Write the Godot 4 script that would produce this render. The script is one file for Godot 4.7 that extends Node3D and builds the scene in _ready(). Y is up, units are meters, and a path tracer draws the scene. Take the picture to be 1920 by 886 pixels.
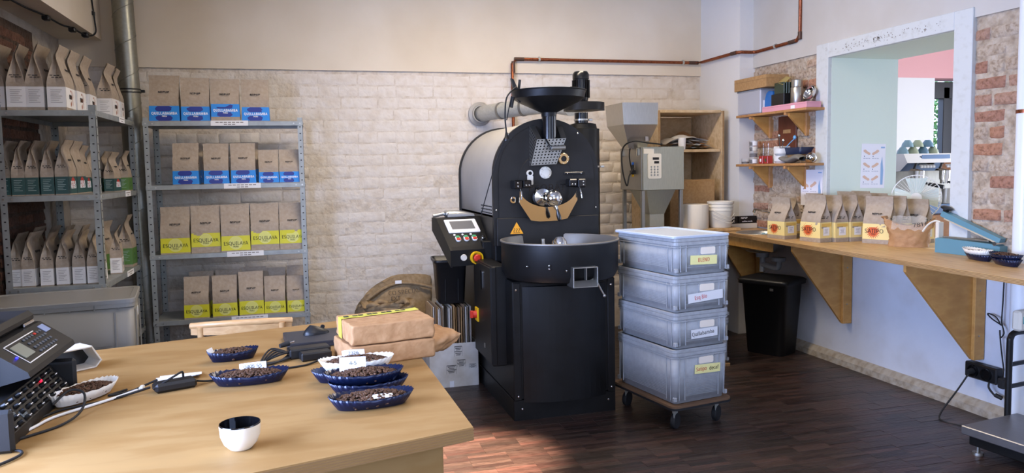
extends Node3D

# ---------- helpers ----------
var M := {}
var TX := {}
var rng := RandomNumberGenerator.new()
const FLAT := 4294967295

func sh() -> SurfaceTool:
	var st := SurfaceTool.new()
	st.begin(Mesh.PRIMITIVE_TRIANGLES)
	return st

func mesh_of(st: SurfaceTool) -> ArrayMesh:
	st.generate_normals()
	return st.commit()

func put(called: String, g, mat: Material, parent: Node = null) -> MeshInstance3D:
	var o := MeshInstance3D.new()
	o.name = called
	o.mesh = mesh_of(g) if g is SurfaceTool else g
	o.material_override = mat
	(parent if parent else self).add_child(o, true)
	return o

func numbered(called: String) -> String:
	if not has_node(NodePath(called)):
		return called
	var k := 1
	while has_node(NodePath("%s_%03d" % [called, k])):
		k += 1
	return "%s_%03d" % [called, k]

func tag(o: Node, label: String, category: String, group := "", kind := "") -> Node:
	o.set_meta("label", label)
	o.set_meta("category", category)
	if group != "": o.set_meta("group", group)
	if kind != "": o.set_meta("kind", kind)
	return o

func thing(called: String, label: String, category: String, at := Vector3.ZERO, turn := 0.0, group := "") -> Node3D:
	var o := Node3D.new()
	o.name = numbered(called)
	add_child(o)
	o.position = at
	o.rotation.y = deg_to_rad(turn)
	tag(o, label, category, group)
	return o

func solo(called: String, g, mat: Material, label: String, category: String, at := Vector3.ZERO, turn := 0.0, group := "") -> MeshInstance3D:
	var o := put(numbered(called), g, mat)
	o.position = at
	o.rotation.y = deg_to_rad(turn)
	tag(o, label, category, group)
	return o

func struct(called: String, g, mat: Material) -> MeshInstance3D:
	var o := put(called, g, mat)
	o.set_meta("kind", "structure")
	return o

func dup(src: Node3D, label: String, at: Vector3, turn := 0.0) -> Node3D:
	var r := src.duplicate() as Node3D
	r.name = numbered(src.name.rstrip("0123456789").rstrip("_"))
	add_child(r)
	r.position = at
	r.rotation = Vector3(0, deg_to_rad(turn), 0)
	r.set_meta("label", label)
	return r

# quad with corners counter-clockwise as seen from outside
func quad(st: SurfaceTool, a: Vector3, b: Vector3, c: Vector3, d: Vector3) -> void:
	for v in [a, c, b, a, d, c]:
		st.add_vertex(v)

func tri(st: SurfaceTool, a: Vector3, b: Vector3, c: Vector3) -> void:
	for v in [a, c, b]:
		st.add_vertex(v)

# box by centre and size, edges chamfered by e
func box(st: SurfaceTool, c: Vector3, s: Vector3, e := 0.0, x := Transform3D.IDENTITY) -> void:
	st.set_smooth_group(FLAT)
	var h := s / 2.0
	e = minf(e, minf(h.x, minf(h.y, h.z)) * 0.9)
	if e <= 0.0:
		var p := []
		for i in 8:
			p.append(x * (c + Vector3(h.x if i & 1 else -h.x, h.y if i & 2 else -h.y, h.z if i & 4 else -h.z)))
		for f in [[4, 5, 7, 6], [1, 0, 2, 3], [5, 1, 3, 7], [0, 4, 6, 2], [6, 7, 3, 2], [0, 1, 5, 4]]:
			quad(st, p[f[0]], p[f[1]], p[f[2]], p[f[3]])
		return
	# 24 vertices: for each corner three
	var q := []
	for i in 8:
		var sg := Vector3(1 if i & 1 else -1, 1 if i & 2 else -1, 1 if i & 4 else -1)
		q.append([x * (c + sg * Vector3(h.x, h.y - e, h.z - e)), x * (c + sg * Vector3(h.x - e, h.y, h.z - e)), x * (c + sg * Vector3(h.x - e, h.y - e, h.z))])
	var fs := [[4, 5, 7, 6, 2], [1, 0, 2, 3, 2], [5, 1, 3, 7, 0], [0, 4, 6, 2, 0], [6, 7, 3, 2, 1], [0, 1, 5, 4, 1]]
	for f in fs:
		quad(st, q[f[0]][f[4]], q[f[1]][f[4]], q[f[2]][f[4]], q[f[3]][f[4]])
	# edges: corner pairs with the two axes
	for ed in [[4, 5, 2, 1, 0], [6, 7, 2, 1, 1], [0, 1, 2, 1, 1], [2, 3, 2, 1, 0], [4, 6, 2, 0, 1], [5, 7, 2, 0, 0], [0, 2, 2, 0, 0], [1, 3, 2, 0, 1], [0, 4, 0, 1, 0], [1, 5, 0, 1, 1], [2, 6, 0, 1, 1], [3, 7, 0, 1, 0]]:
		var a: Vector3 = q[ed[0]][ed[2]]
		var b: Vector3 = q[ed[1]][ed[2]]
		var a2: Vector3 = q[ed[0]][ed[3]]
		var b2: Vector3 = q[ed[1]][ed[3]]
		var n := (b - a).cross(a2 - a)
		if n.dot((a + a2) / 2.0 - x * c) > 0: quad(st, a, b, b2, a2)
		else: quad(st, a, a2, b2, b)
	for i in 8:
		var k := (1 if i & 1 else -1) * (1 if i & 2 else -1) * (1 if i & 4 else -1)
		if k > 0: tri(st, q[i][0], q[i][1], q[i][2])
		else: tri(st, q[i][0], q[i][2], q[i][1])

func bx(s: Vector3, e := 0.0, c := Vector3.ZERO) -> SurfaceTool:
	var st := sh()
	box(st, c, s, e)
	return st

# surface of revolution about the local Y axis of x; profile of (radius, height) from bottom to top, outside on the right
func lathe(st: SurfaceTool, prof: Array, n := 24, x := Transform3D.IDENTITY, a0 := 0.0, a1 := TAU, crease := 35.0) -> void:
	var g := 1
	for i in prof.size() - 1:
		var p: Vector2 = prof[i]
		var q: Vector2 = prof[i + 1]
		if i > 0:
			var d0: Vector2 = p - prof[i - 1]
			if absf(rad_to_deg(d0.angle_to(q - p))) > crease: g += 1
		st.set_smooth_group(g)
		for k in n:
			var s := a0 + (a1 - a0) * k / n
			var t := a0 + (a1 - a0) * (k + 1) / n
			var A := x * Vector3(p.x * sin(s), p.y, p.x * cos(s))
			var B := x * Vector3(p.x * sin(t), p.y, p.x * cos(t))
			var C := x * Vector3(q.x * sin(t), q.y, q.x * cos(t))
			var D := x * Vector3(q.x * sin(s), q.y, q.x * cos(s))
			if p.x < 1e-6: tri(st, A, C, D)
			elif q.x < 1e-6: tri(st, A, B, C)
			else: quad(st, A, B, C, D)

func frame_to(a: Vector3, b: Vector3) -> Transform3D:
	var y := (b - a).normalized()
	var r := Vector3.RIGHT if absf(y.x) < 0.9 else Vector3.FORWARD
	var z := r.cross(y).normalized()
	return Transform3D(Basis(y.cross(z).normalized(), y, z), a)

# cylinder or cone between two points, with a small edge
func cyl(st: SurfaceTool, a: Vector3, b: Vector3, r0: float, r1 := -1.0, n := 16, e := 0.0) -> void:
	if r1 < 0: r1 = r0
	var L := a.distance_to(b)
	var pr := [Vector2(0, 0), Vector2(r0, 0), Vector2(r1, L), Vector2(0, L)]
	if e > 0: pr = [Vector2(0, 0), Vector2(r0 - e, 0), Vector2(r0, e), Vector2(r1, L - e), Vector2(r1 - e, L), Vector2(0, L)]
	lathe(st, pr, n, frame_to(a, b))

func spline(p: Array, per := 6) -> Array:
	var o := []
	for i in p.size() - 1:
		var a: Vector3 = p[maxi(i - 1, 0)]
		var d: Vector3 = p[mini(i + 2, p.size() - 1)]
		for k in per:
			o.append((p[i] as Vector3).cubic_interpolate(p[i + 1], a, d, float(k) / per))
	o.append(p[-1])
	return o

# round tube along points
func tube(st: SurfaceTool, p: Array, r: float, n := 8, smooth := true) -> void:
	if smooth: p = spline(p)
	st.set_smooth_group(0)
	var rings := []
	var up := Vector3.UP
	for i in p.size():
		var d: Vector3 = ((p[mini(i + 1, p.size() - 1)] as Vector3) - p[maxi(i - 1, 0)]).normalized()
		if absf(d.dot(up)) > 0.95: up = Vector3.RIGHT if absf(d.x) < 0.8 else Vector3.BACK
		var s := d.cross(up).normalized()
		up = s.cross(d).normalized()
		var ring := []
		for k in n:
			var t := TAU * k / n
			ring.append(p[i] + (s * cos(t) + up * sin(t)) * r)
		rings.append(ring)
	for i in rings.size() - 1:
		for k in n:
			var j := (k + 1) % n
			quad(st, rings[i][j], rings[i][k], rings[i + 1][k], rings[i + 1][j])
	st.set_smooth_group(FLAT)
	for k in range(1, n - 1):
		tri(st, rings[0][0], rings[0][k], rings[0][k + 1])
		tri(st, rings[-1][0], rings[-1][k + 1], rings[-1][k])

# flat outline (XY) extruded from z=0 back to z=-d
func prism(st: SurfaceTool, poly: PackedVector2Array, d: float, x := Transform3D.IDENTITY, smooth := false) -> void:
	var area := 0.0
	for i in poly.size(): area += poly[i].cross(poly[(i + 1) % poly.size()])
	poly = poly.duplicate()
	if area < 0: poly.reverse()
	var ix := Geometry2D.triangulate_polygon(poly)
	st.set_smooth_group(FLAT)
	for k in range(0, ix.size(), 3):
		var a := poly[ix[k]]
		var b := poly[ix[k + 1]]
		var c := poly[ix[k + 2]]
		if (b - a).cross(c - a) < 0:
			var t := b
			b = c
			c = t
		tri(st, x * Vector3(a.x, a.y, 0), x * Vector3(b.x, b.y, 0), x * Vector3(c.x, c.y, 0))
		if d > 0: tri(st, x * Vector3(a.x, a.y, -d), x * Vector3(c.x, c.y, -d), x * Vector3(b.x, b.y, -d))
	if d <= 0: return
	if smooth: st.set_smooth_group(2)
	for i in poly.size():
		var a := poly[i]
		var b := poly[(i + 1) % poly.size()]
		quad(st, x * Vector3(a.x, a.y, -d), x * Vector3(b.x, b.y, -d), x * Vector3(b.x, b.y, 0), x * Vector3(a.x, a.y, 0))

func pv(a: Array) -> PackedVector2Array:
	var o := PackedVector2Array()
	for i in range(0, a.size(), 2): o.append(Vector2(a[i], a[i + 1]))
	return o

func rrect(w: float, h: float, r: float, n := 4) -> PackedVector2Array:
	var o := PackedVector2Array()
	for c in [[1, 1, 0], [-1, 1, 1], [-1, -1, 2], [1, -1, 3]]:
		for k in n + 1:
			var t: float = (c[2] + float(k) / n) * PI / 2
			o.append(Vector2(c[0] * (w / 2 - r) + cos(t) * r, c[1] * (h / 2 - r) + sin(t) * r))
	return o

func disc(r: float, n := 20, r2 := -1.0) -> PackedVector2Array:
	var o := PackedVector2Array()
	for k in n:
		var t := TAU * k / n
		o.append(Vector2(cos(t), sin(t)) * (r2 if r2 > 0 and k % 2 else r))
	return o

# sheet from a function of (u, v); v runs up, u to the right as seen from outside
func sheet(st: SurfaceTool, f: Callable, nu: int, nv: int, g := 0) -> void:
	st.set_smooth_group(g)
	var p := []
	for j in nv + 1:
		var row := []
		for i in nu + 1: row.append(f.call(float(i) / nu, float(j) / nv))
		p.append(row)
	for j in nv:
		for i in nu: quad(st, p[j][i], p[j][i + 1], p[j + 1][i + 1], p[j + 1][i])

# stack of rings (Arrays of points, counter-clockwise seen from above), closed by caps
func loft(st: SurfaceTool, rings: Array, g := 0, caps := true) -> void:
	st.set_smooth_group(g)
	var n: int = rings[0].size()
	for i in rings.size() - 1:
		for k in n:
			var j := (k + 1) % n
			quad(st, rings[i][k], rings[i][j], rings[i + 1][j], rings[i + 1][k])
	if not caps: return
	st.set_smooth_group(FLAT)
	for e in [[0, -1], [rings.size() - 1, 1]]:
		var c := Vector3.ZERO
		for v in rings[e[0]]: c += v / n
		for k in n:
			var a: Vector3 = rings[e[0]][k]
			var b: Vector3 = rings[e[0]][(k + 1) % n]
			if e[1] > 0: tri(st, c, a, b)
			else: tri(st, c, b, a)

func ring_rr(w: float, d: float, r: float, y: float, n := 4, c := Vector2.ZERO) -> Array:
	var o := []
	for v in rrect(w, d, r, n): o.append(Vector3(c.x + v.x, y, c.y - v.y))
	return o

func ball(st: SurfaceTool, c: Vector3, r: Vector3, n := 12, x := Transform3D.IDENTITY) -> void:
	var pr := []
	for k in n / 2 + 1:
		var t := -PI / 2 + PI * k / (n / 2)
		pr.append(Vector2(absf(cos(t)) if k > 0 and k < n / 2 else 0.0, sin(t)))
	lathe(st, pr, n, x * Transform3D(Basis.from_scale(r), c), 0, TAU, 170)

var fonts := {}
func text(s: String, size: float, depth := 0.0006, bold := false, font := "Droid Sans") -> TextMesh:
	var key := font + str(bold)
	if not fonts.has(key):
		var f := SystemFont.new()
		f.font_names = PackedStringArray([font])
		if bold: f.font_weight = 700
		fonts[key] = f
	var t := TextMesh.new()
	t.font = fonts[key]
	t.text = s
	t.font_size = 32
	t.pixel_size = size / 24.0
	t.depth = depth
	t.curve_step = 6.0
	return t

func letter(parent: Node, s: String, size: float, mat: Material, at: Vector3, rot := Vector3.ZERO, called := "lettering", squeeze := 1.0, bold := false) -> MeshInstance3D:
	var o := put(called, text(s, size, 0.0006, bold), mat, parent)
	o.position = at
	o.rotation_degrees = rot
	o.scale = Vector3(squeeze, 1, 1)
	return o

# ---------- materials ----------
func noise(key: String, fseed: int, freq: float, cols: Array, type := FastNoiseLite.TYPE_SIMPLEX_SMOOTH, oct := 4, size := 512, frac := FastNoiseLite.FRACTAL_FBM) -> NoiseTexture2D:
	if TX.has(key): return TX[key]
	var f := FastNoiseLite.new()
	f.seed = fseed
	f.frequency = freq
	f.noise_type = type
	f.fractal_type = frac
	f.fractal_octaves = oct
	var t := NoiseTexture2D.new()
	t.width = size
	t.height = size
	t.seamless = true
	t.noise = f
	if cols.size() > 0:
		var g := Gradient.new()
		var of := PackedFloat32Array()
		var cc := PackedColorArray()
		for i in range(0, cols.size(), 2):
			of.append(cols[i])
			cc.append(Color(cols[i + 1]))
		g.offsets = of
		g.colors = cc
		t.color_ramp = g
	TX[key] = t
	return t

func mt(called: String, col: String, rough := 0.6, metal := 0.0, tex: Texture2D = null, sc := Vector3.ONE, bump: Texture2D = null, bs := 0.0, world := false) -> StandardMaterial3D:
	if M.has(called): return M[called]
	var m := StandardMaterial3D.new()
	m.resource_name = called
	m.albedo_color = Color(col)
	m.roughness = rough
	m.metallic = metal
	if tex or bump:
		m.uv1_triplanar = true
		m.uv1_world_triplanar = world
		m.uv1_scale = sc
	if tex: m.albedo_texture = tex
	if bump:
		m.heightmap_enabled = true
		m.heightmap_texture = bump
		m.heightmap_scale = bs
	M[called] = m
	return m

# ---------- the room ----------
const ZB := -6.61
const XR := 3.87
const XL := -1.75

func wall(called: String, boxes: Array, mat: Material) -> MeshInstance3D:
	var st := sh()
	for b in boxes:   # [x0, x1, y0, y1, z0, z1]
		box(st, Vector3(b[0] + b[1], b[2] + b[3], b[4] + b[5]) / 2, Vector3(b[1] - b[0], b[3] - b[2], b[5] - b[4]))
	return struct(called, st, mat)

# four uneven brick shapes, unit sized (1 x 1 x 1, front at z = +0.5)
var brick_shapes := []
func make_bricks() -> void:
	rng.seed = 5
	for v in 6:
		var st := sh()
		var w := func(a: float, b: float) -> Vector3: return Vector3(a, b, 0)
		var p := []
		for j in 4:
			var row := []
			for i in 5:
				var x: float = [-0.5, -0.465, 0.0, 0.465, 0.5][i]
				var y: float = [-0.5, -0.36, 0.36, 0.5][j]
				var edge := i == 0 or i == 4 or j == 0 or j == 3
				row.append(Vector3(x + rng.randf_range(-0.012, 0.012) * (1.0 if edge else 2.5), y + rng.randf_range(-0.07, 0.07) * (0.8 if edge else 1.2), (-0.22 if edge else 0.5) + rng.randf_range(-0.25, 0.12)))
			p.append(row)
		st.set_smooth_group(0)
		for j in 3:
			for i in 4: quad(st, p[j][i], p[j][i + 1], p[j + 1][i + 1], p[j + 1][i])
		st.set_smooth_group(FLAT)
		var rim := []
		for i in 5: rim.append(p[0][i])
		for j in range(1, 4): rim.append(p[j][4])
		for i in range(3, -1, -1): rim.append(p[3][i])
		for j in range(2, 0, -1): rim.append(p[j][0])
		for k in rim.size():
			var a: Vector3 = rim[k]
			var b: Vector3 = rim[(k + 1) % rim.size()]
			quad(st, Vector3(a.x, a.y, -1.2), Vector3(b.x, b.y, -1.2), b, a)
		brick_shapes.append(mesh_of(st))

# courses of bricks on a wall: o = lower left corner on the mortar face, turn about y; keep(u, v) says 0 skip, 1 own part, 2 joined
func courses(parent: Node3D, o: Vector3, turn: float, w: float, h: float, bw: float, bh: float, joint: float, proud: float, mats: Array, keep: Callable, called := "brick") -> void:
	var basis := Basis(Vector3.UP, deg_to_rad(turn))
	var joined := sh()
	var any := false
	var n := int(ceil(h / (bh + joint)))
	for j in n:
		var x: float = -bw * [0.0, 0.5, 0.05, 0.55][j % 4] + rng.randf_range(-0.02, 0.02)
		var y := (bh + joint) * (j + 0.5)
		var header := j % 4 == 3
		while x < w:
			var L := (bw - joint) / 2 if header or rng.randf() < 0.12 else bw
			L *= rng.randf_range(0.94, 1.06)
			var a := maxf(x, 0.0)
			var b := minf(x + L, w)
			x += L + joint
			if b - a < 0.035: continue
			var k: int = keep.call((a + b) / 2, y)
			if k == 0: continue
			var hh := minf(bh, (h - y) * 2 - 0.002)
			if hh < 0.02: continue
			var s := Vector3(b - a, hh * rng.randf_range(0.93, 1.03), proud * rng.randf_range(1.0, 2.4))
			var t := Transform3D(basis * Basis(Vector3(0, 0, 1), rng.randf_range(-0.012, 0.012)) * Basis.from_scale(s), o + basis * Vector3((a + b) / 2, y, s.z * 0.1 + rng.randf_range(-0.2, 0.25) * proud))
			var sp: Mesh = brick_shapes[rng.randi() % brick_shapes.size()]
			if k == 1:
				var m := put(called, sp, mats[rng.randi() % mats.size()], parent)
				m.transform = t
			else:
				joined.append_from(sp, 0, t)
				any = true
	if any:
		var g := MeshInstance3D.new()
		g.name = called + "_rows"
		joined.generate_normals()
		g.mesh = joined.commit()
		g.material_override = mats[0]
		g.set_meta("kind", "stuff")
		parent.add_child(g, true)

func build_camera_and_light() -> void:
	var cam := Camera3D.new()
	cam.name = "camera"
	add_child(cam)
	var f := 1423.56
	cam.projection = Camera3D.PROJECTION_FRUSTUM
	cam.near = 0.05
	cam.far = 80.0
	cam.size = 2.0 * 0.05 * 443.0 / f
	cam.frustum_offset = Vector2(0, -0.05 * 16.47 / f)
	cam.position = Vector3(0, 1.52, 0)
	cam.basis = Basis(Vector3.UP, -0.268061) * Basis(Vector3.RIGHT, -0.0782238) * Basis(Vector3.BACK, -0.0185542)
	cam.current = true
	var we := WorldEnvironment.new()
	we.name = "world"
	var e := Environment.new()
	e.background_mode = Environment.BG_SKY
	var sky := Sky.new()
	var sm := ProceduralSkyMaterial.new()
	sm.sky_top_color = Color("7f9fd8")
	sm.sky_horizon_color = Color("cfdcf2")
	sm.ground_bottom_color = Color("6b6a62")
	sm.ground_horizon_color = Color("a9a9a2")
	sm.sky_energy_multiplier = 2.2
	sm.ground_energy_multiplier = 1.0
	sky.sky_material = sm
	e.sky = sky
	e.tonemap_mode = Environment.TONE_MAPPER_LINEAR
	e.tonemap_exposure = 1.33
	e.sdfgi_enabled = true
	e.ssao_enabled = true
	e.ssil_enabled = true
	we.environment = e
	add_child(we)
	# daylight from unseen windows left, behind and right of the camera, and in the cafe
	area("unseen_window_daylight", Vector3(XL + 0.03, 1.40, -1.6), Vector3(0, -90, 0), Vector2(2.4, 1.2), Color("b0c6fd"), 29.0)  # out of view, placed to light the sides that face left
	area("unseen_rear_window_daylight", Vector3(0.6, 1.75, 1.95), Vector3(0, 0, 0), Vector2(2.6, 1.7), Color("f0ebe2"), 0.9)  # out of view, placed to light the room softly from behind
	area("unseen_side_window_daylight", Vector3(XR - 0.03, 1.75, -0.7), Vector3(0, 90, 0), Vector2(2.3, 1.6), Color("c9d8f6"), 1.2)  # out of view, placed to light the sides that face right
	area("unseen_cafe_daylight", Vector3(8.6, 1.6, -4.6), Vector3(0, 90, 0), Vector2(2.6, 2.0), Color("f2f6ff"), 10.0)  # out of view, lights the cafe and the lining of the opening
	for p in [[0.95, -4.6, 1.15], [1.9, -4.7, 1.15], [1.0, -1.2, 0.7]]:
		area("unseen_ceiling_lamp_light", Vector3(p[0], 3.28, p[1]), Vector3(-90, 0, 0), Vector2(1.1, 0.25), Color("ffecd2"), 2.85 * p[2])  # unseen ceiling lamps, placed to light the upper back wall and table

# unseen ceiling spotlight, placed to brighten a patch of floor beside the table
func build_spot() -> void:
	var p := Vector3(-0.15, 3.2, -4.25)
	var d := (Vector3(0.80, 0, -3.80) - p).normalized()
	var r := thing("unseen_spotlight", "unseen small white ceiling spotlight, placed to brighten the floor beside the table", "spotlight", p)
	var st := sh()
	lathe(st, [Vector2(0, -0.1), Vector2(0.04, -0.1), Vector2(0.05, 0.02), Vector2(0.046, 0.02), Vector2(0.036, -0.06), Vector2(0, -0.06)], 20, frame_to(Vector3.ZERO, d))
	put("lamp_can", st, mt("lamp white", "e0e0de", 0.4), r)
	st = sh()
	cyl(st, Vector3(0, 0.05, 0), Vector3(0, 0.15, 0), 0.012)
	put("lamp_stem", st, M["lamp white"], r)
	st = sh()
	cyl(st, d * 0.0, d * 0.005, 0.036)
	var g := mt("lamp glow", "fff0dc", 0.5)
	g.emission_enabled = true
	g.emission = Color("ffe2c4")
	g.emission_energy_multiplier = 2.0
	put("lamp_lens", st, g, r)
	var l := SpotLight3D.new()
	l.name = "unseen_spotlight_beam"
	l.spot_angle = 8.5
	l.spot_angle_attenuation = 0.8
	l.spot_range = 12.0
	l.light_size = 0.06
	l.light_color = Color("ffd9c0")
	l.light_energy = 150.0
	l.shadow_enabled = true
	l.position = p + d * 0.03
	l.basis = Basis.looking_at(d)
	add_child(l)

func area(called: String, at: Vector3, rot: Vector3, size: Vector2, col: Color, energy: float) -> void:
	var l := AreaLight3D.new()
	l.name = numbered(called)
	l.area_size = size
	l.light_color = col
	l.light_energy = energy
	l.area_range = 30.0
	l.shadow_enabled = true
	l.position = at
	l.rotation_degrees = rot
	add_child(l)

func build_shell() -> void:
	make_bricks()
	var plaster_n := noise("plaster_n", 3, 0.02, [])
	var rough_n := noise("rough_n", 9, 0.035, [], FastNoiseLite.TYPE_SIMPLEX, 5)
	var cream := mt("cream plaster", "e2d6c2", 0.75, 0, noise("cream_c", 4, 0.006, [0.0, "f3efe8", 1.0, "ffffff"]), Vector3.ONE * 0.4, plaster_n, 0.15, true)
	var painted := mt("white painted brick", "dcd4c9", 0.62, 0, noise("paint_c", 14, 0.012, [0.0, "efe8de", 0.6, "ffffff", 1.0, "f4efe6"]), Vector3.ONE * 0.8, rough_n, 0.4, true)
	var mortar := mt("painted mortar", "d8d0c5", 0.7, 0, noise("mort_c", 15, 0.02, [0.0, "e2d9cc", 0.45, "f8f4ee", 1.0, "ffffff"]), Vector3.ONE * 0.9, rough_n, 0.6, true)
	var white := mt("white wall paint", "c4c0b9", 0.7, 0, noise("white_c", 21, 0.008, [0.0, "f4f2ee", 1.0, "ffffff"]), Vector3.ONE * 0.5, plaster_n, 0.12, true)
	# floor: slab plus mosaic strips
	wall("floor", [[XL - 0.3, 4.47, -0.2, 0.0, ZB - 0.3, 2.4]], mt("floor bitumen", "2b2320", 0.8))
	build_strips()
	wall("ceiling", [[XL - 0.3, 4.47, 3.35, 3.6, ZB - 0.3, 2.4]], white)
	# back wall: painted brick below, boarded plaster above
	var wb := wall("wall_back", [[XL - 0.3, 4.0, -0.2, 3.35, ZB - 0.3, ZB]], mortar)
	rng.seed = 11
	courses(wb, Vector3(XL, 0.3, ZB), 0, XR - 0.16 - XL, 2.06, 0.315, 0.091, 0.006, 0.004, [painted], func(u, v):
		var x: float = u + XL
		var y: float = v + 0.3
		if x < -1.3: return 2
		if x > -1.0 and x < -0.05 and y < 1.85: return 2
		if x > 1.45 and y < 1.85: return 2
		if x > 2.75 and y < 2.05: return 2
		return 0 if rng.randf() < 0.09 else 1)
	wall("trim_1", [[XL, 3.707, 2.362, 3.35, ZB, ZB + 0.022]], cream)
	# right wall: opening to the cafe z -4.92..-3.78, y 0.92..2.30
	var lower := mt("lower wall paint", "d3d6dd", 0.6, 0, noise("lower_c", 31, 0.01, [0.0, "f1efec", 0.5, "fbfbfb", 1.0, "ffffff"]), Vector3.ONE * 0.6, plaster_n, 0.25, true)
	var wr := wall("wall_right", [[XR, 4.45, -0.2, 0.92, ZB - 0.3, 2.4], [XR, 4.45, 2.30, 3.35, ZB - 0.3, -1.9], [XR, 4.45, 2.62, 3.35, -1.9, 2.4], [XR, 4.45, 0.92, 2.30, ZB - 0.3, -4.92], [XR, 4.45, 0.92, 2.30, -3.78, -1.9], [XR, 4.45, 0.92, 2.62, 0.5, 2.4]], lower)
	wall("trim_2", [[XR - 0.03, XR, 2.35, 3.35, ZB, -2.0]], white)
	# smooth surround of the opening and its lining
	var mint := mt("pale mint lining", "dbe6d8", 0.65, 0, null, Vector3.ONE, plaster_n, 0.08, true)
	var st := sh()
	for b in [[-5.056, -4.92, 0.95, 2.41], [-3.78, -3.646, 0.95, 2.41], [-4.92, -3.78, 2.30, 2.41]]:
		box(st, Vector3(XR - 0.02, (b[2] + b[3]) / 2, (b[0] + b[1]) / 2), Vector3(0.045, b[3] - b[2], b[1] - b[0]), 0.003)
	struct("trim_3", st, mt("grey white surround", "c9ccca", 0.6, 0, noise("sur_c", 33, 0.03, [0.0, "f4f3f0", 0.4, "ffffff", 1.0, "ffffff"], FastNoiseLite.TYPE_SIMPLEX, 3), Vector3(0.7, 0.9, 0.7), plaster_n, 0.1, true))
	rng.seed = 19
	st = sh()
	for k in 150:
		var u := clampf(rng.randfn(0.5, 0.24), 0.05, 0.97)
		var r := rng.randf_range(0.0012, 0.005) * (2.2 if rng.randf() < 0.06 else 1.0)
		var pl := disc(r, 7)
		for i in 7: pl[i] *= rng.randf_range(0.5, 1.5)
		prism(st, pl, 0.0, Transform3D(Basis(Vector3.UP, -PI / 2), Vector3(XR - 0.0432, 2.352 + rng.randfn(0, 0.017), lerpf(-5.0, -3.85, u))))
	put("chipped_spots", st, mt("chipped plaster", "8f8a82", 0.9), get_node("trim_3")).set_meta("kind", "stuff")
	st = sh()
	box(st, Vector3(4.16, 1.62, -4.925), Vector3(0.6, 1.38, 0.012))
	box(st, Vector3(4.16, 1.62, -3.775), Vector3(0.6, 1.38, 0.012))
	box(st, Vector3(4.16, 2.305, -4.35), Vector3(0.6, 0.012, 1.15))
	struct("trim_4", st, mint)
	# bare brick on both sides of the opening
	var reds := []
	for c in [["a", "a57a66"], ["b", "b08268"], ["c", "b5a390"], ["d", "bdae9c"], ["e", "ad8a76"], ["f", "c0a892"], ["g", "b9a996"], ["k", "bcab98"]]:
		reds.append(mt("bare brick " + c[0], c[1], 0.9, 0, noise("brick_c", 41, 0.03, [0.0, "a89c90", 0.35, "e4ded6", 0.7, "ffffff", 1.0, "d8d0c6"], FastNoiseLite.TYPE_SIMPLEX, 5), Vector3.ONE * 1.6, rough_n, 0.8, true))
	var smear := mt("old lime mortar", "c4b7a6", 0.95, 0, noise("smear_c", 42, 0.02, [0.0, "b0a498", 0.5, "e2dcd4", 1.0, "ffffff"]), Vector3.ONE * 1.2, rough_n, 0.9, true)
	rng.seed = 21
	var pa := put("mortar_bed", bx(Vector3(0.02, 1.385, 0.86), 0, Vector3(XR - 0.005, 1.6575, -5.487)), smear, wr)
	courses(wr, Vector3(XR - 0.014, 0.96, -5.917), -90, 0.86, 1.39, 0.235, 0.062, 0.014, 0.012, reds, func(u, v): return 1 if rng.randf() < 0.86 else 0)
	var pb := put("mortar_bed", bx(Vector3(0.02, 1.385, 0.42), 0, Vector3(XR - 0.005, 1.6575, -3.435)), smear, wr)
	courses(wr, Vector3(XR - 0.014, 0.96, -3.64), -90, 0.42, 1.38, 0.2, 0.075, 0.02, 0.012, reds, func(u, v): return 1 if rng.randf() < 0.7 else 0)
	var plinth := mt("dusty plinth", "b3aca0", 0.9, 0, noise("plin_c", 51, 0.02, [0.0, "b8ab98", 0.45, "e6e0d6", 1.0, "ffffff"]), Vector3.ONE * 1.3, rough_n, 0.35, true)
	st = sh()
	prism(st, pv([0, 0, 0.05, 0, 0.045, 0.05, 0.02, 0.075, 0, 0.085]), 4.6, Transform3D(Basis(Vector3(-1, 0, 0), Vector3.UP, Vector3(0, 0, -1)), Vector3(XR, 0, -6.1)))
	struct("baseboard_right", st, plinth)
	# pilaster in the corner
	wall("wall_pilaster", [[3.707, XR + 0.05, 0, 3.35, ZB, -5.92]], mt("pilaster paint", "dcdbd8", 0.65, 0, null, Vector3.ONE, plaster_n, 0.12, true))
	# left wall with its unseen window opening, the boxed beam along it
	var dim := mt("left wall plaster", "b9b2a8", 0.8, 0, noise("dim_c", 61, 0.012, [0.0, "c9bfb2", 0.5, "f4f0ea", 1.0, "ffffff"]), Vector3.ONE * 0.7, rough_n, 0.8, true)
	var wl := wall("wall_left", [[XL - 0.3, XL, -0.2, 3.35, ZB - 0.3, -2.85], [XL - 0.3, XL, -0.2, 3.35, -0.35, 2.4], [XL - 0.3, XL, -0.2, 0.75, -2.85, -0.35], [XL - 0.3, XL, 2.05, 3.35, -2.85, -0.35]], dim)
	var browns := []
	for c in [["h", "6d4a39"], ["i", "5f4334"], ["j", "7a5542"]]:
		browns.append(mt("brown brick " + c[0], c[1], 0.9, 0, TX["brick_c"], Vector3.ONE * 1.6, rough_n, 1.2, true))
	rng.seed = 31
	put("mortar_bed", bx(Vector3(0.014, 2.2, 1.3), 0, Vector3(XL + 0.003, 1.4, -5.3)), mt("brown mortar", "5b4a3e", 0.95, 0, TX["smear_c"], Vector3.ONE * 1.2, rough_n, 2.0, true), wl)
	courses(wl, Vector3(XL + 0.008, 0.35, -4.65), 90, 1.3, 2.13, 0.25, 0.065, 0.013, 0.01, browns, func(u, v): return 1 if v > 0.5 else 2)
	wall("trim_5", [[XL, -1.452, 2.563, 3.35, ZB, 2.2]], cream)
	st = sh()
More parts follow.
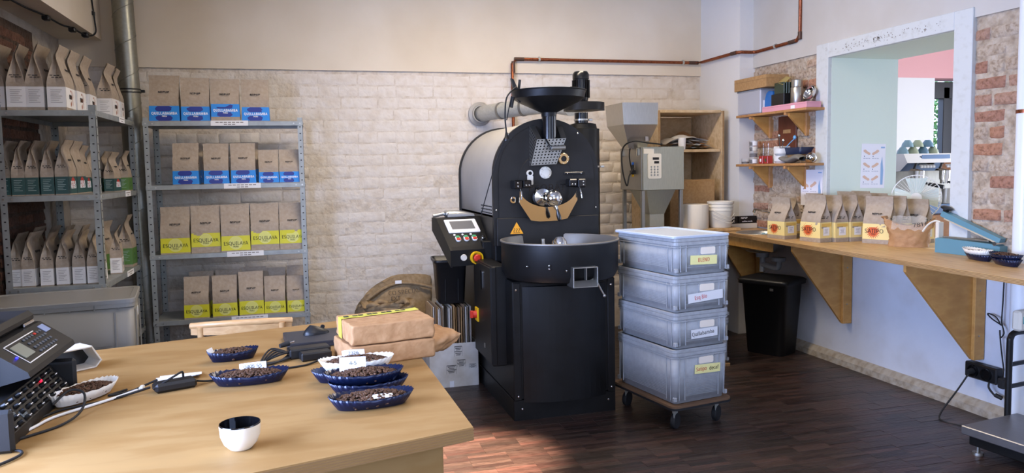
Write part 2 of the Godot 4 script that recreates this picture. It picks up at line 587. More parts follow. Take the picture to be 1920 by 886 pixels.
	for z in [-2.8, -1.6, -0.4]: box(st, Vector3(XL - 0.1, 1.40, z), Vector3(0.07, 1.3, 0.07), 0.006)
	for y in [0.785, 2.015]: box(st, Vector3(XL - 0.1, y, -1.6), Vector3(0.07, 0.07, 2.5), 0.006)
	struct("unseen_window_1", st, mt("white window frame", "e4e4e2", 0.4))
	# wall behind the camera with an unseen window
	wall("wall_front", [[XL - 0.3, -0.8, -0.2, 3.35, 2.1, 2.4], [2.0, 4.47, -0.2, 3.35, 2.1, 2.4], [-0.8, 2.0, -0.2, 0.8, 2.1, 2.4], [-0.8, 2.0, 2.7, 3.35, 2.1, 2.4]], white)
	st = sh()
	for x in [-0.75, 0.6, 1.95]: box(st, Vector3(x, 1.75, 2.2), Vector3(0.07, 1.9, 0.07), 0.006)
	for y in [0.84, 2.66]: box(st, Vector3(0.6, y, 2.2), Vector3(2.8, 0.07, 0.07), 0.006)
	struct("unseen_window_2", st, M["white window frame"])
	st = sh()
	for z in [-1.86, -0.7, 0.46]: box(st, Vector3(4.1, 1.77, z), Vector3(0.07, 1.7, 0.07), 0.006)
	for y in [0.96, 2.58]: box(st, Vector3(4.1, y, -0.7), Vector3(0.07, 0.07, 2.4), 0.006)
	struct("unseen_window_3", st, M["white window frame"])  # unseen side window, opening for the light on right-facing sides
	# board on the sill of the opening
	struct("trim_6", bx(Vector3(0.59, 0.03, 1.13), 0.002, Vector3(4.17, 0.94, -4.35)), mt("sill ply", "d9bd90", 0.45))
	build_cafe_shell()
	# unseen furniture: cupboard placed to shade the left corner, plywood to warm shield reflection
	var cb := thing("unseen_cupboard", "unseen tall dark cupboard at the left wall, placed to shade the left rack", "cupboard", Vector3(-1.535, 0, -3.42))
	put("cupboard_body", bx(Vector3(0.40, 2.3, 0.54), 0.004, Vector3(0, 1.15, 0)), mt("dark cupboard", "4a443e", 0.6), cb)
	for s in [-1, 1]: put("cupboard_door", bx(Vector3(0.02, 2.2, 0.26), 0.003, Vector3(0.21, 1.15, s * 0.133)), M["dark cupboard"], cb)
	var sb := thing("unseen_sideboard", "unseen ochre plywood furniture behind the camera, placed to warm the roaster shield reflection", "unseen_sideboard", Vector3(2.9, 0, 0.75))
	put("sideboard_body", bx(Vector3(1.9, 1.45, 0.5), 0.004, Vector3(0, 0.725, 0)), mt("ochre board", "cf9a55", 0.5), sb)
	for k in 4: put("sideboard_door", bx(Vector3(0.46, 1.4, 0.02), 0.003, Vector3(-0.705 + k * 0.47, 0.725, -0.26)), M["ochre board"], sb)

func build_strips() -> void:
	# mosaic parquet strips as real pieces, one multimesh
	rng.seed = 77
	var st := sh()
	box(st, Vector3.ZERO, Vector3(0.2094, 0.008, 0.0342), 0.0005)
	var mm := MultiMesh.new()
	mm.transform_format = MultiMesh.TRANSFORM_3D
	mm.use_colors = true
	mm.mesh = mesh_of(st)
	var ts := []
	for j in 176:
		var z := -6.58 + j * 0.0345
		if z > -0.55: break
		var off: float = 0.21 * [0.0, 0.0, 0.0, 0.0, 0.0, 0.5, 0.5, 0.5, 0.5, 0.5][j % 10]
		for i in 22:
			var x: float = 0.05 - off + i * 0.21
			if x > 3.9 or x < 0.1 and z > -3.5: continue
			ts.append(Vector3(x, 0.0025 + rng.randf_range(-0.0008, 0.0008), z))
	mm.instance_count = ts.size()
	for i in ts.size():
		mm.set_instance_transform(i, Transform3D(Basis(Vector3.UP, rng.randf_range(-0.004, 0.004)), ts[i]))
		var b := rng.randf_range(0.5, 1.5)
		mm.set_instance_color(i, Color(0.042 * b * rng.randf_range(0.9, 1.2), 0.027 * b, 0.0215 * b))
	var o := MultiMeshInstance3D.new()
	o.name = "floor_strips"
	o.multimesh = mm
	var m := mt("dark parquet", "ffffff", 0.36, 0, noise("parq_c", 71, 0.02, [0.0, "a89c94", 0.5, "efe9e4", 1.0, "ffffff"], FastNoiseLite.TYPE_SIMPLEX, 5), Vector3(0.8, 1, 5), noise("parq_n", 72, 0.03, []), 0.12, true)
	m.vertex_color_use_as_albedo = true
	o.material_override = m
	tag(o, "dark brown mosaic parquet strips laid across the whole floor", "parquet", "", "stuff")
	add_child(o)

func build_cafe_shell() -> void:
	var w := mt("cafe white", "e9e7e6", 0.7)
	wall("cafe_floor", [[4.45, 9.3, -0.2, 0.0, -7.9, -1.0]], mt("cafe floor", "8a7a68", 0.5))
	wall("cafe_ceiling", [[4.45, 9.3, 3.3, 3.5, -7.9, -1.0]], w)
	wall("cafe_wall_far", [[4.45, 7.235, -0.2, 2.485, -7.7, -7.4], [8.5, 9.3, -0.2, 2.485, -7.7, -7.4], [7.235, 8.5, -0.2, 0.9, -7.7, -7.4]], w)
	wall("cafe_wall_upper", [[4.45, 9.3, 2.485, 3.3, -7.7, -7.4]], mt("cafe pink", "e9aeae", 0.7))
	wall("cafe_wall_side", [[9.0, 9.3, -0.2, 3.3, -7.4, -6.0], [9.0, 9.3, -0.2, 3.3, -3.2, -1.0], [9.0, 9.3, 2.6, 3.3, -6.0, -3.2], [9.0, 9.3, -0.2, 0.5, -6.0, -3.2]], w)
	wall("cafe_wall_near", [[4.45, 9.3, -0.2, 3.3, -1.3, -1.0]], w)
	var st := sh()
	for x in [7.27, 7.57, 8.45]: box(st, Vector3(x, 1.65, -7.6), Vector3(0.09, 1.5, 0.09), 0.006)
	for y in [0.95, 2.36]: box(st, Vector3(7.87, y, -7.6), Vector3(1.27, 0.12 if y < 1 else 0.2, 0.09), 0.006)
	box(st, Vector3(7.72, 1.65, -7.6), Vector3(0.24, 1.5, 0.05), 0.006)
	struct("cafe_window_1", st, mt("dark window frame", "2c2b2e", 0.45))

# ---------- the roaster ----------
# a part whose shape is given in world coordinates, under an unturned thing
func pw(called: String, st, mat: Material, parent: Node3D) -> MeshInstance3D:
	var o := put(called, st, mat, parent)
	var q: Node3D = parent
	while q and q != self:
		o.position -= q.position
		q = q.get_parent() as Node3D
	return o

func arch(w: float, y0: float, y1: float, n := 24) -> PackedVector2Array:
	var r := w / 2
	var o := PackedVector2Array([Vector2(-r, y0), Vector2(r, y0)])
	for k in n + 1:
		var t := PI * k / n
		o.append(Vector2(cos(t) * r, y1 - r + sin(t) * r))
	return o

# a plate pierced by rows of holes: corners a (lower left), b (lower right), c, d; hole share q
func pierced(st: SurfaceTool, a: Vector3, b: Vector3, c: Vector3, d: Vector3, nu: int, nv: int, q := 0.5) -> void:
	st.set_smooth_group(FLAT)
	var f := func(u: float, v: float) -> Vector3: return a.lerp(b, u).lerp(d.lerp(c, u), v)
	for j in nv:
		for i in nu:
			var u0 := float(i) / nu
			var u1 := (i + 1.0) / nu
			var v0 := float(j) / nv
			var v1 := (j + 1.0) / nv
			var o := [f.call(u0, v0), f.call(u1, v0), f.call(u1, v1), f.call(u0, v1)]
			var mid: Vector3 = (o[0] + o[1] + o[2] + o[3]) / 4
			var p := []
			for k in 8:
				var t := -PI * 0.75 + k * PI / 4
				p.append(f.call((u0 + u1) / 2 + cos(t) * q / 2 / nu, (v0 + v1) / 2 + sin(t) * q / 2 / nv))
			for k in 4:
				var e: Vector3 = o[k]
				var g: Vector3 = o[(k + 1) % 4]
				tri(st, e, p[k * 2 + 1], p[k * 2])
				tri(st, e, g, p[k * 2 + 1])
				tri(st, g, p[(k * 2 + 2) % 8], p[k * 2 + 1])

func bolts(parent: Node3D, pts: Array, dir: Vector3, r := 0.006, mat: Material = null) -> void:
	var st := sh()
	lathe(st, [Vector2(0, 0), Vector2(r, 0), Vector2(r, r * 0.5), Vector2(r * 0.6, r * 0.9), Vector2(0, r)], 8, frame_to(Vector3.ZERO, dir))
	var m := mesh_of(st)
	for p in pts:
		var o := put("bolt", m, mat if mat else M["chrome"], parent)
		o.position = p - parent.position

func common_materials() -> void:
	var sm := noise("smudge", 81, 0.02, [0.0, "8c8c8c", 0.5, "cfcfcf", 1.0, "ffffff"])
	var brush := noise("brush", 82, 0.06, [0.0, "eeeeee", 1.0, "ffffff"])
	mt("chrome", "dcdad6", 0.08, 1.0)
	mt("satin steel", "c6c3bb", 0.34, 1.0, brush, Vector3(3, 0.4, 3))
	mt("dull steel", "a9a7a0", 0.45, 1.0, brush, Vector3(3, 0.4, 3))
	mt("grey sheet", "aeaaa2", 0.5, 0.15, noise("sheet_c", 95, 0.012, [0.0, "eeeeee", 1.0, "ffffff"]), Vector3.ONE * 0.5)
	mt("galvanised", "c9c8bf", 0.4, 0.4, noise("zinc", 83, 0.05, [0.0, "d9d9d4", 1.0, "ffffff"], FastNoiseLite.TYPE_CELLULAR, 2), Vector3.ONE * 2.0)
	mt("duct steel", "96958a", 0.36, 0.75, noise("zinc2", 97, 0.03, [0.0, "e4e4e0", 1.0, "ffffff"]), Vector3.ONE * 2.0)
	mt("rack steel", "a8aba6", 0.5, 0.45, noise("rack", 84, 0.02, [0.0, "dddddd", 1.0, "ffffff"]), Vector3.ONE)
	var bk := mt("black enamel", "121212", 0.46, 0.0, noise("blk", 85, 0.015, [0.0, "b9b2aa", 0.6, "ffffff", 1.0, "ffffff"]), Vector3.ONE * 0.8, noise("orange_peel", 86, 0.2, []), 0.02)
	bk.metallic_specular = 0.4
	mt("black plate", "15120f", 0.6, 0.0, TX["blk"], Vector3.ONE, TX["orange_peel"], 0.03)
	mt("black gloss", "0e0e0f", 0.22)
	mt("black plastic", "131314", 0.42, 0, null, Vector3.ONE, noise("grainy", 87, 0.25, []), 0.02)
	mt("black rubber", "161617", 0.7)
	mt("white plastic", "e3e1dc", 0.4)
	mt("off white plastic", "d9d2c2", 0.45)
	mt("brass", "d9b47c", 0.25, 0.9)
	mt("orange sign", "f0a01e", 0.45)
	mt("yellow plastic", "e6b312", 0.4)
	mt("red plastic", "c8321f", 0.4)
	mt("green plastic", "3f9a62", 0.4)
	mt("paper white", "e9e7e4", 0.8)
	mt("ink", "1c1b1b", 0.8)
	mt("copper", "a9694a", 0.36, 0.85, noise("copper_c", 88, 0.03, [0.0, "8a7468", 0.5, "e8dcd4", 1.0, "ffffff"]), Vector3(3, 3, 3))
	# plywood: faces with long grain on local x, edges in layers
	var grain := noise("grain", 91, 0.012, [0.0, "d6c6b0", 0.42, "efe5d6", 0.55, "f8f2e8", 0.7, "ece0ce", 1.0, "fff9f0"], FastNoiseLite.TYPE_SIMPLEX_SMOOTH, 5)
	mt("birch face", "a28152", 0.58, 0, noise("grain_b", 96, 0.01, [0.0, "e6d9c6", 0.45, "f3ebdf", 0.6, "faf6f0", 1.0, "fffaf2"], FastNoiseLite.TYPE_SIMPLEX_SMOOTH, 5), Vector3(0.5, 1.5, 1.6))
	M["birch face"].metallic_specular = 0.3
	mt("ochre plywood", "c89a58", 0.5, 0, grain, Vector3(0.5, 1.2, 2.0))
	mt("shelf wood", "bd9060", 0.5, 0, grain, Vector3(0.5, 1.2, 2.0))
	mt("ply light", "e7cd9c", 0.6)
	mt("ply dark", "8d6a40", 0.7)
	mt("cardboard", "b08c5e", 0.8, 0, noise("card_c", 92, 0.03, [0.0, "e2d8cc", 1.0, "ffffff"]), Vector3.ONE * 2)
	mt("kraft paper", "b98f63", 0.72, 0, noise("kraft_c", 93, 0.02, [0.0, "ddcfbf", 1.0, "ffffff"]), Vector3.ONE * 2, noise("kraft_n", 94, 0.012, [], FastNoiseLite.TYPE_SIMPLEX, 4), 0.25)

func build_roaster() -> void:
	var B := Vector3(1.5, 0, -4.75)
	var r := thing("coffee_roaster", "large black drum coffee roaster with cooling tray, hopper and control panel", "coffee roaster", B)
	var bk: Material = M["black enamel"]
	var bp: Material = M["black plate"]
	var st := sh()
	box(st, Vector3(1.5, 0.49, -5.05), Vector3(0.65, 0.712, 1.5), 0.004)
	var body := pw("base_body", st, bk, r)
	st = sh()
	box(st, Vector3(1.5, 0.065, -5.05), Vector3(0.656, 0.13, 1.506), 0.003)
	pw("plinth", st, bk, r)
	# bowed front panel
	st = sh()
	var pl := PackedVector2Array()
	for k in 15: pl.append(Vector2(lerpf(-0.265, 0.265, k / 14.0), 0.004 + 0.055 * (1.0 - pow((k - 7) / 7.0, 2))))
	pl.append(Vector2(0.265, -0.01))
	pl.append(Vector2(-0.265, -0.01))
	prism(st, pl, 0.7, Transform3D(Basis(Vector3.RIGHT, Vector3.BACK, Vector3.DOWN), Vector3(1.5, 0.115, -4.30)))
	pw("front_panel", st, bk, r)
	for x in [1.198, 1.802]:
		pw("front_corner_strip", bx(Vector3(0.046, 0.71, 0.012), 0.003, Vector3(x, 0.485, -4.296)), bk, r)
	bolts(r, [Vector3(1.195, 0.80, -4.29), Vector3(1.8, 0.80, -4.29), Vector3(1.2, 0.155, -4.29), Vector3(1.8, 0.16, -4.29), Vector3(1.225, 0.075, -4.297), Vector3(1.78, 0.08, -4.297)], Vector3.BACK, 0.007)
	# middle casing and drum housing
	st = sh()
	box(st, Vector3(1.54, 1.02, -5.3), Vector3(0.69, 0.4, 1.06), 0.006)
	pw("lower_casing", st, bk, r)
	st = sh()
	prism(st, arch(0.70, 1.2, 1.825), 1.06, Transform3D(Basis(), Vector3(1.545, 0, -4.775)), true)
	var hs := pw("drum_housing", st, M["grey sheet"], r)
	st = sh()
	for j in 3:
		for i in 7: box(st, Vector3(1.1945, 1.225 + j * 0.022, -4.86 - i * 0.045), Vector3(0.004, 0.008, 0.032))
	pw("vent_slots", st, M["ink"], hs)
	st = sh()
	prism(st, arch(0.725, 1.06, 1.838), 0.03, Transform3D(Basis(), Vector3(1.545, 0, -5.83)), true)
	pw("rear_plate", st, bp, r)
	st = sh()
	prism(st, arch(0.725, 1.02, 1.838), 0.035, Transform3D(Basis(), Vector3(1.545, 0, -4.745)), true)
	prism(st, arch(0.655, 1.05, 1.802), 0.012, Transform3D(Basis(), Vector3(1.545, 0, -4.735)), true)
	var fp := pw("drum_front_plate", st, bp, r)
	bolts(r, [Vector3(1.286, 1.735, -4.745), Vector3(1.762, 1.74, -4.745), Vector3(1.2, 1.25, -4.745), Vector3(1.885, 1.25, -4.745), Vector3(1.205, 1.16, -4.745), Vector3(1.855, 1.17, -4.745)], Vector3.BACK, 0.007)
	pw("transition_panel", bx(Vector3(0.70, 0.18, 0.03), 0.004, Vector3(1.545, 1.11, -4.725)), bp, r)
	# hot surface sign
	st = sh()
	prism(st, pv([-0.052, -0.043, 0.052, -0.043, 0, 0.047]), 0.003, Transform3D(Basis(), Vector3(1.324, 1.135, -4.7065)))
	var sg := pw("warning_sign", st, M["ink"], r)
	st = sh()
	prism(st, pv([-0.044, -0.038, 0.044, -0.038, 0, 0.038]), 0.001, Transform3D(Basis(), Vector3(1.324, 1.1345, -4.7055)))
	pw("sign_face", st, M["orange sign"], sg)
	st = sh()
	for i in 3:
		tube(st, [Vector3(1.308 + i * 0.016, 1.108, -4.705), Vector3(1.304 + i * 0.016, 1.115, -4.705), Vector3(1.312 + i * 0.016, 1.124, -4.705), Vector3(1.307 + i * 0.016, 1.133, -4.705)], 0.0016, 4)
	box(st, Vector3(1.324, 1.103, -4.705), Vector3(0.046, 0.003, 0.001))
	pw("heat_waves", st, M["ink"], sg)
	# drum door: dark disc, polished shield below it, ball sampler with its handle
	st = sh()
	lathe(st, [Vector2(0, 0), Vector2(0.19, 0), Vector2(0.187, 0.006), Vector2(0, 0.007)], 40, frame_to(Vector3(1.535, 1.43, -4.735), Vector3(1.535, 1.43, 0)))
	var dd := pw("drum_door", st, bp, r)
	st = sh()
	var sp := PackedVector2Array()
	for k in 17:
		var t := lerpf(PI * 1.055, PI * 1.945, k / 16.0)
		sp.append(Vector2(cos(t) * 0.196, 1.395 + sin(t) * 0.13))
	for v in [[0.196, 1.305], [0.127, 1.188], [0.06, 1.176], [-0.06, 1.174], [-0.122, 1.183], [-0.196, 1.295]]: sp.append(Vector2(v[0], v[1]))
	prism(st, sp, 0.012, Transform3D(Basis(Vector3.RIGHT, deg_to_rad(0.6)), Vector3(1.53, 0.0, -4.675)))
	pw("polished_shield", st, M["chrome"], dd)
	for s in [-1, 1]:
		st = sh()
		box(st, Vector3(1.535 + s * 0.215, 1.415, -4.68), Vector3(0.055, 0.055, 0.1), 0.006)
		box(st, Vector3(1.535 + s * 0.155, 1.418, -4.67), Vector3(0.055, 0.05, 0.08), 0.006)
		var hb := pw("hinge_block", st, M["black gloss"], r)
		bolts(r, [Vector3(1.535 + s * 0.22, 1.405, -4.628), Vector3(1.535 + s * 0.22, 1.425, -4.628), Vector3(1.535 + s * 0.145, 1.41, -4.628), Vector3(1.535 + s * 0.165, 1.41, -4.628)], Vector3.BACK, 0.006)
		st = sh()
		tube(st, [Vector3(1.535 + s * 0.2, 1.385, -4.64), Vector3(1.535 + s * 0.2, 1.36, -4.62), Vector3(1.535 + s * 0.205, 1.32, -4.61)], 0.006, 6)
		pw("door_hook", st, M["chrome"], r)
	st = sh()
	lathe(st, [Vector2(0, 0), Vector2(0.058, 0), Vector2(0.062, 0.006), Vector2(0.055, 0.03), Vector2(0.02, 0.035), Vector2(0.018, 0.075)], 28, frame_to(Vector3(1.49, 1.33, -4.69), Vector3(1.49, 1.33, 0)))
	ball(st, Vector3(1.535, 1.325, -4.575), Vector3(0.056, 0.056, 0.05), 24)
	cyl(st, Vector3(1.535, 1.285, -4.565), Vector3(1.548, 1.255, -4.555), 0.016, 0.011)
	var bs := pw("ball_sampler", st, M["chrome"], r)
	st = sh()
	lathe(st, [Vector2(0, 0), Vector2(0.008, 0.0), Vector2(0.009, 0.02), Vector2(0.015, 0.05), Vector2(0.013, 0.075), Vector2(0, 0.085)], 12, frame_to(Vector3(1.548, 1.262, -4.555), Vector3(1.563, 1.19, -4.55)))
	pw("black_grip", st, M["black gloss"], bs)
	# peep holes
	for q in [[1.655, 1.575, 0.038, true], [1.53, 1.487, 0.04, false]]:
		st = sh()
		var rr: float = q[2]
		lathe(st, [Vector2(0, 0), Vector2(rr, 0), Vector2(rr, 0.018), Vector2(rr - 0.004, 0.022), Vector2(0.019 if q[3] else 0.024, 0.022), Vector2(0.017 if q[3] else 0.024, 0.014 if q[3] else 0.03), Vector2(0, 0.014 if q[3] else 0.033)], 26, frame_to(Vector3(q[0], q[1], -4.735), Vector3(q[0], q[1], 0)))
		var ph := pw("sight_glass" if q[3] else "flange_cap", st, M["brass"] if q[3] else M["off white plastic"], r)
		if q[3]:
			st = sh()
			cyl(st, Vector3(q[0], q[1], -4.722), Vector3(q[0], q[1], -4.7195), 0.017)
			pw("dark_glass", st, M["black gloss"], ph)
		var bb := []
		for k in 6: bb.append(Vector3(q[0] + cos(k * TAU / 6 + 0.3) * rr * 0.82, q[1] + sin(k * TAU / 6 + 0.3) * rr * 0.82, -4.714))
		bolts(r, bb, Vector3.BACK, 0.0035)
	st = sh()
	lathe(st, [Vector2(0.012, 0), Vector2(0.021, 0), Vector2(0.021, 0.02), Vector2(0.012, 0.02)], 20, frame_to(Vector3(1.423, 1.485, -4.733), Vector3(1.423, 1.485, 0)))
	prism(st, rrect(0.04, 0.06, 0.006), 0.003, Transform3D(Basis(), Vector3(1.424, 1.44, -4.715)))
	pw("key_tag", st, M["off white plastic"], r)
	st = sh()
	box(st, Vector3(1.725, 1.478, -4.727), Vector3(0.135, 0.02, 0.014), 0.003)
	pw("latch_bar", st, M["black gloss"], r)
	bolts(r, [Vector3(1.68, 1.478, -4.72), Vector3(1.775, 1.478, -4.72)], Vector3.BACK, 0.004)
	st = sh()
	lathe(st, [Vector2(0.011, 0), Vector2(0.021, 0.0), Vector2(0.023, 0.008), Vector2(0.021, 0.016), Vector2(0.011, 0.016), Vector2(0.011, 0)], 20, frame_to(Vector3(1.308, 1.315, -4.733), Vector3(1.308, 1.315, 0)))
	pw("eye_ring", st, M["chrome"], r)
	letter(fp, "PROBAT", 0.042, M["black gloss"], Vector3(1.54, 1.388, -4.727), Vector3.ZERO, "embossed_name", 1.25)
	# pierced guard, chute pipe, lever
	st = sh()
	pierced(st, Vector3(1.402, 1.534, -4.62), Vector3(1.572, 1.541, -4.62), Vector3(1.64, 1.705, -4.62), Vector3(1.444, 1.698, -4.62), 8, 9)
	pierced(st, Vector3(1.425, 1.532, -4.735), Vector3(1.402, 1.534, -4.62), Vector3(1.444, 1.698, -4.62), Vector3(1.43, 1.79, -4.735), 6, 10, 0.6)
	pierced(st, Vector3(1.572, 1.541, -4.62), Vector3(1.6, 1.54, -4.735), Vector3(1.655, 1.79, -4.735), Vector3(1.64, 1.705, -4.62), 6, 10, 0.6)
	st.set_smooth_group(FLAT)
	quad(st, Vector3(1.444, 1.698, -4.62), Vector3(1.475, 1.70, -4.62), Vector3(1.47, 1.79, -4.735), Vector3(1.43, 1.79, -4.735))
	quad(st, Vector3(1.605, 1.703, -4.62), Vector3(1.64, 1.705, -4.62), Vector3(1.655, 1.79, -4.735), Vector3(1.615, 1.79, -4.735))
	pw("pierced_guard", st, M["dull steel"], r)
	st = sh()
	box(st, Vector3(1.54, 1.64, -4.68), Vector3(0.13, 0.12, 0.08), 0.004)
	cyl(st, Vector3(1.545, 1.87, -4.68), Vector3(1.545, 1.70, -4.675), 0.047, -1, 24)
	pw("feed_pipe", st, M["black gloss"], r)
	st = sh()
	cyl(st, Vector3(1.523, 1.642, -4.575), Vector3(1.615, 1.645, -4.575), 0.015, -1, 16, 0.002)
	var gl := pw("gate_lever", st, M["dull steel"], r)
	st = sh()
	tube(st, [Vector3(1.527, 1.642, -4.577), Vector3(1.512, 1.665, -4.59), Vector3(1.502, 1.7, -4.62)], 0.006, 6)
	pw("lever_arm", st, M["black gloss"], gl)
	# hopper
	st = sh()
	lathe(st, [Vector2(0.048, 1.845), Vector2(0.05, 1.87), Vector2(0.19, 1.935), Vector2(0.228, 1.96), Vector2(0.238, 2.002), Vector2(0.244, 2.006), Vector2(0.244, 2.01), Vector2(0.234, 2.01), Vector2(0.222, 1.962), Vector2(0.05, 1.885)], 44, Transform3D(Basis(), Vector3(1.545, 0, -4.68)))
	var hp := pw("hopper", st, bk, r)
	st = sh()
	prism(st, pv([1.296, 2.085, 1.312, 2.075, 1.345, 2.0, 1.372, 1.955, 1.35, 1.93, 1.318, 1.965, 1.31, 2.02]), 0.03, Transform3D(Basis(), Vector3(0, 0, -4.665)))
	pw("hopper_bracket", st, M["black plastic"], hp)
	st = sh()
	tube(st, [Vector3(1.345, 2.0, -4.69), Vector3(1.352, 2.035, -4.69), Vector3(1.358, 2.078, -4.69)], 0.009, 8)
	cyl(st, Vector3(1.335, 2.0, -4.69), Vector3(1.365, 2.0, -4.69), 0.011)
	pw("clamp_screw", st, M["black plastic"], hp)
	# cooling tray
	st = sh()
	var tx := Transform3D(Basis(), Vector3(1.505, 0, -4.39))
	lathe(st, [Vector2(0, 0.848), Vector2(0.3, 0.848), Vector2(0.335, 0.862), Vector2(0.356, 0.9), Vector2(0.358, 1.075)], 56, tx)
	var ct := pw("cooling_tray", st, bk, r)
	st = sh()
	lathe(st, [Vector2(0.358, 1.074), Vector2(0.364, 1.078), Vector2(0.364, 1.084), Vector2(0.354, 1.086), Vector2(0.35, 1.08), Vector2(0.346, 0.99), Vector2(0.34, 0.985), Vector2(0, 0.985)], 56, tx)
	pw("tray_liner", st, mt("tray steel", "8d8880", 0.5, 0.7), ct)
	st = sh()
	lathe(st, [Vector2(0.05, 0.985), Vector2(0.052, 1.03), Vector2(0.045, 1.07), Vector2(0.025, 1.095), Vector2(0, 1.1)], 24, tx)
	var hub := pw("stirrer_hub", st, M["chrome"], ct)
	st = sh()
	cyl(st, Vector3(1.505, 1.035, -4.39), Vector3(1.25, 1.035, -4.45), 0.009)
	cyl(st, Vector3(1.41, 1.035, -4.41), Vector3(1.405, 1.085, -4.41), 0.011)
	cyl(st, Vector3(1.505, 1.035, -4.39), Vector3(1.77, 1.035, -4.42), 0.009)
	box(st, Vector3(1.3, 1.015, -4.44), Vector3(0.09, 0.045, 0.006), 0.001)
	pw("stirrer_arm", st, M["satin steel"], hub)
	bolts(r, [Vector3(1.225, 0.955, -4.148), Vector3(1.33, 0.945, -4.064), Vector3(1.33, 0.965, -4.064), Vector3(1.42, 0.935, -4.03)], Vector3(-0.4, 0, 0.9), 0.006)
	# discharge chute
	st = sh()
	for q in [[1.525, 0.952, 0.15, 0.006], [1.525, 0.842, 0.15, 0.006]]: box(st, Vector3(q[0], q[1], -4.05), Vector3(q[2], q[3], 0.11), 0.001)
	for x in [1.453, 1.597]: box(st, Vector3(x, 0.897, -4.05), Vector3(0.006, 0.11, 0.11), 0.001)
	box(st, Vector3(1.53, 0.915, -4.012), Vector3(0.004, 0.07, 0.03))
	quad(st, Vector3(1.455, 0.845, -3.995), Vector3(1.595, 0.845, -3.995), Vector3(1.595, 0.875, -4.03), Vector3(1.455, 0.875, -4.03))
	var dc := pw("discharge_chute", st, M["dull steel"], r)
	pw("discharge_flap", bx(Vector3(0.138, 0.1, 0.006), 0.001, Vector3(1.525, 0.9, -4.06)), M["satin steel"], dc)
	st = sh()
	tube(st, [Vector3(1.6, 0.87, -4.02), Vector3(1.615, 0.84, -4.02), Vector3(1.645, 0.785, -4.02)], 0.005, 6)
	ball(st, Vector3(1.647, 0.781, -4.02), Vector3.ONE * 0.01, 8)
	pw("flap_lever", st, M["dull steel"], dc)
	# switch cabinet on the side with its main switch and handle
	pw("switch_cabinet", bx(Vector3(0.1, 0.62, 0.48), 0.005, Vector3(1.142, 0.615, -4.70)), bk, r)
	st = sh()
	box(st, Vector3(1.088, 0.615, -4.70), Vector3(0.01, 0.6, 0.46), 0.003)
	box(st, Vector3(1.1, 0.615, -4.458), Vector3(0.03, 0.61, 0.012), 0.003)
	var cdoor := pw("cabinet_door", st, bk, r)
	st = sh()
	prism(st, rrect(0.05, 0.12, 0.012), 0.008, Transform3D(Basis(Vector3.UP, -PI / 2), Vector3(1.075, 0.815, -4.68)))
	pw("chrome_handle", st, M["chrome"], cdoor)
	pw("cabinet_lock", bx(Vector3(0.006, 0.03, 0.02), 0.002, Vector3(1.081, 0.4, -4.64)), M["dull steel"], cdoor)
	st = sh()
	box(st, Vector3(1.079, 0.565, -4.84), Vector3(0.012, 0.09, 0.08), 0.003)
	var ms := pw("main_switch", st, M["yellow plastic"], r)
	st = sh()
	cyl(st, Vector3(1.075, 0.565, -4.84), Vector3(1.05, 0.565, -4.84), 0.026, 0.023)
	box(st, Vector3(1.042, 0.565, -4.84), Vector3(0.02, 0.05, 0.014), 0.003)
	pw("switch_knob", st, M["red plastic"], ms)
	# control panel, turned a little to the operator
	var cp := Node3D.new()
	cp.name = "control_panel"
	r.add_child(cp)
	cp.position = Vector3(1.075, 0.885, -4.88) - B
	cp.rotation_degrees.y = 7
	st = sh()
	prism(st, pv([0, 0, 0, 0.105, -0.035, 0.125, -0.30, 0.30, -0.41, 0.30, -0.41, 0.22]), 0.3, Transform3D(Basis(Vector3.BACK, Vector3.UP, Vector3.LEFT), Vector3(-0.15, 0, 0)))
	put("panel_case", st, bk, cp)
	st = sh()
	prism(st, pv([0.004, -0.006, 0.004, 0.105, -0.033, 0.13, -0.30, 0.3, -0.41, 0.3, -0.41, 0.21]), 0.012, Transform3D(Basis(Vector3.BACK, Vector3.UP, Vector3.LEFT), Vector3(-0.162, 0, 0)))
	put("panel_cheek", st, bk, cp)
	st = sh()
	prism(st, pv([0.004, -0.006, 0.004, 0.105, -0.033, 0.13, -0.30, 0.3, -0.41, 0.3, -0.41, 0.21]), 0.012, Transform3D(Basis(Vector3.BACK, Vector3.UP, Vector3.LEFT), Vector3(0.15, 0, 0)))
	put("panel_cheek", st, bk, cp)
	# slope frame: origin at the lower edge, x right, y up the slope
	var ang := atan2(0.175, 0.265)
	var sl := Transform3D(Basis(Vector3.RIGHT, -(PI / 2 - ang)), Vector3(0, 0.126, -0.035))
	st = sh()
	prism(st, rrect(0.225, 0.145, 0.006), 0.006, sl * Transform3D(Basis(), Vector3(-0.005, 0.215, 0.006)))
	put("touch_screen", st, M["white plastic"], cp)
	st = sh()
	prism(st, rrect(0.165, 0.09, 0.003), 0.001, sl * Transform3D(Basis(), Vector3(-0.003, 0.222, 0.0072)))
	put("screen_glass", st, mt("screen grey", "6b6a68", 0.25), cp)
	for i in 3:
		var x := -0.075 + i * 0.058
		st = sh()
		prism(st, rrect(0.034, 0.052, 0.015), 0.01, sl * Transform3D(Basis(), Vector3(x, 0.075, 0.01)))
		var bb := put("push_button", st, M["white plastic"], cp)
		st = sh()
		prism(st, rrect(0.026, 0.018, 0.006), 0.006, sl * Transform3D(Basis(), Vector3(x, 0.09, 0.014)))
		put("green_key", st, M["green plastic"], bb)
		st = sh()
		prism(st, rrect(0.026, 0.02, 0.006), 0.006, sl * Transform3D(Basis(), Vector3(x, 0.065, 0.015)))
		put("red_key", st, M["red plastic"], bb)
		st = sh()
		cyl(st, sl * Vector3(x - 0.012, 0.122, 0), sl * Vector3(x - 0.012, 0.122, 0.004), 0.008)
		put("symbol_plate", st, M["white plastic"], cp)
	st = sh()
	cyl(st, sl * Vector3(0.1, 0.075, 0), sl * Vector3(0.1, 0.075, 0.01), 0.017)
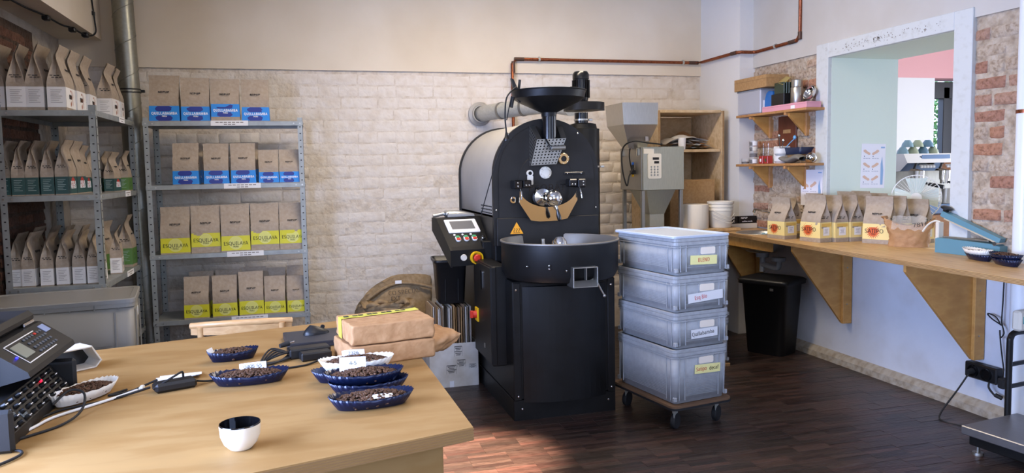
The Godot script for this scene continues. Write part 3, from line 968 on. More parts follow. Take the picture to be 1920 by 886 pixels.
	cyl(st, sl * Vector3(0.1, 0.075, 0.01), sl * Vector3(0.1, 0.075, 0.03), 0.011)
	put("selector_knob", st, M["chrome"], cp)
	st = sh()
	cyl(st, Vector3(-0.07, 0.055, 0.0), Vector3(-0.07, 0.055, 0.008), 0.022, 0.02)
	put("buzzer", st, M["off white plastic"], cp)
	st = sh()
	lathe(st, [Vector2(0.022, 0), Vector2(0.042, 0), Vector2(0.042, 0.028), Vector2(0.036, 0.028), Vector2(0.034, 0.006), Vector2(0.022, 0.006)], 24, frame_to(Vector3(0.015, 0.05, 0), Vector3(0.015, 0.05, 1)), deg_to_rad(60), deg_to_rad(360))
	var es := put("emergency_stop", st, M["yellow plastic"], cp)
	st = sh()
	lathe(st, [Vector2(0, 0), Vector2(0.014, 0), Vector2(0.014, 0.012), Vector2(0.024, 0.018), Vector2(0.024, 0.03), Vector2(0.018, 0.036), Vector2(0, 0.038)], 20, frame_to(Vector3(0.015, 0.05, 0), Vector3(0.015, 0.05, 1)))
	put("red_mushroom", st, M["red plastic"], es)
	st = sh()
	box(st, Vector3(1.19, 0.98, -4.97), Vector3(0.1, 0.12, 0.16), 0.006)
	pw("panel_arm", st, bk, r)

func build_cyclone() -> void:
	var c := Vector3(2.035, 0, -5.36)
	var r := thing("chaff_cyclone", "tall black chaff cyclone with fan housing and finned motor behind the roaster", "chaff collector", c)
	var bk: Material = M["black enamel"]
	var st := sh()
	lathe(st, [Vector2(0, 0), Vector2(0.122, 0), Vector2(0.122, 1.8), Vector2(0.105, 1.803), Vector2(0.098, 1.835), Vector2(0.06, 1.845), Vector2(0, 1.845)], 36)
	put("cyclone_body", st, bk, r)
	st = sh()
	cyl(st, Vector3(-0.012, 1.84, 0), Vector3(-0.012, 1.92, 0), 0.05, -1, 24)
	var nk := put("neck", st, M["black gloss"], r)
	for y in [1.868, 1.52]:
		st = sh()
		var rr := 0.053 if y > 1.7 else 0.1305
		lathe(st, [Vector2(rr - 0.004, y - 0.006), Vector2(rr + 0.002, y - 0.006), Vector2(rr + 0.002, y + 0.006), Vector2(rr - 0.004, y + 0.006)], 30)
		box(st, Vector3(rr + 0.012, y, 0.02), Vector3(0.03, 0.016, 0.016), 0.002)
		var b := put("clamp_band", st, M["satin steel"], r)
		if y > 1.7: b.position.x = -0.012
	st = sh()
	var pl := PackedVector2Array()
	for k in 26:
		var t := TAU * k / 26
		pl.append(Vector2(cos(t), sin(t)) * (0.125 + 0.04 * k / 26.0))
	prism(st, pl, 0.058, Transform3D(Basis(Vector3.RIGHT, -PI / 2) , Vector3(0.0, 1.993, 0)), true)
	put("fan_housing", st, bk, r)
	st = sh()
	lathe(st, [Vector2(0.03, 1.99), Vector2(0.05, 2.0), Vector2(0.056, 2.03), Vector2(0.056, 2.165), Vector2(0.062, 2.167), Vector2(0.062, 2.2), Vector2(0.05, 2.222), Vector2(0, 2.225)], 28)
	for k in 22:
		var x := Transform3D(Basis(Vector3.UP, TAU * k / 22), Vector3.ZERO)
		box(st, Vector3(0, 2.095, 0.058), Vector3(0.004, 0.13, 0.016), 0, x)
	box(st, Vector3(-0.075, 2.08, 0.03), Vector3(0.06, 0.055, 0.05), 0.005)
	put("fan_motor", st, M["black gloss"], r)
	r.get_child(r.get_child_count() - 1).position.x = -0.012
	var bb := []
	for k in 8: bb.append(c + Vector3(cos(k * TAU / 8) * 0.05 - 0.012, 1.995, sin(k * TAU / 8) * 0.05))
	bolts(r, bb, Vector3.UP, 0.007)

func build_exhaust() -> void:
	var r := thing("exhaust_pipe", "silver exhaust pipe from the brick wall to the back of the roaster", "pipe", Vector3(1.535, 2.0, ZB + 0.012))
	var st := sh()
	var pts := [Vector3(1.545, 2.0, -6.6), Vector3(1.58, 2.003, -6.45), Vector3(1.66, 2.008, -6.3), Vector3(1.80, 2.02, -6.12), Vector3(1.93, 2.02, -5.85), Vector3(2.0, 1.99, -5.7), Vector3(2.02, 1.97, -5.56)]
	tube(st, pts.slice(0, 5), 0.068, 20)
	pw("pipe", st, M["galvanised"], r)
	st = sh()
	tube(st, pts.slice(4), 0.06, 16)
	pw("elbow", st, M["galvanised"], r)
	st = sh()
	lathe(st, [Vector2(0.06, 0), Vector2(0.105, 0), Vector2(0.105, 0.015), Vector2(0.082, 0.03), Vector2(0.078, 0.05), Vector2(0.068, 0.05)], 28, frame_to(Vector3(0, 0, 0), Vector3(0.1, 0, 1)))
	put("wall_ring", st, M["grey sheet"], r)
	for p in [[pts[1], pts[2]], [pts[2], pts[3]], [pts[3], pts[4]]]:
		st = sh()
		var d: Vector3 = (p[1] - p[0]).normalized()
		lathe(st, [Vector2(0.066, -0.012), Vector2(0.073, -0.012), Vector2(0.073, 0.012), Vector2(0.066, 0.012)], 24, frame_to(p[1], p[1] + d))
		pw("pipe_clamp", st, M["dull steel"], r)

# ---------- pouches and racks ----------
const ORD := ["first", "second", "third", "fourth", "fifth", "sixth", "seventh", "eighth", "ninth", "tenth"]
var wr_noise := FastNoiseLite.new()

func pouch_d(t: float, d: float) -> float:
	return lerpf(d, 0.006, smoothstep(0.40, 0.87, t)) if t < 0.87 else 0.006

# a side gusset pouch standing on y = 0, front to +z. style: blue yellow satipo teal green white plain
func make_pouch(w: float, d: float, h: float, style: String, seed_: int, band := [0.02, 0.36], bend := 0.02, lettered := true) -> Node3D:
	var o := Node3D.new()
	o.name = "coffee_bag"
	var nz := func(a: float, b: float) -> float: return wr_noise.get_noise_2d(a * 100.0 + seed_ * 37.0, b * 100.0)
	# front point for u in -1..1 and height t
	var front := func(u: float, t: float, side: float, off: float) -> Vector3:
		var e := pouch_d(t, d) / 2
		var ww := w / 2 * (1.0 - 0.035 * sin(clampf(t, 0, 1) * PI))
		var bul := 0.05 * d * (1.0 - u * u) * smoothstep(0.36, 0.55, t) * (1.0 - smoothstep(0.7, 0.9, t))
		var wr: float = 0.006 * nz.call(u * 0.5, t) * smoothstep(0.34, 0.5, t) * (1.0 - 0.6 * smoothstep(0.85, 0.95, t))
		var bz := bend * smoothstep(0.82, 1.0, t)
		return Vector3(u * ww, t * h, side * (e + bul + off + wr) + wr * 0.5 + bz)
	# side point: f -1 front edge .. 1 back edge
	var gus := func(f: float, t: float, side: float, off: float) -> Vector3:
		var a: Vector3 = front.call(side, t, 1.0 if f < 0 else -1.0, 0.0)
		var g := 0.32 * d * smoothstep(0.34, 0.75, t) * (1.0 - absf(f))
		a.z = lerpf((front.call(side, t, 1.0, 0.0) as Vector3).z, (front.call(side, t, -1.0, 0.0) as Vector3).z, (f + 1) / 2)
		a.x -= side * (g - off)
		return a
	var st := sh()
	sheet(st, func(u, v): return front.call(u * 2 - 1, v, 1.0, 0.0), 6, 14, 1)
	sheet(st, func(u, v): return front.call(1 - u * 2, v, -1.0, 0.0), 4, 10, 2)
	sheet(st, func(u, v): return gus.call(u - 1, v, 1.0, 0.0), 2, 12, 3)
	sheet(st, func(u, v): return gus.call(u, v, 1.0, 0.0), 2, 12, 4)
	sheet(st, func(u, v): return gus.call(1 - u, v, -1.0, 0.0), 2, 12, 5)
	sheet(st, func(u, v): return gus.call(-u, v, -1.0, 0.0), 2, 12, 6)
	st.set_smooth_group(FLAT)
	quad(st, Vector3(-w / 2, 0, -d / 2), Vector3(w / 2, 0, -d / 2), Vector3(w / 2, 0, d / 2), Vector3(-w / 2, 0, d / 2))
	put("pouch", st, M["kraft bag"], o)
	# pressed seam below the top edge
	if style == "plain": return o
	var b0: float = band[0]
	var b1: float = band[1]
	var lab := Node3D.new()
	st = sh()
	sheet(st, func(u, v): return front.call(u * 2 - 1, lerpf(b0, b1, v), 1.0, 0.0008), 2, 3, 1)
	sheet(st, func(u, v): return gus.call(u * 2 - 1, lerpf(b0, b1, v), 1.0, 0.0008), 2, 2, 2)
	sheet(st, func(u, v): return gus.call(1 - u * 2, lerpf(b0, b1, v), -1.0, 0.0008), 2, 2, 3)
	var bandm := put("label_band", st, M["band " + style], o)
	var zf := d / 2 + 0.0012
	var ym := h * (b0 + b1) / 2
	var bh := h * (b1 - b0)
	if style == "blue":
		st = sh()
		for s in [1, -1]:
			var pl := PackedVector2Array()
			for k in 22:
				var t := TAU * k / 22
				var q := 1.0 + 0.22 * wr_noise.get_noise_2d(k * 60.0, s * 90.0 + seed_ * 11)
				pl.append(Vector2(cos(t) * w * 0.27 * q - 0.004, clampf(sin(t) * bh * 0.26 * q, -bh * 0.18, bh * 0.18) + s * bh * 0.315))
			prism(st, pl, 0.0, Transform3D(Basis(), Vector3(0, ym, zf)))
		put("dark_blotch", st, M["navy print"], bandm)
		letter(bandm, "QUILLABAMBA", w * 0.094, M["white print"], Vector3(0, ym, zf + 0.001), Vector3.ZERO, "lettering", 0.95, true)
		letter(bandm, "PERU", w * 0.055, M["white print"], Vector3(0, ym - bh * 0.19, zf + 0.001), Vector3.ZERO, "lettering", 0.9, true)
	elif style == "yellow":
		st = sh()
		prism(st, disc(bh * 0.46, 26), 0.0, Transform3D(Basis(), Vector3(0, ym + bh * 0.02, zf)))
		put("pale_disc", st, M["pale yellow print"], bandm)
		st = sh()
		for k in 9:
			for j in 4: box(st, Vector3((k - 4) * bh * 0.075, ym + bh * (0.2 + j * 0.06) - absf(k - 4) * bh * 0.008, zf + 0.0004), Vector3(0.0012, bh * 0.035, 0.0003))
		put("fine_strokes", st, M["band yellow"], bandm)
		letter(bandm, "ESQUILAYA", w * 0.125, M["ink"], Vector3(0, ym - bh * 0.02, zf + 0.001), Vector3.ZERO, "lettering", 1.0)
		letter(bandm, "PERU", w * 0.06, M["ink"], Vector3(0, ym - bh * 0.24, zf + 0.001))
	elif style == "satipo":
		st = sh()
		var pl := PackedVector2Array()
		for k in 44:
			var t := TAU * k / 44
			pl.append(Vector2(cos(t), sin(t)) * bh * (0.5 if k % 2 == 0 else 0.29))
		prism(st, pl, 0.0, Transform3D(Basis(), Vector3(-w * 0.1, ym, zf)))
		put("orange_sun", st, M["sun print"], bandm)
		letter(bandm, "SATIPO", w * 0.15, M["ink"], Vector3(-w * 0.06, ym + bh * 0.03, zf + 0.001), Vector3.ZERO, "lettering", 1.05)
		letter(bandm, "PERU", w * 0.05, M["ink"], Vector3(-w * 0.08, ym - bh * 0.17, zf + 0.001))
		for s in [1, -1]:
			st = sh()
			box(st, Vector3(s * (w / 2 + 0.0014), ym + bh * 0.33, 0), Vector3(0.0006, bh * 0.2, d * 0.8))
			put("ochre_strip", st, M["ochre print"], bandm)
			st = sh()
			box(st, Vector3(s * (w / 2 + 0.0016), ym - bh * 0.08, 0), Vector3(0.0008, bh * 0.52, d * 0.52))
			var sk := put("date_sticker", st, M["paper white"], bandm)
			st = sh()
			for k in 4: box(st, Vector3(s * (w / 2 + 0.0022), ym + bh * (0.06 - k * 0.08), 0.002 * (k % 2)), Vector3(0.0004, bh * 0.025, d * (0.3 - 0.05 * (k % 3))))
			put("print_lines", st, M["faint ink"], sk)
	elif style == "teal" or style == "green" or style == "white":
		st = sh()
		for s in [1, -1]:
			for k in 7: box(st, Vector3(s * (w / 2 + 0.0013), ym + bh * (0.34 - k * 0.1), -0.004 * (k % 3)), Vector3(0.0005, 0.0022, d * (0.62 - 0.1 * (k % 3))))
		put("print_lines", st, M["faint ink"] if style == "white" else M["pale print"], bandm)
		st = sh()
		if style == "white":
			for q in [[0.02, 0.36, 0.05, 0.1], [0.0, 0.06, 0.09, 0.17], [-0.02, -0.3, 0.035, 0.2], [0.05, -0.25, 0.03, 0.24], [0.12, 0.3, 0.02, 0.2], [0.16, 0.05, 0.022, 0.3], [0.2, -0.2, 0.02, 0.25], [0.25, 0.2, 0.018, 0.3]]:
				var pl := PackedVector2Array()
				for k in 10:
					var t := TAU * k / 10
					pl.append(Vector2(cos(t) * q[2] * w, sin(t) * q[3] * bh * 0.6) + Vector2(q[0] * w, q[1] * bh))
				prism(st, pl, 0.0, Transform3D(Basis(), Vector3(0, ym, zf)))
			put("brown_figures", st, M["brown print"], bandm)
			letter(bandm, "BIO", w * 0.14, M["ink"], Vector3(-w * 0.04, ym + bh * 0.05, zf + 0.001), Vector3.ZERO, "lettering", 0.9, true)
		elif style == "teal":
			var pl := PackedVector2Array()
			for k in 16:
				var t := TAU * k / 16
				pl.append(Vector2(cos(t) * w * 0.22, sin(t) * bh * 0.33) * (1.0 + 0.2 * wr_noise.get_noise_2d(k * 70.0, 5)) + Vector2(w * 0.06, bh * 0.14))
			prism(st, pl, 0.0, Transform3D(Basis(), Vector3(0, ym, zf)))
			put("red_blotch", st, M["red print"], bandm)
			letter(bandm, "PERLA", w * 0.14, M["white print"], Vector3(w * 0.06, ym + bh * 0.12, zf + 0.001), Vector3.ZERO, "lettering", 1.0, true)
			letter(bandm, "NEGRA", w * 0.14, M["white print"], Vector3(w * 0.06, ym - bh * 0.1, zf + 0.001), Vector3.ZERO, "lettering", 1.0, true)
		else:
			for q in [[0.0, 0.1, 0.16, 0.3], [0.12, -0.15, 0.1, 0.22], [-0.1, -0.2, 0.08, 0.2]]:
				prism(st, disc(q[3] * bh * 0.5, 9, q[3] * bh * 0.35), 0.0, Transform3D(Basis(), Vector3(q[0] * w, ym + q[1] * bh, zf)))
			put("leaf_print", st, M["dark green print"], bandm)
	if not lettered: return o
	# wordmark on the upper front and two rows of small print on the gussets
	var t1 := 0.63
	var pz: Vector3 = front.call(0.0, t1, 1.0, 0.003)
	var p2: Vector3 = front.call(0.0, t1 + 0.04, 1.0, 0.003)
	var p0: Vector3 = front.call(0.0, t1 - 0.04, 1.0, 0.003)
	var tilt := rad_to_deg(atan2(p2.z - p0.z, p2.y - p0.y))
	letter(o, "NIPUP", w * 0.078, M["ink"], pz + Vector3(0, 0, 0.001), Vector3(tilt, 0, 0), "wordmark", 1.15, true)
	st = sh()
	for k in 3: box(st, Vector3((k - 1) * w * 0.075, -w * 0.07, 0), Vector3(w * 0.055, 0.0018, 0.0006))
	var small := put("small_print", st, M["faint ink"], o)
	small.position = pz + Vector3(0, 0, 0.001)
	small.rotation_degrees.x = tilt
	for s in [1, -1]:
		st = sh()
		for r in 2:
			for k in 3:
				var zz := (k - 1.2 + r * 0.5) * d * 0.2
				var q: Vector3 = gus.call(clampf(-zz / (pouch_d(0.53, d) / 2), -1, 1), 0.535 - r * 0.03, s, 0.002)
				box(st, q, Vector3(0.0012, 0.004, d * 0.15))
		put("gusset_print", st, M["ink"], o)
	return o

func bag_materials() -> void:
	wr_noise.seed = 8
	wr_noise.frequency = 0.02
	mt("kraft bag", "ad9e8b", 0.62, 0, noise("bag_c", 101, 0.02, [0.0, "e9e2da", 1.0, "ffffff"]), Vector3.ONE * 3, noise("bag_n", 102, 0.012, [], FastNoiseLite.TYPE_SIMPLEX, 3), 0.18)
	mt("band blue", "1f86d6", 0.45)
	mt("navy print", "1e2f86", 0.45)
	mt("white print", "eef0f2", 0.5)
	mt("band yellow", "d8d129", 0.5)
	mt("pale yellow print", "dfdc7a", 0.5)
	mt("band satipo", "ecd58c", 0.5)
	mt("ochre print", "dcb65e", 0.5)
	mt("sun print", "d4602c", 0.5)
	mt("band teal", "2e4f4c", 0.5)
	mt("pale print", "a9bdb6", 0.6)
	mt("red print", "b5382f", 0.5)
	mt("band green", "587f3c", 0.5)
	mt("dark green print", "2f5a3f", 0.5)
	mt("band white", "e4e0da", 0.6)
	mt("brown print", "a9663f", 0.5)
	mt("faint ink", "8d867e", 0.8)

var bag_kinds := {}
func bag(key: String, w: float, d: float, h: float, style: String, variants: int, label: String, group: String, at: Vector3, turn: float, band := [0.02, 0.36], bend := 0.02, lean := 0.0) -> Node3D:
	var k := key + str(rng.randi() % variants)
	if not bag_kinds.has(k): bag_kinds[k] = make_pouch(w, d, h, style, hash(k) % 97, band, bend)
	var o: Node3D = bag_kinds[k].duplicate()
	o.name = numbered("coffee_bag")
	add_child(o)
	o.position = at
	o.rotation_degrees = Vector3(lean, turn, 0)
	tag(o, label, "coffee bag", group)
	return o

# slotted angle rack: x0..x1, z0 (back)..z1 (front), shelf levels; front side given by axis
func make_rack(called: String, label: String, x0: float, x1: float, z0: float, z1: float, top: float, levels: Array, tags: Array, along_x: bool) -> void:
	var c := Vector3((x0 + x1) / 2, 0, (z0 + z1) / 2)
	var r := thing(called, label, "shelving rack", c)
	var m: Material = M["rack steel"]
	for sx in [-1, 1]:
		for sz in [-1, 1]:
			var st := sh()
			var p := Vector3(x1 if sx > 0 else x0, 0, z1 if sz > 0 else z0)
			box(st, p + Vector3(-sx * 0.019, top / 2, -sz * 0.001), Vector3(0.038, top, 0.002))
			box(st, p + Vector3(-sx * 0.001, top / 2, -sz * 0.019), Vector3(0.002, top, 0.038))
			var post := pw("post", st, m, r)
			st = sh()
			var y := 0.06
			while y < top - 0.03:
				box(st, p + Vector3(-sx * 0.02, y, -sz * 0.001), Vector3(0.011, 0.007, 0.0046))
				box(st, p + Vector3(-sx * 0.001, y, -sz * 0.02), Vector3(0.0046, 0.007, 0.011))
				y += 0.05
			pw("slot", st, M["ink"], post).set_meta("kind", "stuff")
	for y in levels:
		var st := sh()
		box(st, Vector3(c.x, y - 0.003, c.z), Vector3(x1 - x0 - 0.004, 0.004, z1 - z0 - 0.004))
		for s in [-1, 1]:
			box(st, Vector3(c.x, y - 0.018, (z1 if s > 0 else z0) + s * 0.0015), Vector3(x1 - x0 + 0.002, 0.034, 0.003), 0.001)
			box(st, Vector3((x1 if s > 0 else x0) + s * 0.0015, y - 0.018, c.z), Vector3(0.003, 0.034, z1 - z0), 0.001)
		var b := pw("shelf_board", st, m, r)
		var sc := sh()
		for sx in [-1, 1]:
			for k in [0.02, 0.065]:
				cyl(sc, Vector3((x1 if sx > 0 else x0) - sx * k, y - 0.018, z1 + 0.002), Vector3((x1 if sx > 0 else x0) - sx * k, y - 0.018, z1 + 0.006), 0.006, -1, 8)
				cyl(sc, Vector3(x1 + 0.002, y - 0.018, (z1 if sx > 0 else z0) - sx * k), Vector3(x1 + 0.006, y - 0.018, (z1 if sx > 0 else z0) - sx * k), 0.006, -1, 8)
		pw("shelf_screws", sc, M["satin steel"], b).set_meta("kind", "stuff")
	for t in tags:   # [position along, level, width]
		var st := sh()
		var q := Vector3(t[0], t[1] - 0.016, z1 + 0.005) if along_x else Vector3(x1 + 0.005, t[1] - 0.016, t[0])
		if along_x: box(st, q, Vector3(t[2], 0.038, 0.0015))
		else: box(st, q, Vector3(0.0015, 0.038, t[2]))
		var pt := pw("price_tag", st, M["paper white"], r)
		st = sh()
		for j in 2:
			for k in 7 - j * 4:
				var d: float = (k - 3.0 + j * 2) * t[2] * 0.11
				if along_x: box(st, q + Vector3(d, 0.006 - j * 0.015, 0.001), Vector3(t[2] * 0.085, 0.006, 0.0006))
				else: box(st, q + Vector3(0.001, 0.006 - j * 0.015, d), Vector3(0.0006, 0.006, t[2] * 0.085))
		pw("print_lines", st, M["faint ink"], pt)

func build_racks() -> void:
	rng.seed = 101
	make_rack("metal_rack", "galvanised slotted steel rack against the white brick wall with blue and yellow bags", -1.09, 0.02, -6.42, -6.0, 1.93, [1.905, 1.443, 0.935, 0.445], [[-0.5, 1.905, 0.26], [-0.43, 1.443, 0.26], [-0.43, 0.935, 0.26], [-0.42, 0.445, 0.26]], true)
	make_rack("metal_rack_001", "galvanised slotted steel rack along the brown brick left wall holding gusseted bags", -1.70, -1.17, -6.12, -5.05, 1.94, [1.91, 1.41, 0.868, 0.4], [[-5.72, 1.91, 0.16], [-5.78, 1.41, 0.16], [-5.72, 0.868, 0.2]], false)
	# back rack: cx, width, base, height, style, shelf
	var g := "kraft coffee bags on the back rack"
	var rows := [
		["top", 1.905, "blue", [[-0.942, 0.208, 0.335, 0], [-0.732, 0.2, 0.32, 0], [-0.527, 0.203, 0.312, 1], [-0.315, 0.198, 0.312, 0]]],
		["second", 1.443, "blue", [[-0.82, 0.182, 0.305, 0], [-0.61, 0.178, 0.3, 0], [-0.421, 0.178, 0.3, 0], [-0.240, 0.146, 0.25, 0], [-0.09, 0.146, 0.252, 0]]],
		["third", 0.935, "yellow", [[-0.914, 0.207, 0.345, 0], [-0.705, 0.207, 0.35, 1], [-0.497, 0.207, 0.35, 0], [-0.286, 0.207, 0.35, 1], [-0.085, 0.19, 0.352, 1]]],
		["bottom", 0.445, "yellow", [[-0.792, 0.178, 0.31, 0], [-0.594, 0.178, 0.31, 0], [-0.405, 0.18, 0.33, 0], [-0.234, 0.156, 0.285, 0], [-0.078, 0.135, 0.28, 0]]]]
	for rw in rows:
		var n := 0
		for b in rw[3]:
			var band := [0.03, 0.34] if b[3] == 0 else [0.13, 0.42]
			if rw[2] == "blue": band = [0.01, 0.33] if b[3] == 0 else [0.1, 0.4]
			var raised := "high-set " if b[3] == 1 else ""
			bag("rk%s%.3f%.2f%d" % [rw[2], b[1], b[2], b[3]], b[1], 0.09, b[2], rw[2], 1, "kraft bag with %s%s label, %s from left, front row of back rack's %s shelf" % [raised, rw[2], ORD[n], rw[0]], g, Vector3(b[0], rw[1], -6.065 + 0.006 * (n % 3)), [-2, 1, 2, 0, -1][n], band, -0.012)
			n += 1
	# second rows, partly seen behind the first ones
	var behind := [[-0.80, 0.178, 0.31, 1.443, "blue", "second", 0], [-0.405, 0.178, 0.3, 1.443, "blue", "second", 1], [-0.77, 0.178, 0.335, 0.445, "yellow", "bottom", 0], [-0.58, 0.178, 0.345, 0.445, "yellow", "bottom", 1], [-0.39, 0.18, 0.35, 0.445, "yellow", "bottom", 2], [-0.232, 0.156, 0.335, 0.445, "yellow", "bottom", 3], [-0.078, 0.135, 0.345, 0.445, "yellow", "bottom", 4]]
	for b in behind:
		bag("rkb" + b[4] + str(b[1]), b[1], 0.09, b[2], b[4], 1, "kraft bag with %s label, %s from left in rear row of back rack's %s shelf" % [b[4], ORD[b[6]], b[5]], g, Vector3(b[0], b[3], -6.175), 0, [0.03, 0.34], -0.012)
	# left rack: fronts to +x
	var g2 := "gusseted coffee bags on the left rack"
	var big := [0.205, 0.1, 0.385]
	var L := [
		# x, z, level, style, size(w d h), turn, description
		[-1.699, -5.2, 1.91, "white", big, 88, "white-label bag at the frame edge, rearmost at near end of left rack's top shelf"],
		[-1.596, -5.19, 1.91, "white", big, 93, "white-label bag with twisted top, second from wall on left rack's top shelf"],
		[-1.490, -5.19, 1.91, "white", big, 87, "white-label bag, third from wall at near end of left rack's top shelf"],
		[-1.381, -5.185, 1.91, "white", big, 91, "white-label bag nearest the front corner post on left rack's top shelf"],
		[-1.375, -5.40, 1.91, "white", big, 90, "white-label bag just behind the front corner one on left rack's top shelf"],
		[-1.36, -5.62, 1.91, "white", big, 92, "white-label bag showing its brown print above the corner post of left rack"],
		[-1.27, -5.85, 1.91, "white", [0.19, 0.095, 0.37], 88, "white-label bag above the price tag on left rack's top shelf"],
		[-1.262, -6.02, 1.91, "white", [0.14, 0.09, 0.36], 93, "white-label bag next to the metal duct on left rack's top shelf"],
		[-1.690, -5.19, 1.41, "teal", [0.18, 0.07, 0.325], 90, "dark teal-label bag at the rear post, middle shelf of left rack"],
		[-1.615, -5.18, 1.41, "teal", [0.18, 0.068, 0.325], 92, "dark teal-label bag, second from wall on left rack's middle shelf"],
		[-1.537, -5.18, 1.41, "teal", [0.18, 0.07, 0.325], 88, "dark teal-label bag, third from wall on left rack's middle shelf"],
		[-1.461, -5.18, 1.41, "teal", [0.18, 0.07, 0.325], 91, "dark teal-label bag, fourth from wall on left rack's middle shelf"],
		[-1.383, -5.18, 1.41, "teal", [0.18, 0.07, 0.33], 90, "dark teal-label bag with red print nearest the corner post, left rack's middle shelf"],
		[-1.385, -5.39, 1.41, "teal", [0.18, 0.07, 0.33], 89, "dark teal-label bag with red print behind the corner one, left rack's middle shelf"],
		[-1.395, -5.585, 1.41, "teal", [0.17, 0.07, 0.31], 92, "dark teal-label bag hidden behind the corner post, left rack's middle shelf"],
		[-1.375, -5.755, 1.41, "teal", [0.14, 0.065, 0.28], 78, "small dark bag just right of the corner post, left rack's middle shelf"],
		[-1.262, -5.80, 1.41, "teal", [0.14, 0.065, 0.27], 84, "small grey-teal bag behind the price tag, left rack's middle shelf"],
		[-1.335, -5.945, 1.41, "green", [0.14, 0.065, 0.28], 82, "small green-label bag wedged between others, left rack's middle shelf"],
		[-1.225, -5.99, 1.41, "green", [0.13, 0.075, 0.285], 90, "small bright green-label bag at far end of left rack's middle shelf"],
		[-1.662, -5.19, 0.868, "white", [0.19, 0.07, 0.32], 92, "white-label bag beside the rear post, lower shelf of left rack"],
		[-1.585, -5.18, 0.868, "white", [0.19, 0.07, 0.325], 86, "white-label bag, second from wall on left rack's lower shelf"],
		[-1.497, -5.18, 0.868, "white", [0.19, 0.07, 0.315], 93, "white-label bag, third from wall on left rack's lower shelf"],
		[-1.405, -5.18, 0.868, "white", [0.19, 0.075, 0.325], 88, "white-label bag, fourth from wall on left rack's lower shelf"],
		[-1.322, -5.18, 0.868, "white", [0.19, 0.07, 0.32], 91, "white-label bag, fifth from wall on left rack's lower shelf"],
		[-1.242, -5.18, 0.868, "white", [0.19, 0.065, 0.325], 89, "white-label bag half covered by the corner post, left rack's lower shelf"],
		[-1.225, -5.62, 0.868, "white", [0.17, 0.07, 0.32], 98, "leaning white-label bag with brown print right of the corner post, left rack's lower shelf"],
		[-1.345, -5.82, 0.868, "green", [0.18, 0.075, 0.34], 80, "green-label bag standing further back on left rack's lower shelf"],
		[-1.235, -5.995, 0.868, "green", [0.16, 0.095, 0.37], 90, "green-label bag with flap top at far end of left rack's lower shelf"]]
	for b in L:
		var s: Array = b[4]
		var k := "lf%s%.2f%.3f" % [b[3], s[0], s[2]]
		bag(k, s[0], s[1], s[2], b[3], 2, b[6], g2, Vector3(b[0], b[2], b[1]), b[5], [0.05, 0.36] if s[2] > 0.35 else [0.02, 0.33], 0.03)
	for i in 5:
		bag("lfplain", 0.18, 0.07, 0.34, "white", 2, "kraft bag, %s from wall in the hidden second row of left rack's lower shelf" % ORD[i], g2, Vector3(-1.63 + i * 0.085, 0.868, -5.40 - 0.02 * (i % 2)), 88 + i, [0.02, 0.33], 0.03)

func build_duct_and_cables() -> void:
	var a := Vector3(-1.272, 3.345, -6.44)
	var b := Vector3(-1.205, 0.02, -6.44)
	var r := thing("ventilation_duct", "tall galvanised spiral duct in the left back corner", "duct", b)
	var st := sh()
	cyl(st, a, b, 0.076, -1, 28)
	pw("pipe", st, M["duct steel"], r)
	st = sh()
	var pts := []
	for k in 190:
		var t := k / 189.0
		var an := t * TAU * 13.0
		pts.append(a.lerp(b, t) + Vector3(cos(an), 0.0, sin(an)) * 0.0765)
	tube(st, pts, 0.0035, 5, false)
	pw("spiral_seam", st, M["duct steel"], r)
	st = sh()
	var q := a.lerp(b, (3.345 - 2.16) / 3.325)
	var d := (a - b).normalized()
	for s in [-0.012, 0.012]: lathe(st, [Vector2(0.075, s - 0.004), Vector2(0.083, s - 0.004), Vector2(0.083, s + 0.004), Vector2(0.075, s + 0.004)], 28, frame_to(q, q + d))
	box(st, q + Vector3(0.095, 0, 0.0), Vector3(0.03, 0.02, 0.02), 0.003)
	pw("pipe_clamp", st, M["black plastic"], r)
	# cable with black sockets along the beam
	r = thing("light_cable", "black cable with square sockets strung along the underside of the boxed beam", "cable", Vector3(-1.6, 2.555, -5.6))
	st = sh()
	var cab := [Vector3(-1.60, 2.556, -4.3), Vector3(-1.6, 2.553, -5.0), Vector3(-1.575, 2.545, -5.3), Vector3(-1.56, 2.556, -5.62), Vector3(-1.53, 2.543, -5.85), Vector3(-1.515, 2.556, -6.05), Vector3(-1.48, 2.545, -6.28), Vector3(-1.44, 2.58, -6.36), Vector3(-1.441, 2.68, -6.36), Vector3(-1.443, 2.9, -6.30), Vector3(-1.445, 3.3, -6.28)]
	tube(st, cab, 0.006, 6)
	pw("cord", st, M["black rubber"], r)
	for p in [Vector3(-1.595, 2.545, -5.03), Vector3(-1.558, 2.545, -5.63), Vector3(-1.515, 2.545, -6.05), Vector3(-1.485, 2.545, -6.26)]:
		pw("socket_box", bx(Vector3(0.045, 0.034, 0.05), 0.008, p), M["black plastic"], r)
	pw("wall_clip", bx(Vector3(0.02, 0.03, 0.03), 0.004, Vector3(-1.444, 2.72, -6.35)), M["black plastic"], r)

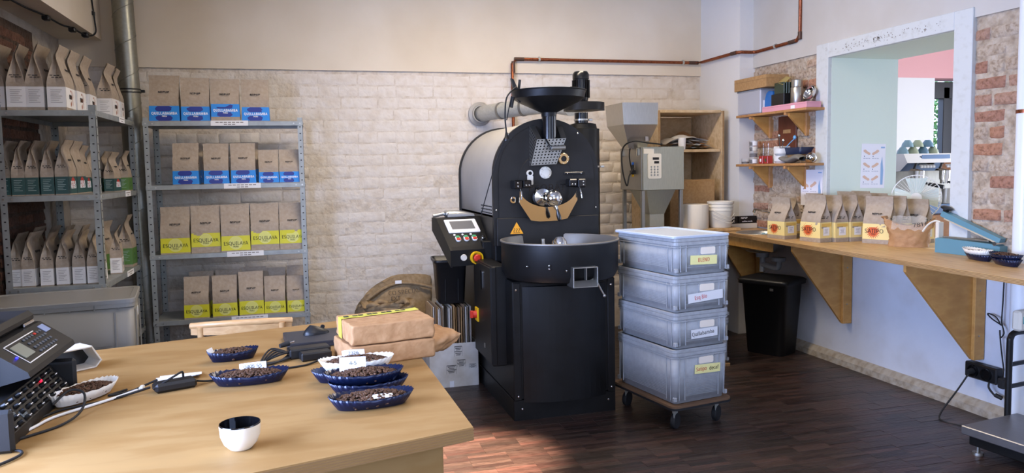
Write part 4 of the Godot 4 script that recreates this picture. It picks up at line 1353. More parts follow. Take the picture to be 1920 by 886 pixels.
# ---------- crates, bagging machine, cabinet ----------
func make_crate(h: float) -> Node3D:
	var o := Node3D.new()
	o.name = "storage_crate"
	var m: Material = M["crate grey"]
	var w := 0.392
	var d := 0.592
	var st := sh()
	# body: outer shell up to the rim, then inside down
	loft(st, [ring_rr(w - 0.05, d - 0.05, 0.02, 0), ring_rr(w - 0.034, d - 0.034, 0.03, 0.004), ring_rr(w - 0.034, d - 0.034, 0.03, 0.028), ring_rr(w - 0.014, d - 0.014, 0.03, 0.03), ring_rr(w - 0.006, d - 0.006, 0.03, h - 0.036), ring_rr(w - 0.03, d - 0.03, 0.025, h - 0.036), ring_rr(w - 0.036, d - 0.036, 0.022, 0.02)], 0, true)
	put("crate_body", st, m, o)
	st = sh()
	for y in [h - 0.03, h - 0.05]:
		var t := 0.022 if y > h - 0.04 else 0.008
		loft(st, [ring_rr(w - 0.004, d - 0.004, 0.03, y - t / 2), ring_rr(w + 0.004, d + 0.004, 0.032, y - t / 2 + 0.002), ring_rr(w + 0.004, d + 0.004, 0.032, y + t / 2 - 0.002), ring_rr(w - 0.004, d - 0.004, 0.03, y + t / 2)], FLAT, false)
	loft(st, [ring_rr(w + 0.002, d + 0.002, 0.032, h - 0.018), ring_rr(w + 0.002, d + 0.002, 0.032, h - 0.002), ring_rr(w - 0.006, d - 0.006, 0.03, h), ring_rr(w - 0.024, d - 0.024, 0.025, h), ring_rr(w - 0.026, d - 0.026, 0.025, h - 0.036)], FLAT, false)
	put("crate_rim", st, m, o)
	st = sh()
	for sx in [-1, 1]:
		for sz in [-1, 1]:
			for k in [0.036, 0.075]:
				box(st, Vector3(sx * (w / 2 - 0.002), h / 2 - 0.005, sz * (d / 2 - k)), Vector3(0.006, h - 0.055, 0.004), 0.001)
				box(st, Vector3(sx * (w / 2 - k), h / 2 - 0.005, sz * (d / 2 - 0.002)), Vector3(0.004, h - 0.055, 0.006), 0.001)
			box(st, Vector3(sx * (w / 2 - 0.014), 0.03, sz * (d / 2 - 0.014)), Vector3(0.022, 0.026, 0.022), 0.004)
	for k in int((h - 0.08) * 0.55 / 0.009):
		for s in [-1, 1]:
			box(st, Vector3(0, 0.045 + k * 0.009, s * (d / 2 - 0.0055)), Vector3(w - 0.16, 0.0016, 0.003))
			box(st, Vector3(s * (w / 2 - 0.0055), 0.045 + k * 0.009, 0), Vector3(0.003, 0.0016, d - 0.16))
	put("crate_ribs", st, m, o).set_meta("kind", "stuff")
	for s in [-1, 1]:
		st = sh()
		prism(st, rrect(0.12, 0.052, 0.012), 0.008, Transform3D(Basis(Vector3.UP, 0 if s > 0 else PI), Vector3(0.03 * s, h - 0.078, s * (d / 2 + 0.001))))
		var hf := put("handle_frame", st, m, o)
		st = sh()
		prism(st, rrect(0.104, 0.04, 0.009), 0.004, Transform3D(Basis(Vector3.UP, 0 if s > 0 else PI), Vector3(0.03 * s, h - 0.076, s * (d / 2 + 0.003))))
		put("hand_hold", st, M["cream insert"], hf)
	return o

func build_crates() -> void:
	mt("crate grey", "a6a9ac", 0.45, 0, noise("crate_c", 111, 0.02, [0.0, "e2e2e2", 1.0, "ffffff"]), Vector3.ONE * 2)
	mt("cream insert", "e8dccb", 0.5)
	mt("yellow tape", "ebe39a", 0.6)
	mt("white tape", "dcdcdc", 0.6)
	mt("red marker", "c2423a", 0.7)
	rng.seed = 201
	var c := Vector3(2.13, 0, -4.155)
	var t := 10.0
	var B := Basis(Vector3.UP, deg_to_rad(t))
	var r := thing("dolly", "wooden transport dolly on castors under the labelled crates", "dolly", c, t)
	var st := sh()
	prism(st, rrect(0.43, 0.63, 0.04), 0.024, Transform3D(Basis(Vector3.RIGHT, -PI / 2), Vector3(0, 0.155, 0)))
	put("dolly_board", st, mt("dolly ply", "6b5038", 0.7), r)
	st = sh()
	prism(st, rrect(0.436, 0.636, 0.04), 0.012, Transform3D(Basis(Vector3.RIGHT, -PI / 2), Vector3(0, 0.143, 0)))
	put("rubber_edge", st, M["black rubber"], r)
	for sx in [-1, 1]:
		for sz in [-1, 1]:
			var p := Vector3(sx * 0.15, 0, sz * 0.245)
			st = sh()
			box(st, p + Vector3(0, 0.128, 0), Vector3(0.08, 0.006, 0.08), 0.001)
			for q in [-1, 1]: prism(st, pv([-0.035, 0.125, 0.035, 0.125, 0.008, 0.045, -0.014, 0.045]), 0.003, Transform3D(Basis(Vector3.UP, 0.5), p + Vector3(q * 0.02 * -sin(0.5), 0, q * 0.02 * cos(0.5))))
			var ca := put("castor_fork", st, M["galvanised"], r)
			st = sh()
			var ax := Basis(Vector3.UP, 0.5) * Vector3.BACK
			cyl(st, p + Vector3(0, 0.05, 0) - ax * 0.015, p + Vector3(0, 0.05, 0) + ax * 0.015, 0.048, -1, 22, 0.006)
			put("wheel", st, M["black rubber"], ca)
	var y := 0.156
	var spec := [[0.318, "yellow tape", [["Satipo", "red marker", -0.045], ["decaf", "ink", 0.045]], "large grey crate at the bottom of the dolly stack with a yellow tape label"], [0.212, "white tape", [["Quillabamba", "ink", -0.01]], "grey crate with black handwriting on white tape, second from the bottom"], [0.212, "white tape", [["Esq Bio", "red marker", -0.035]], "grey crate with red handwriting on a long white tape, second from the top"], [0.212, "yellow tape", [["BLEND", "red marker", 0.0]], "topmost grey crate of the dolly stack, red capitals on yellow tape"]]
	var protos := {}
	for i in 4:
		var s: Array = spec[i]
		if not protos.has(s[0]): protos[s[0]] = make_crate(s[0])
		var o: Node3D = protos[s[0]].duplicate()
		o.name = numbered("storage_crate")
		add_child(o)
		o.position = Vector3(c.x, y, c.z) + B * Vector3(0.004 * (i % 2), 0, 0.003 * i)
		o.rotation_degrees.y = t
		tag(o, s[3], "storage crate", "grey stacking crates")
		var lw := [0.185, 0.19, 0.25, 0.19][i] as float
		st = sh()
		box(st, Vector3(0.0, 0, 0), Vector3(lw, 0.052, 0.0012))
		var tp := put("tape_label", st, M[s[1]], o)
		tp.position = Vector3([0.04, 0.01, 0.02, 0.0][i], s[0] - 0.128, 0.2985)
		tp.rotation_degrees.z = [-2.0, 1.0, 3.0, -2.0][i]
		for tx in s[2]: letter(tp, tx[0], 0.022, M[tx[1]], Vector3(tx[2], 0, 0.0012), Vector3(0, 0, 2), "handwriting", 0.95)
		if i == 3:
			o.get_node("handle_frame/hand_hold").material_override = mt("yellowed insert", "e9d98a", 0.5)
		y += (s[0] as float) - 0.0005
	r = thing("crate_lid", "flat grey lid with raised edge closing the topmost labelled crate", "lid", Vector3(c.x, y, c.z), t)
	st = sh()
	loft(st, [ring_rr(0.408, 0.608, 0.03, 0.0005), ring_rr(0.412, 0.612, 0.032, 0.002), ring_rr(0.412, 0.612, 0.032, 0.012), ring_rr(0.404, 0.604, 0.03, 0.016), ring_rr(0.37, 0.57, 0.025, 0.016), ring_rr(0.362, 0.562, 0.02, 0.008)], FLAT, false)
	loft(st, [ring_rr(0.362, 0.562, 0.02, 0.0005), ring_rr(0.362, 0.562, 0.02, 0.008)], FLAT)
	put("lid_plate", st, mt("lid grey", "b4bdca", 0.4), r)
	# rear stack on the floor
	var q := Vector3(2.835, 0.0, -5.27)
	y = 0.03
	for i in 3:
		var h: float = [0.345, 0.345, 0.225][i]
		if not protos.has(h): protos[h] = make_crate(h)
		var o: Node3D = protos[h].duplicate()
		o.name = numbered("storage_crate")
		add_child(o)
		o.position = Vector3(q.x, y, q.z)
		o.rotation_degrees.y = 4
		tag(o, ["bottom crate of the rear stack behind the labelled crates, edge only visible", "middle crate of the rear stack between labelled crates and black bin", "top crate of the rear stack beside the sink counter"][i], "storage crate", "grey stacking crates")
		y += h - 0.0005
	solo("floor_pallet", bx(Vector3(0.40, 0.03, 0.6), 0.004, Vector3(0, 0.015, 0)), M["ply dark"], "low board under the rear crate stack", "board", q, 4)
	for k in protos: protos[k].free()

func build_bagger() -> void:
	var steel: Material = M["satin steel"]
	var c := Vector3(2.82, 0, -5.75)
	var r := thing("weighing_machine", "stainless steel bean weighing and filling machine with hopper, keypad and funnel", "filling machine", c)
	var st := sh()
	# upper hopper
	var rr := func(x0: float, x1: float, z0: float, z1: float, y: float) -> Array: return [Vector3(x0, y, z1), Vector3(x1, y, z1), Vector3(x1, y, z0), Vector3(x0, y, z0)]
	loft(st, [rr.call(2.55, 2.70, -5.80, -5.68, 1.66), rr.call(2.47, 2.765, -5.94, -5.6, 1.848)], FLAT, false)
	loft(st, [rr.call(2.47, 2.765, -5.94, -5.6, 1.848), rr.call(2.46, 2.77, -5.95, -5.6, 2.02), rr.call(2.466, 2.764, -5.944, -5.606, 2.02), rr.call(2.476, 2.758, -5.93, -5.61, 1.85)], FLAT, false)
	var hp := pw("feed_hopper", st, steel, r)
	st = sh()
	box(st, Vector3(2.69, 1.74, -5.645), Vector3(0.03, 0.05, 0.01), 0.002)
	pw("hopper_latch", st, M["chrome"], hp)
	# main case
	var front: Material = mt("greenish steel", "b9b8a8", 0.4, 0.8, TX["brush"], Vector3(3, 0.4, 3))
	pw("machine_case", bx(Vector3(0.366, 0.35, 0.42), 0.004, Vector3(2.822, 1.495, -5.82)), front, r)
	pw("side_plate", bx(Vector3(0.012, 0.346, 0.41), 0.002, Vector3(2.634, 1.495, -5.825)), M["dull steel"], r)
	st = sh()
	prism(st, rrect(0.118, 0.2, 0.014), 0.006, Transform3D(Basis(), Vector3(2.74, 1.515, -5.604)))
	var kp := pw("keypad", st, M["off white plastic"], r)
	st = sh()
	for q in [[2.75, 1.575, 0.055], [2.757, 1.545, 0.042]]: box(st, Vector3(q[0], q[1], -5.6035), Vector3(q[2], 0.02, 0.002))
	pw("keypad_display", st, M["ink"], kp)
	for j in 4:
		for i in 3:
			st = sh()
			cyl(st, Vector3(2.71 + i * 0.028, 1.51 - j * 0.022, -5.604), Vector3(2.71 + i * 0.028, 1.51 - j * 0.022, -5.601), 0.0075, -1, 8)
			pw("key", st, M["rack steel"], kp)
	pw("maker_plate", bx(Vector3(0.09, 0.04, 0.002), 0, Vector3(2.69, 1.635, -5.608)), M["off white plastic"], r)
	for p in [[2.63, 1.63, -5.68], [2.63, 1.63, -5.98]]:
		st = sh()
		box(st, Vector3(p[0] - 0.006, p[1], p[2]), Vector3(0.014, 0.06, 0.02), 0.004)
		pw("case_latch", st, M["chrome"], r)
	# outlet funnel
	st = sh()
	loft(st, [rr.call(2.74, 2.87, -5.82, -5.7, 1.02), rr.call(2.74, 2.87, -5.82, -5.7, 1.12), rr.call(2.68, 2.935, -5.95, -5.625, 1.32)], FLAT, false)
	pw("outlet_funnel", st, front, r)
	st = sh()
	for p in [[2.65, -5.64], [2.99, -5.64], [2.65, -6.0], [2.99, -6.0]]: box(st, Vector3(p[0], 0.66, p[1]), Vector3(0.028, 1.32, 0.028), 0.002)
	box(st, Vector3(2.82, 0.5, -6.0), Vector3(0.33, 0.028, 0.028), 0.002)
	pw("leg_frame", st, M["dull steel"], r)
	# air cable
	st = sh()
	tube(st, [Vector3(2.61, 1.5, -5.72), Vector3(2.56, 1.44, -5.7), Vector3(2.53, 1.36, -5.68), Vector3(2.50, 1.5, -5.7), Vector3(2.505, 1.66, -5.7), Vector3(2.56, 1.715, -5.63), Vector3(2.68, 1.70, -5.59), Vector3(2.8, 1.69, -5.62), Vector3(2.95, 1.70, -5.9)], 0.006, 6)
	pw("air_hose", st, M["black rubber"], r)
	st = sh()
	tube(st, [Vector3(2.61, 1.48, -5.76), Vector3(2.58, 1.6, -5.74), Vector3(2.585, 1.69, -5.72)], 0.005, 6)
	pw("air_hose", st, M["black rubber"], r)
	st = sh()
	box(st, Vector3(2.61, 1.47, -5.74), Vector3(0.045, 0.03, 0.03), 0.004)
	cyl(st, Vector3(2.61, 1.45, -5.74), Vector3(2.61, 1.53, -5.74), 0.011)
	var av := pw("air_valve", st, M["black plastic"], r)
	pw("blue_fitting", bx(Vector3(0.018, 0.03, 0.018), 0.003, Vector3(2.61, 1.535, -5.74)), mt("blue plastic", "2f5fb4", 0.4), av)
	pw("yellow_fitting", bx(Vector3(0.016, 0.02, 0.016), 0.003, Vector3(2.61, 1.44, -5.74)), M["yellow plastic"], av)

func build_cabinet() -> void:
	var c := Vector3(3.29, 0, -6.28)
	var r := thing("plywood_cabinet", "open birch plywood cabinet with one shelf between filling machine and pilaster", "cabinet", c)
	var face: Material = mt("cabinet birch", "dcc7a6", 0.5, 0, TX["grain"], Vector3(0.8, 1.4, 2.0))
	var x0 := 2.975
	var x1 := 3.62
	for x in [x0 + 0.012, x1 - 0.012]:
		var st := bx(Vector3(0.024, 1.98, 0.55), 0.001, Vector3(x, 1.0, -6.295))
		var sp := pw("side_panel", st, face, r)
		st = sh()
		for k in 3: box(st, Vector3(x - 0.007 + k * 0.007, 1.0, -6.019), Vector3(0.003, 1.98, 0.002))
		pw("ply_edge", st, M["ply dark"], sp)
	for y in [1.985, 1.643, 0.02]:
		pw("top_panel" if y > 1.9 else "shelf_board", bx(Vector3(x1 - x0 - 0.048, 0.024, 0.54 if y > 1.9 else 0.52), 0.001, Vector3(c.x, y, -6.295)), face, r)
	pw("back_panel", bx(Vector3(x1 - x0 - 0.048, 1.93, 0.01), 0, Vector3(c.x, 1.0, -6.565)), face, r)
	# on the shelf
	var st := sh()
	var nz := FastNoiseLite.new()
	nz.seed = 3
	nz.frequency = 6.0
	for k in 4:
		sheet(st, func(u, v): return Vector3(3.19 + u * 0.36 - 0.02 * k, 1.664 + k * 0.022 + 0.05 * sin(u * PI) * (0.3 + 0.3 * k) * (1.0 - absf(v - 0.5)) + 0.02 * nz.get_noise_2d(u * 0.5 + k, v * 0.4), -6.06 - v * 0.28), 10, 6, k + 1)
	solo("folded_bags", st, mt("pale film", "dcdad6", 0.5), "loose pile of white folded bags lying on the plywood cabinet's shelf", "folded bags")
	st = sh()
	sheet(st, func(u, v): return Vector3(3.31 + u * 0.26, 1.668 + v * 0.13 + 0.03 * sin(u * 5.0), -6.10 - v * 0.24 - 0.05 * u), 8, 5)
	solo("kraft_wrapper", st, M["kraft paper"], "brown kraft wrapper leaning behind the white bags in the cabinet", "wrapping paper")
	st = sh()
	lathe(st, [Vector2(0, 0), Vector2(0.03, 0), Vector2(0.036, 0.1), Vector2(0.033, 0.1), Vector2(0.028, 0.006), Vector2(0, 0.006)], 20)
	solo("paper_cup", st, M["paper white"], "white paper cup at the front of the cabinet shelf", "cup", Vector3(3.225, 1.656, -6.06))
	st = sh()
	sheet(st, func(u, v): return Vector3(3.06 + u * 0.27, 1.70 + 0.05 * sin(u * 3.0) + 0.015 * v, -6.045 - v * 0.2), 8, 4)
	solo("grey_cloth", st, mt("cloth grey", "b7b0a6", 0.9), "grey folded cloth over the cup in the cabinet", "cloth")
	st = sh()
	lathe(st, [Vector2(0, 0), Vector2(0.1, 0), Vector2(0.105, 0.02), Vector2(0.1, 0.05), Vector2(0.03, 0.055), Vector2(0, 0.05)], 28, Transform3D(Basis(Vector3.RIGHT, PI / 2), Vector3.ZERO))
	solo("black_disc", st, M["black plastic"], "round black disc standing in the cabinet's lower compartment", "disc", Vector3(3.155, 1.45, -6.2))
	# carton in front
	var b := thing("cardboard_box", "tall plain brown cardboard box in the lower half of the plywood cabinet", "box", Vector3(3.27, 0.034, -6.13))
	put("box_body", bx(Vector3(0.43, 1.35, 0.36), 0.004, Vector3(0, 0.675, 0)), M["cardboard"], b)
	put("box_flap", bx(Vector3(0.43, 0.006, 0.17), 0.001, Vector3(0, 1.354, 0.09)), M["cardboard"], b)
	# roll and bucket
	st = sh()
	lathe(st, [Vector2(0.02, 0), Vector2(0.108, 0), Vector2(0.109, 0.004), Vector2(0.109, 0.2), Vector2(0.106, 0.204), Vector2(0.035, 0.204), Vector2(0.035, 0.02), Vector2(0.02, 0.02)], 36)
	solo("label_roll", st, mt("cream roll", "e3d6c0", 0.7), "thick cream roll standing in front of the cabinet", "roll", Vector3(3.19, 0.985, -5.76))
	var u := thing("bucket", "off-white plastic bucket with stacked rims and wire handle beside the cream roll", "bucket", Vector3(3.43, 0.985, -5.765))
	st = sh()
	lathe(st, [Vector2(0, 0), Vector2(0.085, 0), Vector2(0.09, 0.01), Vector2(0.102, 0.14), Vector2(0.106, 0.143), Vector2(0.106, 0.155), Vector2(0.104, 0.158), Vector2(0.104, 0.17), Vector2(0.108, 0.173), Vector2(0.108, 0.185), Vector2(0.106, 0.188), Vector2(0.106, 0.2), Vector2(0.112, 0.203), Vector2(0.112, 0.22), Vector2(0.106, 0.222), Vector2(0.1, 0.2), Vector2(0.085, 0.02), Vector2(0, 0.02)], 36)
	put("bucket_body", st, M["off white plastic"], u)
	st = sh()
	for k in 3: tube(st, [Vector3(-0.10, 0.15 - k * 0.03, 0.05), Vector3(-0.05, 0.11 - k * 0.025, 0.11), Vector3(0.03, 0.09 - k * 0.025, 0.118), Vector3(0.09, 0.12 - k * 0.03, 0.07)], 0.003, 5)
	put("wire_handle", st, M["off white plastic"], u)
	# copper pipe on the walls
	r = thing("copper_pipe", "copper pipe running along the back wall, round the pilaster and up the right wall", "pipe", Vector3(1.83, 2.0, -6.56))
	st = sh()
	var zf := ZB + 0.055
	var runs := [[Vector3(1.83, 0.6, zf), Vector3(1.83, 2.44, zf), Vector3(1.87, 2.48, zf), Vector3(3.62, 2.48, zf), Vector3(3.672, 2.48, zf + 0.05), Vector3(3.672, 2.482, -5.93), Vector3(3.7, 2.482, -5.885), Vector3(3.8, 2.482, -5.885), Vector3(3.83, 2.482, -5.86), Vector3(3.83, 2.488, -5.30), Vector3(3.83, 2.53, -5.26), Vector3(3.83, 3.34, -5.26)]]
	for pts in runs: tube(st, pts, 0.014, 12, false)
	pw("copper_tube", st, M["copper"], r)
	for p in [[Vector3(1.84, 2.46, zf), Vector3(1.84, 2.36, zf)], [Vector3(1.85, 2.48, zf), Vector3(1.94, 2.48, zf)], [Vector3(3.56, 2.48, zf), Vector3(3.66, 2.48, zf)], [Vector3(3.672, 2.482, -6.0), Vector3(3.672, 2.482, -5.92)], [Vector3(3.83, 2.55, -5.26), Vector3(3.83, 2.49, -5.26)], [Vector3(3.83, 2.486, -5.40), Vector3(3.83, 2.488, -5.31)]]:
		st = sh()
		cyl(st, p[0], p[1], 0.0165, -1, 12, 0.002)
		pw("pipe_fitting", st, mt("dark copper", "5d463b", 0.5, 0.7), r)
	for p in [Vector3(2.08, 2.48, zf), Vector3(3.5, 2.48, zf)]:
		st = sh()
		lathe(st, [Vector2(0.014, -0.008), Vector2(0.021, -0.008), Vector2(0.021, 0.008), Vector2(0.014, 0.008)], 14, frame_to(p, p + Vector3.RIGHT))
		cyl(st, p + Vector3(0, -0.024, 0), p + Vector3(0, 0.026, 0), 0.005)
		cyl(st, p, Vector3(p.x, p.y, ZB + 0.02), 0.005)
		pw("pipe_clip", st, M["galvanised"], r)
	st = sh()
	var cp := Vector3(3.83, 2.487, -5.58)
	lathe(st, [Vector2(0.014, -0.008), Vector2(0.021, -0.008), Vector2(0.021, 0.008), Vector2(0.014, 0.008)], 14, frame_to(cp, cp + Vector3.BACK))
	cyl(st, cp, Vector3(XR - 0.03, cp.y, cp.z), 0.005)
	pw("pipe_clip", st, M["galvanised"], r)

# ---------- wall shelves ----------
func wall_shelf(label: String, y: float, z0: float, z1: float) -> void:
	var x0 := 3.662
	var r := thing("wall_shelf", label, "shelf", Vector3(XR - 0.1, y, (z0 + z1) / 2))
	var w: Material = M["shelf wood"]
	pw("shelf_board", bx(Vector3(XR - 0.004 - x0, 0.02, z1 - z0), 0.003, Vector3((x0 + XR - 0.004) / 2, y - 0.01, (z0 + z1) / 2)), w, r)
	for z in [-5.66, -5.18]:
		var st := sh()
		prism(st, pv([XR - 0.004, y - 0.024, XR - 0.004, y - 0.20, XR - 0.03, y - 0.20, XR - 0.185, y - 0.05, XR - 0.185, y - 0.024]), 0.02, Transform3D(Basis(), Vector3(0, 0, z)))
		var b := pw("bracket", st, M["ochre plywood"], r)
		pw("wall_cleat", bx(Vector3(0.045, 0.18, 0.022), 0.002, Vector3(XR - 0.027, y - 0.114, z + 0.012)), w, b)
		pw("top_cleat", bx(Vector3(0.2, 0.022, 0.024), 0.002, Vector3(XR - 0.11, y - 0.032, z - 0.03)), w, b)

func build_wall_shelves() -> void:
	wall_shelf("upper wooden wall shelf on two triangular brackets holding carton, tub and canister", 1.935, -5.905, -4.95)
	wall_shelf("lower wooden wall shelf on two triangular brackets holding jars and cups", 1.517, -5.905, -4.95)
	var Y := 1.935
	# upper shelf
	var st := bx(Vector3(0.2, 0.2, 0.34), 0.008, Vector3(0, 0.1, 0))
	var tub := thing("plastic_tub", "cloudy transparent plastic tub with a paper label on the upper wall shelf", "tub", Vector3(3.765, Y, -5.715))
	var tm := mt("cloudy plastic", "c3c4cc", 0.3)
	tm.transparency = BaseMaterial3D.TRANSPARENCY_ALPHA
	tm.albedo_color.a = 0.72
	put("tub_body", st, tm, tub)
	put("tub_rim", bx(Vector3(0.208, 0.014, 0.35), 0.004, Vector3(0, 0.195, 0)), M["crate grey"], tub)
	put("paper_label", bx(Vector3(0.05, 0.07, 0.001), 0, Vector3(-0.05, 0.07, 0.1712)), M["paper white"], tub)
	st = sh()
	tube(st, [Vector3(0.01, 0.06, 0.172), Vector3(0.004, 0.08, 0.172), Vector3(0.008, 0.1, 0.172)], 0.002, 4)
	put("ink_mark", st, M["ink"], tub)
	var b := thing("cardboard_box", "flat brown cardboard box lying on top of the plastic tub", "box", Vector3(3.752, Y + 0.2035, -5.665))
	put("box_body", bx(Vector3(0.22, 0.1, 0.47), 0.002, Vector3(0, 0.05, 0)), M["cardboard"], b)
	put("lid_seam", bx(Vector3(0.222, 0.003, 0.472), 0, Vector3(0, 0.07, 0)), mt("dark cardboard", "8a6c46", 0.8), b)
	b = thing("pink_box", "flat pink cardboard box on the front of the upper wall shelf", "box", Vector3(3.735, Y, -5.24))
	var pk := mt("pink card", "d99aa6", 0.6)
	put("box_body", bx(Vector3(0.13, 0.045, 0.57), 0.002, Vector3(0, 0.0225, 0)), pk, b)
	put("white_sticker", bx(Vector3(0.001, 0.025, 0.05), 0, Vector3(-0.0655, 0.015, 0.12)), M["paper white"], b)
	put("lid_line", bx(Vector3(0.131, 0.002, 0.571), 0, Vector3(0, 0.032, 0)), mt("pink seam", "b87886", 0.6), b)
	st = sh()
	lathe(st, [Vector2(0, 0), Vector2(0.045, 0), Vector2(0.047, 0.003), Vector2(0.047, 0.12), Vector2(0.044, 0.125), Vector2(0.041, 0.128), Vector2(0.043, 0.135), Vector2(0.043, 0.178), Vector2(0.04, 0.182), Vector2(0, 0.183)], 30)
	solo("steel_canister", st, M["satin steel"], "cylindrical brushed steel canister with lid on the pink box", "canister", Vector3(3.742, Y + 0.0455, -5.17))
	st = sh()
	lathe(st, [Vector2(0.0, 0.0), Vector2(0.03, 0.004), Vector2(0.05, 0.02), Vector2(0.058, 0.045), Vector2(0.055, 0.045), Vector2(0.047, 0.022), Vector2(0.028, 0.008), Vector2(0, 0.004)], 28, Transform3D(Basis(Vector3(0, 0, 1), deg_to_rad(62)) * Basis(Vector3.UP, 0.4), Vector3(0.02, 0.055, 0)))
	solo("steel_bowl", st, M["chrome"], "small shiny steel bowl tilted against the brick wall on the upper shelf", "bowl", Vector3(3.78, Y + 0.046, -5.05))
	var hd := thing("bag_holder", "black open box holding dark green pouches behind the pink box", "holder", Vector3(3.732, Y + 0.0455, -5.335))
	put("black_box", bx(Vector3(0.1, 0.09, 0.17), 0.003, Vector3(0, 0.045, 0)), M["black plastic"], hd)
	for k in 4:
		put("green_pouch", bx(Vector3(0.012, 0.15, 0.13), 0.004, Vector3(-0.03 + k * 0.02, 0.105, 0.004 * k)), mt("dark green film", "2e3a2c", 0.4), hd)
	st = sh()
	sheet(st, func(u, v): return Vector3(-0.04 + 0.07 * v, 0.17 + 0.06 * v - 0.03 * absf(u - 0.5), -0.06 + u * 0.12), 4, 3)
	put("gold_foil", st, mt("gold film", "c9b26a", 0.3, 0.6), hd)
	st = sh()
	prism(st, pv([-0.06, 0, 0.06, 0, 0.055, 0.12, 0.0, 0.13, -0.035, 0.11, -0.055, 0.06]), 0.05, Transform3D(Basis(Vector3.UP, -PI / 2), Vector3(-0.02, 0, 0)))
	solo("blue_pack", st, mt("blue film", "2464a8", 0.4), "bright blue packet between the plastic tub and the black holder", "packet", Vector3(3.725, Y + 0.0455, -5.485))
	solo("white_card_box", bx(Vector3(0.06, 0.15, 0.11), 0.002, Vector3(0, 0.075, 0)), M["paper white"], "white card box behind the blue packet on the upper shelf", "box", Vector3(3.815, Y + 0.0455, -5.47))
	# lower shelf
	Y = 1.517
	var gl := mt("jar glass", "e8eef0", 0.1)
	gl.transparency = BaseMaterial3D.TRANSPARENCY_ALPHA
	gl.albedo_color.a = 0.1
	var bn := mt("dark coffee", "3a2318", 0.7)
	var js := [[-5.70, 0, true, "lowest sample jar with white label in the stack on the lower shelf"], [-5.70, 0.055, false, "second sample jar full of brown coffee in the stack"], [-5.70, 0.105, false, "third sample jar of the stack with a cream label"], [-5.70, 0.15, true, "topmost sample jar of the stack, with white label"], [-5.82, 0, false, "small open sample jar left of the jar stack"]]
	for i in 5:
		var j: Array = js[i]
		var o := thing("sample_jar", j[3], "jar", Vector3(3.705, Y + j[1], j[0]), 0, "sample jars on the lower wall shelf")
		st = sh()
		lathe(st, [Vector2(0, 0), Vector2(0.032, 0), Vector2(0.034, 0.003), Vector2(0.037, 0.042), Vector2(0.039, 0.048), Vector2(0.036, 0.048), Vector2(0.032, 0.005), Vector2(0, 0.004)], 22)
		put("jar_glass", st, gl, o)
		st = sh()
		lathe(st, [Vector2(0, 0.005), Vector2(0.031, 0.005), Vector2(0.034, 0.034 if i < 4 else 0.02), Vector2(0, 0.036 if i < 4 else 0.022)], 18)
		put("coffee", st, bn, o)
		if j[2] or i == 2:
			st = sh()
			lathe(st, [Vector2(0.0345, 0.006), Vector2(0.0375, 0.04)], 12, Transform3D(), 1.9 if i != 2 else 3.0, 4.4 if i != 2 else 4.6)
			lathe(st, [Vector2(0.0345, 0.006), Vector2(0.0375, 0.04)], 12, Transform3D(), -0.8, 0.6)
			put("jar_label", st, M["off white plastic"] if i == 2 else M["paper white"], o)
	for i in 2:
		var o := thing("red_tin", ["red tin left of its neighbour beside the jar stack", "red tin right of its neighbour, next to the white frame"][i], "tin", Vector3(3.71, Y, -5.565 + i * 0.07), 0, "red tins on the lower wall shelf")
		put("tin_body", bx(Vector3(0.05, 0.065, 0.055), 0.004, Vector3(0, 0.0325, 0)), mt("red tin", "a5342b", 0.4), o)
		put("tin_emblem", bx(Vector3(0.001, 0.025, 0.02), 0, Vector3(-0.0256, 0.03, 0)), M["paper white"] if i == 0 else M["dark green print"], o)
		st = sh()
		cyl(st, Vector3(0, 0.06, 0), Vector3(0, 0.17, 0), 0.004)
		put("clear_stick", st, gl, o)
	solo("white_block", bx(Vector3(0.1, 0.14, 0.11), 0.006, Vector3(0, 0.07, 0)), M["white plastic"], "upright white container behind the stacked cups", "container", Vector3(3.80, Y, -5.43))
	for i in 2:
		st = sh()
		lathe(st, [Vector2(0, 0), Vector2(0.035, 0), Vector2(0.055, 0.02), Vector2(0.06, 0.06), Vector2(0.057, 0.06), Vector2(0.05, 0.02), Vector2(0, 0.008)], 28)
		solo("white_cup", st, M["white plastic"], ["lower of two stacked white cups on the lower wall shelf", "upper of two stacked white cups, filled with small spoons"][i], "cup", Vector3(3.73, Y + i * 0.0605, -5.35), 0, "stacked white cups")
	var sp := thing("tasting_spoons", "tasting spoons and small tools standing in the upper white cup", "spoons", Vector3(3.73, Y + 0.075, -5.35))
	for q in [[-0.02, 0.02, 0.01, 0.14], [0.02, 0.13, 0.03, 0.12], [0.0, 0.03, -0.03, 0.1]]:
		st = sh()
		tube(st, [Vector3(0, 0, 0), Vector3(q[0], q[3] * 0.6, q[1] * 0.5), Vector3(q[0] * 1.6, q[3], q[1])], 0.004, 6)
		ball(st, Vector3(q[0] * 1.6, q[3] + 0.008, q[1]), Vector3(0.014, 0.018, 0.014), 8)
		put("spoon", st, M["chrome"] if q[1] < 0.1 else mt("light blue", "6fa9d4", 0.4), sp)
	st = sh()
	loft(st, [ring_rr(0.1, 0.22, 0.02, 0), ring_rr(0.14, 0.29, 0.03, 0.055), ring_rr(0.136, 0.286, 0.03, 0.055), ring_rr(0.098, 0.216, 0.02, 0.004)], 0, true)
	solo("navy_dish", st, mt("navy plastic", "1d2742", 0.4), "navy blue dish standing behind the grey pouch on the lower shelf", "dish", Vector3(3.79, Y + 0.07, -5.235))
	solo("dish_stand", bx(Vector3(0.1, 0.07, 0.2), 0.004, Vector3(0, 0.035, 0)), M["cardboard"], "low box carrying the navy dish", "box", Vector3(3.805, Y, -5.235))
	st = sh()
	sheet(st, func(u, v): return Vector3(-0.045 * cos(v * PI), 0.02 + 0.03 * sin(v * PI) * (0.6 + 0.4 * sin(u * PI)) + 0.012 * sin(u * 7.0), 0.13 - u * 0.26), 14, 8)
